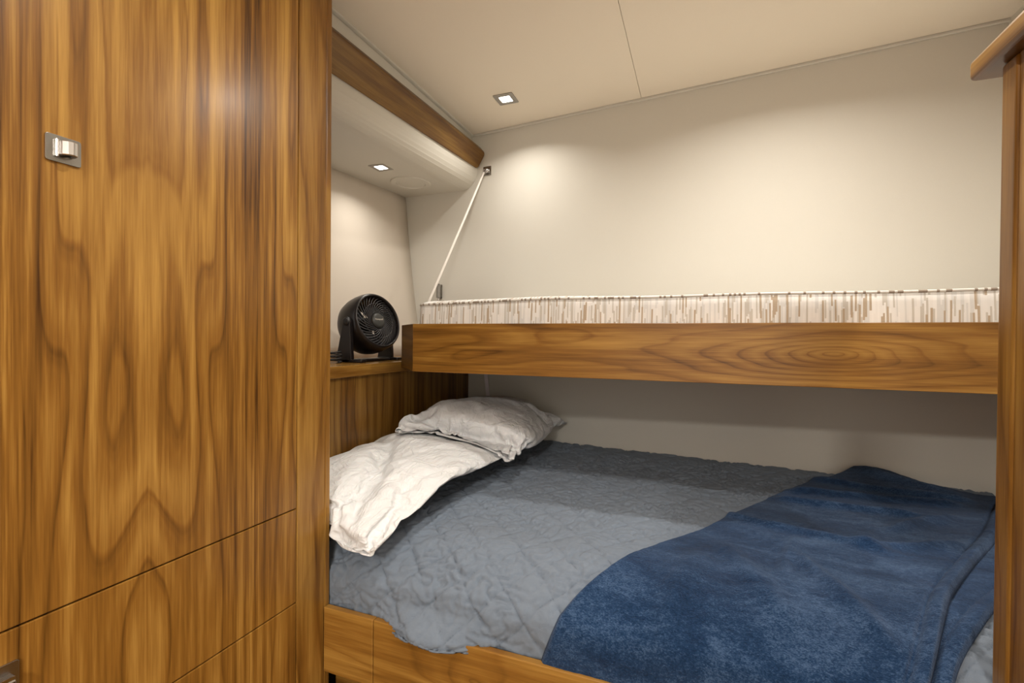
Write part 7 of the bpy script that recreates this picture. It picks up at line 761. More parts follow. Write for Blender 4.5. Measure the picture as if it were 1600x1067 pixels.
-2,-2,-2,0,0,-1,-1,-1,-1,-1,-1,1,1,1,0,1,0,1,-1,1,1,3,2,3,-2,4,2,2,2,2,2,3,1,3,2,3,2,9,3,6,4,4,4,-29,-2,-2,-2,0,-1,0,-1,-1,-1,-1,-1,1,1,1,1,0,1,0,0,0,1,0,2,2,2,1,0,6,3,2,2,1,3,1,2,2,3,8,5,5,5,5,4,-28,-3,-2,-1,-1,-2,0,0,-1,-1,0,-2,1,1,2,0,0,1,-1,1,0,1,-1,-1,1,2,2,3,6,4,2,2,1,0,4,2,2,1,7,8,5,5,4,5,-28,-3,-2,-1,-1,-2,0,-1,0,-1,0,-2,1,1,2,0,1,-1,-2,1,0,2,0,-1,-1,4,2,-1,6,8,2,2,2,0,0,3,3,1,7,6,7,5,5,4,
-27,-2,-2,-2,-1,-2,-1,0,1,-2,0,-1,1,0,2,0,1,-1,-1,0,-1,3,0,0,-2,4,2,-1,0,9,7,2,1,1,-2,4,3,2,6,5,8,6,5,2,-25,-2,-2,-2,-2,-1,-1,-1,2,-1,-1,-1,1,1,1,1,0,-1,-1,-1,-2,3,-2,-1,0,4,4,0,-1,3,10,-3,2,2,4,1,0,1,9,9,6,4,9,-4,-17,-3,-2,-2,-2,-1,-1,-1,-4,5,-1,-1,1,1,1,1,0,-1,-1,-3,0,-1,0,2,-1,0,6,-2,4,-1,5,-3,10,0,-1,3,2,3,3,10,11,0,9,-1,-15,-3,-2,-2,-2,-1,-1,-1,-4,1,-1,3,1,1,2,-5,0,-2,5,-3,-1,0,0,2,-1,-3,6,
-3,6,0,4,-3,6,3,3,-1,3,5,3,4,10,-3,13,5,-15,-2,-3,-2,-2,-1,-3,0,-3,1,-1,-2,-1,3,0,2,0,-3,2,0,-1,1,-1,1,1,-3,-1,-1,8,-3,8,-2,6,4,1,2,0,6,4,3,2,6,3,7,-7,-2,-2,-2,-2,-2,-3,0,-3,1,-1,-2,0,2,0,2,0,-3,2,0,-1,-1,1,1,-1,-3,-1,0,2,3,2,0,0,11,3,-3,7,0,10,2,3,0,0,7,2,-2,-2,-2,-2,-3,-2,-1,-2,1,-1,-2,0,2,0,2,0,-3,-2,2,-5,3,2,-3,3,-3,0,-1,4,1,0,1,2,-1,11,-8,14,2,1,11,3,0,0,4,6,-3,-2,-2,-4,-1,-7,3,-1,-2,-8,9,-1,
2,1,1,0,-3,-3,-2,-2,0,4,-2,1,1,0,-1,-1,2,2,1,0,0,0,-3,17,1,4,11,1,-5,-1,-2,24,-3,-2,-2,-4,-5,-4,-4,4,-2,-8,-5,-2,11,4,2,4,-2,-3,-2,-2,-3,1,4,2,0,-2,0,0,2,2,-1,-1,1,2,-6,4,17,2,6,2,1,0,-3,24,-2,-3,-4,-3,-4,-4,-4,-5,-5,-2,0,-1,-4,9,4,3,6,-2,-3,-1,-3,-2,1,2,2,1,0,0,-1,1,1,-2,4,-1,-1,-1,6,13,4,8,1,0,-4,25,-2,-3,-4,-3,-4,-4,-5,-4,-5,-4,2,-2,-8,6,5,1,5,8,-4,-2,-1,-2,1,2,2,1,-1,1,0,0,1,-2,0,1,1,-1,-1,8,
9,9,7,-8,2,27,-2,-3,-4,-3,-4,-5,-5,-4,-5,-3,-3,-3,-6,0,10,2,-2,6,9,-3,-1,-3,-2,0,4,2,3,0,-1,-1,1,0,-1,0,1,1,0,-1,9,5,12,-2,-9,40,-2,-3,-4,-3,-4,-5,-5,-4,-6,-2,-5,-5,-3,-7,6,12,0,-3,0,14,-3,-1,-1,0,4,2,3,0,-1,-1,1,0,-1,0,-1,1,1,0,0,6,4,11,-18,52,-2,-3,-3,-4,-4,-5,-5,-5,-6,-5,-4,-3,-8,-1,0,4,13,-3,-6,5,5,7,-2,-4,1,5,3,4,0,-2,-1,1,0,0,1,1,0,0,0,0,4,2,-9,59,-3,-3,-3,-4,-6,-3,-7,-6,-6,-6,-1,-9,-2,1,-2,
2,2,9,-4,-7,13,3,6,-4,2,-1,2,4,6,-1,-1,-1,-1,0,0,0,2,2,0,0,-1,2,-5,60,-3,-3,-3,-4,-6,-5,-6,-6,-6,-5,-4,-8,-5,6,-2,1,1,0,6,-8,-2,16,0,0,0,8,0,-1,4,6,-2,1,-1,0,0,0,-1,2,3,0,0,-1,-6,63,-3,-3,-5,-2,-7,-6,-6,-5,-5,-5,-8,-5,-7,-8,15,1,1,1,0,-3,-2,0,16,0,-6,8,5,1,1,1,4,0,1,-3,2,0,0,-2,3,4,-3,-4,-1,63,-2,-3,-5,-5,-5,-5,-6,-6,-5,-6,-6,-6,-7,-11,15,2,-1,1,1,2,-2,-1,1,12,-6,11,5,1,1,1,2,-1,3,-1,-1,1,0,0,-2,
3,0,-2,-2,63,-1,-3,-5,-5,-5,-5,-6,-6,-6,-5,-6,-7,-9,-12,-15,15,20,2,-2,4,-1,-2,2,-8,4,9,13,4,1,0,0,3,1,-1,0,1,-1,1,-2,-1,2,-7,4,65,-2,-4,-5,-5,-5,-6,-6,-6,-6,-6,-6,-6,-9,-15,-17,8,18,-6,22,5,-2,-2,-16,9,5,3,-2,25,1,1,0,-2,1,1,2,1,0,0,-1,-2,-2,-4,-4,74,-9,-1,-5,-9,-10,-2,-5,-5,-5,-5,-6,-5,-12,-15,-17,12,6,-15,21,-2,20,-9,-4,5,-18,22,0,22,8,4,4,-1,-2,-1,1,4,2,0,-1,-2,-2,-4,-7,201,-13,27,-18,10,-22,
17,-25,31,-29,27,-23,19,-16,13,-9,3,7,5,-10,1,-6,0,1,0,11,-4,17,-8,23,-9,-15,-10,-13,-6,-7,-10,13,7,-24,-4,21,-3,-17,31,-25,4,13,-10,-15,-9,21,-11,-5,-6,8,-2,-11,7,-7,-7,10,-14,3,-8,1,-11,6,-1,-6,-12,4,2,-13,-3,5,8,-12,-14,-8,21,-18,10,-20,-3,-2,-19,13,-6,-16,15,-22,181,21,12,-2,-27,3,-7,-5,-4,2,12,-5,-7,10,-9,8,9,-23,-28,24,-23,21,-9,-23,10,-22,5,-10,-2,6,-16,-3,-1,-13,10,-20,15,-20,16,-18,10,
-23,-11,-21,12,-9,173,20,4,-17,-23,6,-3,-2,-4,-11,12,-8,6,-2,-13,17,4,-27,-17,21,-2,-21,2,-21,14,-10,-12,4,-13,6,-13,0,-2,-13,13,-21,18,-7,-16,20,-2,-28,-11,-12,10,-16,178,26,-18,-18,-12,-6,-3,-2,2,-12,12,-7,-3,2,-14,20,5,-28,0,-14,4,-19,5,-18,15,-4,-4,-15,-5,4,-12,-3,4,-13,17,-23,19,-19,-1,3,20,-28,-21,10,-1,-23,187,25,-24,-13,2,-14,-9,-10,-9,-6,3,9,-4,-6,-15,22,5,-28,-19,13,-17,-12,4,-15,12,-10,
3,-3,-12,0,3,-11,4,-12,20,-24,18,-19,20,3,3,-22,-28,-10,20,-23,193,27,-27,0,-4,-5,-6,-9,-17,-13,-12,-8,-4,-7,-3,24,6,-26,-25,1,3,-19,-5,-6,8,-10,-3,8,1,2,-10,3,-8,-11,22,-25,17,-17,6,21,-20,-7,-6,-4,-19,-16,214,23,-27,-14,-8,-5,8,2,-9,-12,-12,-19,-4,-19,-12,11,17,-27,-11,-10,-7,-8,-5,-5,-2,-2,-2,-1,1,5,7,-8,-19,16,12,-25,17,6,-23,0,9,-19,-10,-10,-21,2,227,24,-26,-21,-14,-3,3,12,-22,-11,-10,-4,-21,
-13,-7,-2,1,5,3,-10,-7,-5,-5,-4,-5,-4,-5,-5,-6,-3,-3,-1,10,-13,1,11,-24,6,18,-27,-6,-16,-10,-1,-27,-9,261,25,-20,-27,-21,-4,6,14,-13,-24,-14,-12,-9,1,3,1,2,2,-4,0,-5,-6,-6,-5,-5,-5,-5,-5,-2,-3,-5,-4,8,-15,-3,0,0,-20,-10,-11,18,-6,-24,-4,-26,-9,253,30,-20,-25,-27,-7,11,11,-4,-25,-17,-1,3,0,2,2,3,1,-3,-4,-2,-7,-5,-6,-5,-4,-5,-5,-5,-5,-4,-3,4,-7,-12,-10,2,-12,-11,-12,-17,3,13,-29,-18,8,217,28,-10,
-28,-18,-6,-6,16,10,-25,2,0,1,2,2,2,3,1,-3,-4,-2,-7,-6,-5,-5,-5,-5,-5,-5,-5,-5,-3,-6,1,-11,-8,-4,-9,-15,-15,-13,8,-9,-28,-23,-20,234,28,0,-8,-17,-20,-5,-5,27,0,2,0,1,3,2,2,2,1,-3,-3,-4,-6,-6,-5,-5,-5,-5,-5,-5,-5,-5,-4,-7,-4,-5,-9,-9,-7,-15,-15,-14,-15,-7,-22,-17,-24,213,25,-13,19,0,-17,-17,4,3,22,12,3,2,1,0,5,3,1,-4,-3,-3,-11,-3,-5,-5,-5,-5,-6,-5,-6,-16,8,-6,-6,-8,-9,-6,-7,-16,-15,-15,-23,-18,-7,
-28,-21,190,23,-8,22,15,-21,4,4,5,5,12,15,3,2,0,4,0,-1,-4,-6,2,-6,-6,-6,-7,-3,-5,-6,-7,-7,-13,8,-7,-8,-8,-7,-10,-15,-11,-14,-16,-22,-8,-29,-22,-26,172,23,16,1,29,4,4,4,-1,10,10,14,3,1,2,-2,-2,-2,-3,-3,-3,-8,-3,-4,-5,-5,-9,-2,-7,-16,6,-2,-9,-9,-9,-10,-11,-12,-12,-11,-18,-23,-28,-10,-20,-21,134,22,28,20,21,8,-4,23,9,10,10,10,-1,-1,-1,-3,-2,-3,-3,-4,-3,-4,-5,-5,-8,-1,-6,-1,-16,0,0,-8,-9,-10,-10,-10,
-11,-12,-11,-13,-23,-29,-11,-23,-28,-2,121,21,18,19,20,20,18,14,-3,19,11,8,2,-1,-2,-3,-3,-3,-3,-3,-4,-4,-4,-4,-8,1,-3,-3,-11,-10,3,-10,-10,-10,-11,-10,-11,-11,-12,-13,-28,-18,-21,-28,-25,1,102,12,19,20,20,19,26,23,18,12,11,5,5,-2,-2,-3,-4,-3,-3,-3,-3,-4,-3,-4,-6,1,-4,-5,-11,0,-9,-10,-10,-10,-10,-11,-11,-10,-12,-13,-22,-24,-24,-29,-27,-21,107,28,25,25,10,18,12,21,27,7,20,4,12,-1,-2,-2,-4,-3,-3,-2,
-3,-3,-4,-1,-3,-7,-2,-3,-5,-10,-9,-10,-9,-10,-10,-11,-10,-12,-13,-18,-20,-21,-25,-28,-22,-31,124,27,23,19,15,11,22,18,10,23,6,17,3,0,-1,-1,-3,-3,-3,-2,-2,-3,-3,-3,-3,-5,-4,-4,-9,-7,-9,-9,-9,-10,-10,-10,-11,-12,-20,-19,-18,-17,-24,-28,-29,-32,134,26,23,21,13,23,18,19,16,15,9,3,3,1,0,-1,-2,-2,-3,-2,-2,-3,-3,-3,-4,-5,-5,-6,-7,-7,-8,-9,-9,-9,-10,-11,-10,-18,-14,-17,-18,-23,-24,-30,-27,-33,137,28,23,
23,20,17,17,16,15,11,5,4,4,3,3,1,-2,-3,-2,-2,-2,-2,-4,-4,-4,-5,-5,-6,-7,-7,-8,-8,-9,-10,-10,-10,-14,-13,-16,-17,-20,-26,-21,-28,-29,-33,138,29,24,22,20,18,17,15,12,2,5,5,5,5,4,6,-1,-2,-2,-1,-2,-3,-3,-4,-5,-6,-5,-6,-7,-7,-7,-9,-8,-10,-10,-11,-13,-14,-16,-18,-20,-24,-27,-23,-29,-33,137,31,25,22,20,17,16,11,7,12,6,6,5,4,4,1,1,-2,-1,-1,-1,-3,-3,-5,-5,-5,-6,-6,-6,-7,-8,-8,-9,-9,-10,-12,-13,-14,-17,-18,
-22,-20,-25,-27,-29,-34,138,33,25,23,19,16,14,9,12,7,8,6,5,5,3,2,0,0,-1,-1,-1,-3,-4,-4,-5,-5,-6,-6,-6,-7,-7,-8,-9,-10,-10,-12,-13,-15,-16,-19,-20,-22,-25,-27,-30,-33,138,33,28,22,18,15,13,11,9,8,8,6,5,5,2,2,1,0,0,-1,-2,-2,-4,-4,-5,-5,-5,-5,-6,-7,-8,-8,-8,-10,-11,-12,-14,-14,-17,-19,-21,-22,-25,-27,-30,-34,135,33,30,29,13,13,13,11,10,9,7,6,7,4,3,1,2,0,-1,-1,-2,-2,-4,-3,-5,-4,-5,-5,-6,-7,-7,-8,-9,
-10,-10,-13,-13,-17,-16,-19,-21,-23,-27,-26,-29,-35,139,33,28,21,16,14,13,12,10,10,9,7,3,4,4,3,1,0,0,-2,-1,-3,-3,-3,-4,-4,-5,-5,-6,-6,-7,-8,-9,-10,-11,-12,-15,-15,-19,-18,-23,-24,-23,-29,-29,-35,140,32,24,20,16,15,14,12,12,10,10,8,6,4,3,2,0,0,0,-1,-2,-2,-3,-3,-4,-4,-4,-5,-5,-6,-7,-9,-9,-10,-11,-13,-13,-16,-17,-23,-22,-21,-27,-28,-30,-35,139,31,21,19,17,16,14,14,12,10,11,9,8,4,3,1,1,-1,0,-1,-1,-3,
-2,-3,-3,-3,-4,-5,-5,-7,-7,-8,-9,-10,-12,-13,-14,-15,-18,-20,-21,-28,-26,-28,-30,-34,138,24,20,23,16,16,15,9,10,12,11,11,11,11,1,1,0,0,0,-1,-1,-2,-2,-3,-2,-3,-4,-4,-6,-6,-7,-8,-10,-10,-12,-13,-14,-16,-18,-20,-22,-26,-29,-29,-27,-34,134,29,14,16,16,16,15,15,16,17,10,10,9,4,4,1,1,1,0,-1,-1,-2,-2,-2,-2,-2,-4,-4,-6,-6,-7,-8,-9,-11,-12,-14,-14,-17,-18,-20,-22,-24,-28,-28,-29,-34,130,28,22,17,17,15,16,
15,14,11,10,9,7,6,3,3,1,1,0,0,-1,-2,-1,-2,-2,-2,-3,-4,-6,-6,-7,-8,-9,-12,-12,-14,-15,-17,-18,-20,-22,-24,-26,-28,-29,-33,126,28,21,20,17,15,15,15,12,11,10,8,7,6,4,3,2,1,0,0,-1,-1,-1,-1,-2,-2,-3,-4,-5,-6,-6,-9,-10,-12,-13,-15,-16,-16,-18,-20,-22,-23,-24,-27,-30,-32,122,28,23,19,17,16,14,14,12,11,9,8,7,5,5,3,2,1,1,0,0,-1,-1,-1,-1,-2,-3,-4,-4,-6,-9,-6,-11,-13,-14,-16,-17,-19,-22,-14,-21,-21,-22,-26,
-30,-31,119,28,23,19,17,16,14,13,12,11,9,8,6,6,4,3,2,2,1,0,0,0,-1,0,-2,-1,-3,-3,-6,-8,-3,-10,-11,-15,-16,-17,-22,-20,-10,-23,-21,-20,-15,-24,-30,-31,117,29,22,19,17,16,14,13,11,11,9,7,7,5,4,4,2,1,1,1,1,0,0,-1,-1,-2,-1,-8,-4,0,-11,-12,-13,-21,-15,-15,-13,-10,-23,-17,-15,-22,-24,-21,-29,-31,114,29,22,19,17,16,14,12,12,10,8,8,6,5,5,3,2,2,1,1,1,0,0,0,0,0,-6,0,-1,-15,-12,-13,-12,-4,-11,-14,-13,-16,-18,
-19,-20,-22,-23,-26,-30,-30,110,30,21,20,17,16,13,13,11,9,9,7,6,6,4,3,2,2,2,1,1,1,0,0,0,1,-2,-2,-3,-8,-9,-10,-10,-10,-13,-14,-18,-17,-16,-17,-21,-25,-22,-27,-30,-29,105,30,22,20,17,15,14,12,11,10,8,7,6,5,4,3,3,2,2,1,2,0,1,0,0,0,-2,-6,-5,-2,-7,-8,-8,-10,-12,-13,-15,-16,-19,-20,-21,-23,-25,-28,-29,-30,100,30,23,20,17,16,13,12,11,10,8,7,6,5,4,3,3,2,2,1,2,1,0,0,0,0,-5,-2,-3,-8,-6,-6,-5,-8,-16,-17,-22,
-11,-12,-20,-20,-20,-27,-29,-29,-15,82,27,25,21,17,15,14,12,10,10,8,7,6,5,4,3,3,3,2,1,2,1,0,0,-1,-1,-2,-3,-4,-4,-6,-5,-8,-22,-13,-17,-22,-13,-4,-23,-23,-8,-27,-28,-30,-25,89,29,22,22,16,17,13,12,11,9,8,7,6,5,4,4,3,2,3,1,1,1,0,0,-1,-2,-2,-3,-4,-4,-5,-9,-12,-19,-25,-10,-13,-20,-1,-27,-10,-9,-27,-30,-29,-31,93,30,23,18,19,16,14,11,11,9,8,7,6,5,4,4,3,3,2,2,1,0,0,-1,-1,-2,-2,-3,-4,-5,-8,-10,-14,-20,
-23,-24,-2,-5,-11,-27,-18,5,-29,-29,-26,-34,95,29,23,19,17,16,14,12,10,9,8,7,6,5,5,4,3,3,2,2,0,0,-1,-1,-1,-2,-3,-3,-4,-9,-7,-12,-16,-19,-25,-19,-21,5,-3,-24,-25,15,-28,-29,-28,-10,74,28,22,20,18,13,14,14,10,9,7,7,6,5,5,4,4,3,2,1,1,-1,-1,-2,-2,-2,-3,-3,-6,-7,-10,-14,-18,-21,-22,-22,-24,2,2,-25,-10,9,-29,-25,-11,-20,70,27,21,21,16,17,14,11,10,9,8,7,6,5,5,4,3,3,2,2,0,-1,-2,-2,-2,-3,-4,-4,-5,-8,-13,
-15,-20,-21,-23,-24,-7,-24,13,11,-2,-29,-24,-28,-23,-25,92,26,23,18,19,15,14,11,10,9,7,7,6,5,5,4,4,2,2,1,0,-1,-2,-3,-3,-3,-4,-5,-5,-8,-15,-19,-20,-23,-24,-8,-4,-26,-11,17,26,-25,-28,-28,-20,-34,86,27,22,20,17,15,13,11,10,8,8,6,6,6,4,5,3,3,1,1,0,-2,-3,-3,-3,-4,-5,-6,-6,-10,-21,-13,-24,-23,-5,-4,-10,-27,-8,16,23,-30,-24,-21,-20,-30,75,27,22,20,17,15,13,11,9,8,7,6,6,6,4,5,3,3,1,1,-1,-2,-4,-4,-4,-4,
-6,-6,-9,-10,-16,-23,-23,3,-7,-6,-15,-27,-6,25,10,-21,-22,-25,-26,-23,65,29,22,19,17,15,12,10,9,8,7,6,6,5,6,4,4,1,1,2,-2,-4,-4,-4,-5,-5,-6,-8,-10,-12,-16,-25,-10,-10,-18,7,-1,-26,0,23,-2,-15,-16,-24,-30,-31,69,29,23,19,16,14,11,10,9,8,6,6,6,6,5,5,2,-1,2,-4,3,-4,-4,-4,-5,-7,-7,-9,-11,-13,-15,-19,-19,-16,7,-16,15,-3,-13,19,-18,-11,-5,-23,-29,-31,64,29,23,18,16,13,11,10,8,8,6,6,5,6,5,2,-3,5,0,-6,6,
-4,-4,-4,-6,-7,-9,-10,-14,-16,-17,-20,-17,-3,16,-15,-7,21,2,2,-10,-11,-14,-22,-29,-30,57,30,23,18,14,12,11,10,8,6,6,6,5,6,3,1,-5,5,-8,8,0,-2,-3,-4,-7,-9,-10,-12,-17,-17,-19,-20,-10,19,9,-13,-6,15,-3,-9,-14,3,-11,-16,-28,-22,42,30,27,15,14,12,11,8,7,5,5,7,4,5,1,-7,5,-2,-6,11,1,-3,-1,-9,-9,-14,-14,-7,-18,-17,-19,-18,20,12,6,-3,-3,-4,-13,-16,8,-5,-20,-1,-21,-31,48,29,23,15,13,12,10,7,4,5,5,4,2,8,-4,
-8,6,-7,9,5,-2,0,-12,-7,-12,-15,0,-18,-17,-18,-18,17,14,6,0,-6,-9,-14,-10,11,-4,-18,-12,4,-16,-33,50,27,21,15,13,9,2,11,4,5,4,0,12,-3,-9,2,0,-5,13,3,-4,-3,-15,-6,-15,8,-21,-17,-18,-18,8,22,5,0,-7,-12,-11,-5,12,-3,-16,-8,-15,6,-13,-31,50,26,20,16,6,0,13,4,5,4,3,4,-3,4,-8,3,-6,10,2,8,-5,-7,-4,-21,8,-11,-20,-9,-12,-17,27,4,2,-10,-10,-8,-1,10,-4,-9,-14,-6,-17,-6,5,-30,51,26,18,8,-3,13,4,4,3,2,2,0,-4,
7,0,-5,6,4,1,-1,1,-4,-2,-7,-6,-13,-21,-14,-13,23,7,2,-2,-10,-6,3,1,-12,-10,-2,-8,-8,-9,-16,14,-25,50,25,10,-6,12,4,2,2,1,1,1,0,-5,7,1,2,4,-2,-1,0,1,-4,-2,-7,-2,-8,-2,-10,-27,26,5,-1,-1,-3,-4,-5,-9,-6,-16,-4,-6,-7,-6,-14,17,-17,52,20,-10,10,2,1,0,1,0,0,1,0,0,2,1,2,15,-10,-3,-2,2,-5,-2,-4,-4,-6,-5,-4,11,3,-3,-3,-3,-4,-4,-5,-5,-7,-18,-8,-7,-6,-6,-6,22,-5,50,-2,-2,-3,0,-1,0,1,0,0,1,0,1,1,1,11,17,-14,
4,-2,-9,-8,-3,-3,-5,-4,-6,0,12,-1,-3,-3,-3,-4,-4,-4,-5,0,-1,-1,-1,0,1,-1,-28,29,134,-26,-1,-10,-18,4,0,28,-4,-13,8,-21,6,3,6,-5,22,-14,4,1,6,-8,11,-10,10,-11,11,-6,-7,16,-14,1,16,-19,-1,20,-5,-16,11,-12,7,-11,7,-11,6,-11,6,-11,6,-10,6,-10,4,-7,0,-4,-2,-3,-9,4,-6,-1,-7,0,-11,2,-2,-8,-2,-9,-2,-9,-12,3,-4,-10,-18,6,-1,-4,-25,-3,20,-19,5,8,-7,16,187,-28,-27,21,9,1,-22,7,19,-15,8,-4,-8,11,-11,9,-10,18,
-9,-19,-4,-5,-4,-4,-4,1,-10,-5,-5,1,-10,-10,-5,1,-19,-14,12,-17,-26,2,-28,18,-24,13,177,-5,-25,-4,0,26,6,4,-19,13,-4,-14,4,-3,12,-16,4,9,-19,0,-7,-8,-4,-5,2,-11,-1,-1,-10,-3,-3,-12,2,-15,-4,-15,15,-28,-1,-11,-28,18,-27,26,172,-25,-7,-14,12,0,26,-19,-5,14,-13,4,-3,-6,13,-12,8,-18,7,-15,-5,-4,-3,3,-12,-1,-3,-9,3,-8,-12,5,-16,-1,-15,9,0,-17,-27,4,-23,17,-28,28,174,-18,-14,-21,6,23,-15,-2,22,-15,-9,5,
-4,-4,14,-6,-17,13,-5,-6,-5,-6,-5,-15,-5,-2,-2,4,-14,-7,2,-11,-5,-11,9,-6,-16,14,-20,-25,15,-6,-29,28,180,-10,-23,-28,21,8,-8,-13,16,13,-10,-18,-10,11,-13,-5,13,-10,-12,-4,-5,-5,-4,-5,10,-2,-2,-17,-4,-4,-9,-11,-5,9,-4,-19,14,-19,-16,21,-11,-27,17,-27,215,-26,-21,-2,-16,20,-10,-4,21,3,-3,-4,-11,-20,-8,9,-16,-4,6,-4,-4,-5,-4,-5,-12,-3,-3,3,-19,-4,-5,-1,12,-9,-19,11,-18,16,-7,-14,-18,13,-3,-18,214,
-27,-27,-15,-12,24,-10,4,14,-17,-4,-1,2,-2,-5,-25,6,-2,-2,-13,-7,-6,-6,-5,-3,-1,-14,9,1,1,1,1,-20,-13,-5,-2,20,2,-17,-31,12,-24,-7,26,202,-29,-29,-27,-5,26,5,1,-9,-18,-8,1,-3,-2,-8,8,-11,-15,1,5,-6,-6,-7,-6,-7,-14,-11,0,1,0,3,2,7,0,0,0,1,-26,-16,24,-5,-21,-24,-1,230,-29,-28,-26,-14,4,11,-1,1,-17,0,-17,-5,-3,11,-5,-16,-1,-3,-8,-6,-6,-6,-6,-5,-5,8,0,0,0,-2,-17,1,0,0,0,0,10,-22,5,20,-29,-22,11,213,
-27,-21,-27,-24,6,-11,9,-11,-4,-11,1,-5,-9,-5,-5,-5,-6,-8,1,-1,-1,-1,-2,-2,-3,-2,-2,-1,-6,-8,7,7,3,2,0,12,0,-25,-24,16,0,-22,15,189,-26,-22,-18,-10,-19,-22,7,-12,-4,-10,-2,-6,-6,-1,-8,-8,-7,-4,-3,-1,-2,-1,0,4,-3,0,1,-5,4,-1,-1,0,-1,1,1,8,8,11,-25,-28,29,-1,-28,202,-27,-24,-25,-18,-11,-22,0,-13,-6,-6,-7,-5,-5,4,-1,-2,-3,-4,-3,-4,-5,-5,-4,-2,-3,-2,0,-2,2,-2,0,2,2,6,26,10,11,-21,-13,7,-21,25,-8,170,
-27,-28,-25,-26,-18,-11,-10,-10,-8,-5,-4,-5,-6,-2,-1,-3,-3,-2,-1,0,0,0,0,1,2,1,2,9,-2,3,1,-3,11,8,-1,-14,10,10,10,-12,-29,14,28,137,-28,-28,-26,-26,-22,-22,-5,-17,-8,-3,-1,0,0,0,0,0,13,2,3,1,2,1,2,1,1,1,1,1,0,1,0,1,-1,-3,-20,-5,0,11,19,5,-26,1,18,146,-27,-28,-26,-25,-22,-21,-18,-5,-3,1,6,2,2,1,1,-14,1,0,0,0,-1,0,0,0,0,0,0,0,0,0,1,0,0,1,3,16,-5,-13,12,12,12,-8,7,127,-26,-28,-25,-24,-22,-20,-13,-5,
3,1,-5,1,2,7,-3,0,15,0,-1,0,-1,0,-2,-1,-2,-1,-3,-3,-7,7,1,-3,-6,17,4,-16,-2,-3,17,-13,19,23,-3,109,-25,-26,-24,-24,-21,-17,-11,-1,-3,0,3,-3,0,4,5,12,-14,-2,-1,0,0,6,-4,-3,-1,-2,1,1,1,9,-10,-1,0,14,-12,-1,17,4,-18,16,7,3,20,85,-22,-20,-24,-24,-20,-15,-8,-3,5,1,-4,1,6,11,-1,-16,2,4,-8,1,4,-5,0,1,4,-5,8,3,1,-9,-1,11,3,-12,-2,12,-11,2,17,-1,-15,3,20,120,-24,-27,-28,-28,-21,-13,-6,0,3,-5,3,6,13,-14,-8,
11,1,-11,1,-2,0,9,0,-1,0,-7,1,8,-7,-2,11,-8,3,9,-1,-14,3,14,-16,-1,1,7,13,130,-28,-29,-28,-24,-25,-13,0,1,-5,11,6,3,-16,-5,14,0,-11,-2,0,1,-1,9,-4,-3,-1,1,8,-8,8,1,-10,0,10,-10,0,0,15,3,0,-16,11,6,-1,132,-29,-30,-28,-27,-21,-12,2,-6,11,2,7,-19,-1,14,2,-12,-3,4,-5,1,8,0,-7,-1,2,7,-7,10,0,-3,-9,9,-8,0,11,1,2,-7,2,8,-15,6,8,132,-30,-29,-29,-28,-14,-18,-1,5,8,8,-21,2,9,5,-12,-4,2,-2,10,1,0,-11,0,2,8,
-8,9,0,-10,0,0,10,-10,6,-2,-3,0,1,9,1,0,-9,13,131,-30,-30,-29,-28,-10,-20,9,8,5,-21,11,1,2,-12,-4,7,-6,9,-7,-2,0,12,2,-2,-11,9,-6,-4,0,11,3,-9,-3,-1,0,8,0,1,0,-7,0,1,12,130,-30,-30,-29,-28,-7,-20,10,13,-22,9,2,-12,-2,0,9,-7,10,0,-2,-8,8,-5,10,-13,5,-5,0,0,10,-6,2,9,-1,-2,-1,-2,-10,0,1,0,7,3,3,130,-30,-29,-29,-27,-29,22,4,-20,-3,2,10,-15,8,3,-8,10,-1,-12,0,2,10,-2,-9,11,-12,0,7,1,-6,9,0,-9,0,-1,1,
0,8,1,1,-1,0,-5,8,124,-29,-26,-29,-29,-21,18,-14,6,-8,-4,14,-15,5,-2,13,-4,-12,6,-6,10,-3,-7,6,-6,11,-11,5,-5,8,-6,-2,0,12,0,0,0,1,-2,-2,-4,-2,1,8,127,-29,-30,-29,-29,-16,-6,1,7,7,-14,15,-16,4,-2,16,-16,3,3,-7,7,-7,9,-7,-2,0,11,-11,1,10,0,0,-8,9,-9,-2,0,0,-1,1,0,6,1,3,125,-29,-30,-29,-28,0,-18,12,4,-8,-9,15,-16,3,-2,19,-17,-3,2,7,-9,6,6,-12,1,8,-5,11,-1,-3,-9,3,9,-11,5,-5,3,0,1,0,0,0,-5,14,119,
-30,-30,-29,-27,-1,-16,15,-5,-2,-9,15,-14,-1,1,20,-18,-3,1,7,-1,-5,10,-12,8,-6,10,5,-11,-6,5,4,3,-10,-1,5,-5,0,0,0,0,0,0,11,120,-30,-30,-29,-26,-1,-15,16,-13,-2,-2,17,-15,0,0,22,-19,-3,5,-7,2,2,10,-13,7,-6,-1,2,11,-1,-11,-1,2,10,-1,-9,-2,5,0,-1,-1,0,-1,8,119,-30,-30,-29,-25,-3,-11,15,-14,6,-8,16,-12,-4,1,23,-18,1,-7,1,11,2,1,-14,0,10,0,-1,-9,2,9,-9,7,0,-8,9,1,-8,-1,-2,0,1,1,8,116,-30,-30,-29,-23,
-8,-5,14,-14,11,-11,14,-9,-6,0,25,-13,-12,10,0,-8,1,9,-10,7,0,-9,3,10,-3,-9,10,-10,1,7,-8,2,8,1,-3,-5,-2,1,8,113,-30,-30,-28,-23,-8,-3,12,-12,14,-12,0,9,-2,-11,26,-21,3,3,-9,-1,7,-7,10,2,-11,12,1,-1,-12,-1,0,2,13,1,-4,-8,-3,0,9,-1,-1,-4,6,111,-30,-30,-28,-21,-8,-2,11,-12,18,-7,-12,4,9,-13,25,-22,0,6,-9,2,3,5,-9,-1,13,5,-16,0,12,2,2,1,-1,-11,8,1,-1,-2,-11,0,1,7,1,108,-30,-30,-28,-20,-5,-2,8,-11,18,
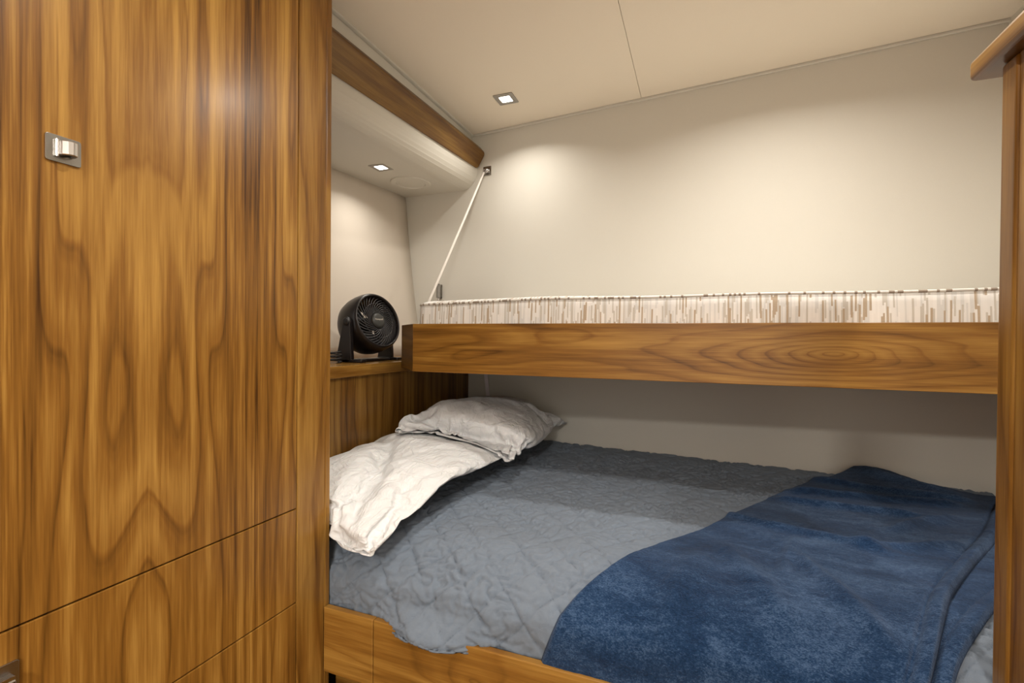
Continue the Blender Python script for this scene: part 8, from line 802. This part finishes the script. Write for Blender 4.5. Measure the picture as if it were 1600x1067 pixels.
-17,7,3,3,-14,24,-22,2,-4,12,0,0,0,-1,-3,-4,15,-18,9,2,-8,1,8,-10,-2,0,0,0,4,8,-10,-2,7,2,106,-30,-30,-28,-18,-3,-3,7,-10,18,-18,9,-5,10,-14,23,-22,-1,1,12,-11,-2,0,1,1,14,3,-19,9,-6,3,-6,2,13,0,0,0,0,-11,-1,8,-3,-6,7,104,-30,-30,-28,-14,2,-2,-8,-3,19,-18,11,-9,11,-14,23,-22,0,3,10,-13,3,9,3,2,1,-13,10,-15,10,-10,1,11,2,-10,-2,-1,1,13,-4,-11,1,1,8,100,-30,-30,-28,-12,-7,-2,-1,0,19,-19,13,-12,13,
-14,23,-22,3,9,2,-15,8,-4,-4,0,1,18,3,-17,4,-8,7,5,-11,-1,1,3,7,-11,13,-11,3,2,3,97,-30,-30,-27,-5,-14,1,5,-6,17,-18,15,-15,14,-14,22,-21,10,-7,0,8,-12,6,-6,9,-9,14,-8,13,-15,-2,1,7,-9,12,-1,-1,7,-18,2,8,-9,4,9,91,-30,-29,-27,-9,-10,11,-1,-7,16,-18,16,-17,15,-14,21,-19,8,-9,8,6,-9,-4,-2,15,-13,8,-9,1,17,-13,-3,-1,-2,1,16,3,3,-20,8,-7,-2,4,17,79,-29,-30,-26,-1,-15,10,-11,3,15,-18,18,-18,15,-14,20,
-18,6,-9,1,3,13,0,-2,-13,13,-12,-3,10,-8,19,3,-2,-4,-17,0,1,1,16,-17,14,2,-6,24,64,-29,-30,-24,2,-17,8,-7,18,-5,-15,19,-19,15,-15,20,-16,-4,1,10,-9,-1,5,9,-15,0,14,1,-9,10,-16,4,16,-13,12,-3,-3,-4,-8,19,-16,-3,23,0,73,-29,-30,-23,4,-19,3,2,19,-22,12,7,-21,17,-15,2,17,-3,-12,9,-5,-10,1,11,-10,11,-11,-2,16,6,-12,6,-14,19,-2,-15,-2,6,-7,2,20,-1,-14,23,64,-30,-29,-21,4,-17,12,-3,16,-23,8,-7,12,-15,17,
-18,19,-9,9,-15,-4,2,8,-10,4,14,1,-3,-14,2,16,4,-21,14,-9,-6,10,-11,5,3,-8,12,15,-10,74,-30,-29,-20,4,-15,17,-3,14,-23,1,-6,17,-16,15,-17,15,-12,14,-11,-7,13,-7,-4,13,-7,-1,0,12,-7,-11,8,14,-20,15,3,-12,10,-15,-1,-1,24,-17,20,61,-30,-29,-19,3,-12,20,-1,11,-21,-11,0,21,-18,15,-17,10,-10,1,14,1,-15,11,4,-12,-5,7,-7,18,-14,8,5,4,1,-20,-2,19,2,1,-15,-3,22,-22,26,57,-30,-29,-18,-7,-1,8,20,4,-15,1,-19,
22,-19,15,-15,4,-7,6,-6,5,12,-17,6,11,-16,0,0,1,16,-18,3,2,3,17,-5,-20,1,4,17,-1,-18,24,-25,82,-30,-29,-15,-6,12,-14,8,12,7,1,-9,-20,20,-19,17,-18,5,-3,-3,6,-1,12,-16,16,-13,7,0,-10,16,-14,10,5,2,0,-13,15,-20,14,-13,1,-3,26,-23,78,-30,-28,-7,-14,13,-13,6,-6,4,6,12,-22,-2,20,-19,18,-19,7,3,-8,-1,3,12,-14,16,-18,1,7,-5,14,-17,3,13,-13,1,1,17,-20,18,-12,-5,23,-18,70,-29,-27,-5,-14,12,-14,3,1,4,-6,18,
-15,11,-16,16,-16,19,-19,1,9,-7,-3,18,-16,15,-15,6,-7,-1,16,-13,6,-9,13,-9,-3,3,18,-19,21,-18,-1,8,62,-29,-25,-4,-15,11,-12,10,0,-9,-2,6,13,-16,17,-19,12,-13,21,-20,1,11,-2,-7,15,-17,15,-16,11,-2,-6,12,-14,10,-10,13,-9,-5,2,19,-19,21,-11,24,35,-28,-24,-2,-15,7,-8,12,-7,4,-7,12,-12,-3,1,20,-20,5,-4,23,-16,-9,0,1,20,-18,15,-15,7,-6,-4,14,-12,9,-9,2,12,-7,-9,2,18,-18,21,-4,50,-28,-22,-2,-16,1,-1,13,
1,1,0,-14,5,11,-18,5,17,-21,8,1,23,-14,-17,9,-4,14,-19,17,-16,5,0,-6,12,-12,11,-12,15,-9,0,-2,-3,16,-16,13,51,-26,-21,-4,-11,8,-8,0,-1,0,-1,6,19,-15,-11,11,-5,15,-21,10,2,21,-13,-14,-6,19,-3,-15,18,-17,6,-6,2,8,-11,11,-11,15,-12,-1,-1,0,14,-4,51,-26,-19,-8,-6,8,2,-2,-2,-2,-6,19,-3,7,-23,1,13,-6,10,-18,0,12,21,-8,-10,-16,19,-11,-6,17,-18,9,-7,9,-12,10,-7,-2,15,-14,-2,1,5,18,38,-27,-16,-2,-12,-2,-1,
0,0,0,-1,7,12,-9,11,-21,16,1,1,-1,-17,20,-10,18,-16,5,-15,15,-17,7,11,-16,12,-8,6,-12,10,-7,-2,15,-15,12,11,7,31,-28,-13,-6,-1,-8,-4,1,4,2,2,-5,8,-1,23,-20,-15,-1,0,0,1,21,-5,-12,23,3,-23,7,-14,12,4,-3,-12,13,1,-4,-11,10,-7,-2,15,-11,18,-1,35,-24,-10,-6,-6,-3,-3,-2,0,0,0,1,2,20,-2,13,-13,-15,-9,10,-4,16,1,-21,-2,9,16,-25,0,14,-9,-4,-1,3,4,10,-10,-6,9,-9,2,14,-7,18,27,-20,-7,-5,-4,-2,-1,-1,-1,0,1,
1,2,7,15,18,-9,-16,-5,-8,-9,2,2,14,-18,-2,-4,13,-13,0,-2,3,10,2,2,-1,-5,-13,6,-5,7,-10,0,10,46,-2,-12,-4,1,3,-4,-2,-1,-1,0,0,0,12,15,18,-16,-3,-2,-8,-9,-3,6,4,-16,8,-11,13,-11,-5,-6,-4,-5,-4,-2,-2,1,0,1,0,-1,0,-2,-1]
def linen_mat(name, a, b):
    m, N, L, P = mat(name); tc = N.new('ShaderNodeTexCoord'); o = tc.outputs['Object']
    n1 = noise_(N, L, o, 26, 4, .6, 1.5); n3 = noise_(N, L, o, 1000, 2, .7)
    L.new(mix_(N, L, n1, a, b), P.inputs['Base Color']); P.inputs['Roughness'].default_value = .85; P.inputs['Specular IOR Level'].default_value = .2; P.inputs['Sheen Weight'].default_value = .1
    P.inputs['Subsurface Weight'].default_value = .04; P.inputs['Subsurface Scale'].default_value = .01
    n4 = noise_(N, L, o, 8, 3, .5, 1.2); ab = math_(N, L, 'ABSOLUTE', math_(N, L, 'SUBTRACT', n4, .5))
    cre = ramp_(N, L, ab, [(0, (1,)*3), (.05, (.25,)*3), (.14, (0,)*3)])
    mp = N.new('ShaderNodeMapping'); L.new(o, mp.inputs[0]); mp.inputs['Rotation'].default_value = (0, .3, .5); mp.inputs['Scale'].default_value = (15, 3.5, 10)
    n5 = noise_(N, L, mp.outputs[0], 1.0, 4, .55, 1.2); ab5 = math_(N, L, 'ABSOLUTE', math_(N, L, 'SUBTRACT', n5, .5)); cre5 = ramp_(N, L, ab5, [(0, (1,)*3), (.06, (.3,)*3), (.2, (0,)*3)])
    cre = math_(N, L, 'ADD', cre, cre5)
    h = math_(N, L, 'ADD', math_(N, L, 'MULTIPLY', cre, .35), math_(N, L, 'ADD', math_(N, L, 'MULTIPLY', n1, .5), math_(N, L, 'MULTIPLY', n3, .05)))
    bump_(N, L, P, h, .75, .008); return m
M_lin1 = linen_mat('white_cotton', (.70, .715, .72), (.76, .77, .775)); M_lin2 = linen_mat('grey_white_cotton', (.66, .67, .68), (.73, .74, .75))
def pillow_faces(nl, nw, nf):
    """two cloth sheets sewn along both sides and the far end; nf rows of loose open end; returns faces in the vertex order of the data"""
    idx = {}; faces = []
    def vid(k, i, j):
        sewn = j in (0, nw) or i == nl or (nf == 0 and i == 0)
        key = (0 if sewn else k, i, j)
        if key not in idx: idx[key] = len(idx)
        return idx[key]
    for k in (0, 1):
        for i in range(-nf, nl):
            for j in range(nw):
                q = [vid(k, i, j), vid(k, i+1, j), vid(k, i+1, j+1), vid(k, i, j+1)]
                if k == 0: q = q[::-1]
                q = list(dict.fromkeys(q))
                if len(q) > 2: faces.append(q)
    return faces
def pillow(data, grid, label, material, fold):
    a = np.array(data, float); lo = a[:3]/1000; n = (len(a)-3)//3; P = lo+np.cumsum(a[3:].reshape(3, n), axis=1).T/2000
    fcs = pillow_faces(*grid)
    P[:, 1] = np.where(P[:, 0] < XC+.015, np.maximum(P[:, 1], Yend+.006), np.maximum(P[:, 1], 1.025))
    tm = bpy.data.meshes.new('t'); tm.from_pydata(P.tolist(), [], fcs); nv = np.array([v.normal[:] for v in tm.vertices]); bpy.data.meshes.remove(tm)
    a_ = P[:, 0]*cos(fold)+P[:, 1]*sin(fold); b_ = -P[:, 0]*sin(fold)+P[:, 1]*cos(fold)+P[:, 2]*.6
    n_ = pn(a_*5+.6*pn(a_*4, b_*4, 3), b_*15+1.0*pn(a_*5, b_*5, 4), 61+fold); n2_ = pn(a_*6, b_*26+pn(a_*8, b_*8, 5), 66+fold)
    P = P+nv*(-.0085*np.exp(-np.abs(n_)/.14)*np.clip(pn(a_*4, b_*4, 7)+.75, 0, 1)-.004*np.exp(-np.abs(n2_)/.16)+.006*n_)[:, None]*np.clip(nv[:, 2:3]+.3, 0, 1)
    c = (P.min(0)+P.max(0))/2; c[2] = P[:, 2].min()
    me = bpy.data.meshes.new('pillow'); me.from_pydata((P-c).tolist(), [], fcs); me.polygons.foreach_set('use_smooth', [True]*len(me.polygons)); me.materials.append(material)
    o = link(bpy.data.objects.new('pillow', me)); o.location = c
    sb = o.modifiers.new('s', 'SUBSURF'); sb.levels = 1; sb.render_levels = 2
    return tag(o, label, 'pillow')
if PILLOW1:
    pillow(PILLOW1, GRID1, 'bright white rumpled pillow lying beside the wardrobe, nearer the camera', M_lin1, 1.1)
    pillow(PILLOW2, GRID2, 'greyish white pillow in the far corner with its loose pillowcase end over the nearer pillow', M_lin2, 2.5)

# ------------------------------------------------------------------ fan
fc = Vector((-1.388, 1.785, .054)); fan = thing('desk_fan', (-1.39, 1.765, ZS), 'small round black fan tilted up on the nook shelf', 'fan')
ax = Vector((.965, -.19, .285)).normalized(); yv = Vector((0, 0, 1)).cross(ax).normalized(); zv = ax.cross(yv)
FM = Matrix((yv, zv, ax)).transposed().to_4x4(); FM.translation = fc           # local z = blowing direction
R_ = .133
bm = NB(); prf = [(.096, -.088), (.112, -.082), (.126, -.060), (R_, -.030), (.1345, 0), (.1330, .028), (.1285, .050), (.1235, .060), (.1185, .063), (.1150, .060), (.1130, .050), (.1150, .020), (.116, -.03), (.108, -.066), (.094, -.080)]
lathe(bm, prf, FM, 96, closed=True); obj('housing', bm, M_black, fan, smooth=True)
bm = NB()
for k in range(34):
    a0 = 2*pi*k/34; pts = []
    for i in range(11):
        t = i/10; r = .032+(.1145-.032)*t; a = a0-1.15*t**.9; pts.append((r*cos(a), r*sin(a), .052+.012*math.sin(pi*min(1, t*1.0))*.8-.006*t))
    tube(bm, pts, .0020, 6, FM)
lathe(bm, [(.0785, .0595), (.0800, .0605), (.0815, .0595), (.0800, .0575)], FM, 64, closed=True)
obj('front_grille', bm, M_grille, fan, smooth=True)
bm = NB(); lathe(bm, [(.0001, .0640), (.024, .0635), (.034, .0605), (.0365, .055), (.034, .048), (.0001, .048)], FM, 48); hub = obj('hub', bm, M_hub, fan, smooth=True)
fo = bpy.data.curves.new('maker_name', 'FONT'); fo.body = 'Honeywell'; fo.size = .0105; fo.align_x = 'CENTER'; fo.align_y = 'CENTER'; fo.extrude = .0003
tf = link(bpy.data.objects.new('maker_name_curve', fo)); bpy.context.view_layer.update()
to = link(bpy.data.objects.new('maker_name', bpy.data.meshes.new_from_object(tf))); to.data.materials.append(M_white); bpy.data.objects.remove(tf)
to.matrix_world = FM @ Matrix.Translation((0, .004, .0645)); to.parent = hub; to.matrix_parent_inverse = hub.matrix_world.inverted(); to['label'] = 'small white maker name'
bm = NB()
for k in range(3):                                               # swept propeller blades
    rows = []
    for i in range(9):
        t = i/8; r = .026+.080*t; w0 = .55+.25*t; am = 2*pi*k/3+.5*t
        rows.append([FM@Vector((r*cos(am+w0*(q-.5)*1.6), r*sin(am+w0*(q-.5)*1.6), -.012+.034*(q-.5)*(1-.3*t))) for q in [j/8 for j in range(9)]])
    G = [[bm.verts.new(p) for p in rr_] for rr_ in rows]
    for i in range(8):
        for j in range(8): bm.faces.new((G[i][j], G[i+1][j], G[i+1][j+1], G[i][j+1]))
bl = obj('blades', bm, M_blackm, fan, smooth='keep'); sm = bl.modifiers.new('t', 'SOLIDIFY'); sm.thickness = .002
bm = NB(); lathe(bm, [(.0001, .020), (.026, .018), (.030, .0), (.036, -.02), (.038, -.078), (.030, -.092), (.0001, -.094)], FM, 40); obj('motor_housing', bm, M_blackm, fan, smooth=True)
bm = NB()
for k in range(30):
    a = 2*pi*k/30; tube(bm, [(r*cos(a+.4*r/.1), r*sin(a+.4*r/.1), -.084-.004*math.sin(pi*r/.1)) for r in (.036, .055, .075, .098)], .0014, 5, FM)
lathe(bm, [(.0635, -.087), (.065, -.085), (.0665, -.087), (.065, -.089)], FM, 48, closed=True)
obj('rear_grille', bm, M_blackm, fan, smooth=True)
# U-shaped stand
bm = NB()
for sgn in (-1, 1):
    yc = fc.y+sgn*.142
    prof_ = []
    for t, w in ((0, .082), (.15, .077), (.4, .064), (.7, .050), (.9, .040), (1.0, .036)):
        z = ZS+.004+(fc.z+.006-ZS)*t; prof_.append((fc.x-.004-.014*(1-t), z, w))
    A = [(x-w/2, 0, z) for x, z, w in prof_]; B = [(x+w/2, 0, z) for x, z, w in prof_][::-1]
    cx, cz, rr2 = prof_[-1][0], prof_[-1][1], .017
    top = [(cx+rr2*cos(a), 0, cz+rr2*sin(a)) for a in [pi-pi*k/8 for k in range(1, 8)]]
    pl = [(p[0], yc-.011, p[2]) for p in A+top+B]
    bm = NB(); prism(bm, pl, (0, .022, 0)); obj('stand_arm', bm, M_black, fan, bevel=.004, seg=3)
bm = NB(); p = rrect(fc.x-.055, fc.x+.030, fc.y-.153, fc.y+.153, .02, 6); prism(bm, [(a, b, ZS+.0005) for a, b in p], (0, 0, .012))
for sgn in (-1, 1): p = rrect(fc.x-.05, fc.x+.075, fc.y+sgn*.132-.021, fc.y+sgn*.132+.021, .012, 5); prism(bm, [(a, b, ZS+.0005) for a, b in p], (0, 0, .014))
obj('stand_base', bm, M_black, fan, bevel=.003, seg=3)
bm = NB()
for sgn in (-1, 1):
    Mk = Matrix.Translation((fc.x-.004, fc.y+sgn*.153, fc.z+.006))@Matrix.Rotation(-sgn*pi/2, 4, 'X'); bm = NB(); lathe(bm, [(.0001, .008), (.013, .0075), (.0165, .004), (.017, -.018), (.0001, -.018)], Mk, 28); obj('pivot_knob', bm, M_blackm, fan, smooth=True)
bm = NB(); pts = [(fc.x-.05, fc.y-.02, .0), (fc.x-.03, fc.y-.10, -.045), (fc.x-.01, fc.y-.118, -.075), (fc.x-.02, fc.y-.120, -.100), (fc.x-.06, fc.y-.13, -.107)]
pts += [(fc.x-.02+.030*cos(a)+.004*math.sin(3*a), fc.y-.215+.038*sin(a), -.108+.0022*a) for a in [i*.35 for i in range(56)]]
tube(bm, pts, .0032, 8); obj('power_cord', bm, M_blackm, fan, smooth=True)

# ------------------------------------------------------------------ berth hangers
brk = thing('wall_bracket', tuple(Vector((-1.130, wallY(-1.130), .935))), 'small square chrome wall bracket holding the rope at the end of the wooden rail', 'bracket')
WM = Matrix.Translation((-1.1275, wallY(-1.1275), .943))@Matrix.Rotation(-BW, 4, 'Z')
bm = NB(); p = rrect(-.026, .026, -.026, .026, .003); prism(bm, [(a, 0, b) for a, b in p], (0, -.004, 0), WM); obj('plate', bm, M_steel, brk, bevel=.001)
bm = NB(); lathe(bm, [(.0001, .018), (.010, .016), (.014, .009), (.014, 0)], WM@Matrix.Rotation(pi/2, 4, 'X')@Matrix.Translation((0, 0, .004)), 24); obj('boss', bm, M_chrome, brk, smooth=True)
bm = NB(); tube(bm, [(.011*cos(a)-.004, -.022, .011*sin(a)-.006) for a in [2*pi*k/20 for k in range(20)]]+[(.007, -.022, -.006)], .003, 8, WM); obj('eye_ring', bm, M_chrome, brk, smooth=True)
top = WM@Vector((-.010, -.023, -.014))
bm = NB(); end = Vector((-1.172, 1.88, .090)); tube(bm, [top.lerp(end, t)+Vector((0, 0, -.004*math.sin(pi*t))) for t in [i/14 for i in range(15)]], .0055, 12)
tag(obj('support_rope', bm, M_rope, smooth=True), 'thin white rope running from the wall bracket down to the upper bunk', 'rope')
bm = NB(); xw = -1.105
a0, a1 = Vector((-1.125, wallY(-1.09)-.03, -.10)), Vector((-1.128+.035, wallY(-1.1)-.025, -.50))
a1 = Vector((-1.090, wallY(-1.1)-.02, -.45)); wv_ = Vector((.011, 0, 0))
bm = NB(); loft(bm, [a0-wv_, a0+wv_, a0+wv_+Vector((0, .003, 0)), a0-wv_+Vector((0, .003, 0))], [a1-wv_, a1+wv_, a1+wv_+Vector((0, .003, 0)), a1-wv_+Vector((0, .003, 0))])
tag(obj('webbing_strap', bm, M_strap), 'pale strap hanging from below the upper bunk behind the far pillow', 'strap')
bolt = thing('barrel_bolt', (-1.447, wallY(-1.447), .18), 'small chrome barrel bolt on the wall left of the bunk mattress', 'bolt')
BM = Matrix.Translation((-1.447, wallY(-1.447), .270))@Matrix.Rotation(-BW, 4, 'Z')
bm = NB(); p = rrect(-.016, .016, -.042, .042, .003); prism(bm, [(a, 0, b) for a, b in p], (0, -.003, 0), BM); obj('back_plate', bm, M_steel, bolt, bevel=.001)
bm = NB(); tube(bm, [(0, -.015, -.038), (0, -.015, .038)], .0150, 18, BM); box(bm, (-.012, -.014, -.030), (.012, -.002, .030), BM); obj('barrel', bm, M_gun, bolt, bevel=.001, smooth=False)
bm = NB(); tube(bm, [(0, -.015, -.14), (0, -.015, .046)], .006, 12, BM); tube(bm, [(0, -.015, .03), (.012, -.032, .034)], .004, 10, BM); obj('bolt_rod', bm, M_chrome, bolt, smooth=True)

# ------------------------------------------------------------------ downlights and speaker
def downlight(x, y, z, label, sz=.040, lab=None):
    t = thing('downlight', (x, y, z-.005), label, 'ceiling light', None)
    o = rrect(x-sz, x+sz, y-sz, y+sz, .004); i_ = rrect(x-sz*.55, x+sz*.55, y-sz*.55, y+sz*.55, .003)
    bm = NB(); O = [bm.verts.new((a, b, z-.0045)) for a, b in o]; O2 = [bm.verts.new((a, b, z+.001)) for a, b in o]; I = [bm.verts.new((a, b, z-.0045)) for a, b in i_]; I2 = [bm.verts.new((a, b, z+.010)) for a, b in i_]; n = len(O)
    for k in range(n):
        j = (k+1) % n
        bm.faces.new((O[k], O[j], I[j], I[k])); bm.faces.new((O2[k], O2[j], O[j], O[k])); bm.faces.new((I[k], I[j], I2[j], I2[k])); bm.faces.new((O2[j], O2[k], I2[k], I2[j]))
    obj('bezel', bm, M_bezel, t)
    bm = NB(); box(bm, (x-sz*.55, y-sz*.55, z-.0035), (x+sz*.55, y+sz*.55, z-.0015)); obj('diffuser', bm, M_lit, t)
labs = ['small square lit downlight in the main ceiling beside the wooden rail', 'small square lit downlight in the nook soffit above the fan', 'square downlight in the main ceiling above the upper bunk front',
        'square downlight in the ceiling over the aisle beside the wardrobe', 'unseen fill downlight added in the ceiling right of the wooden partition', 'unseen fill downlight added in the ceiling at the rear of the aisle', 'large square ceiling light at the far rear end of the aisle']
for (x, y, z, p), l in zip(LAMPS, labs): downlight(x, y, z, l, .19 if p > 20 else .049 if z > 1 else .046)
SM = Matrix.Translation((-1.508, 2.290, .8600))@Matrix.Rotation(pi, 4, 'X')
spk = thing('ceiling_speaker', (-1.508, 2.29, .853), 'round flush cream speaker in the nook soffit behind the downlight', 'speaker')
bm = NB(); lathe(bm, [(.078, -.008), (.108, -.008), (.110, .004), (.107, .008), (.082, .009), (.078, .005), (.078, -.008)], SM, 64); obj('speaker_ring', bm, M_wall, spk, smooth=False, bevel=.001)
bm = NB(); lathe(bm, [(.0001, .0075), (.04, .0070), (.078, .005), (.078, -.006), (.0001, -.006)], SM, 64); obj('speaker_grille', bm, M_wall, spk, smooth=False)

# ------------------------------------------------------------------ wooden partition on the right
pt = thing('partition_panel', (.53, .3, ZF), 'walnut partition at the right edge with a thick wooden cap rail', 'partition')
PX, PY = .500, 1.118
obj('panel', box(NB(), (PX+.004, .35, ZF), (PX+.045, PY-.045, .492)), M_part, pt, bevel=.001)
obj('end_post', box(NB(), (PX, PY-.046, ZF), (PX+.05, PY, .492)), M_part, pt, bevel=.006, seg=4)
obj('cap_rail', box(NB(), (PX-.024, .35, .493), (PX+.075, PY+.055, .532)), M_cap, pt, bevel=.009, seg=4)
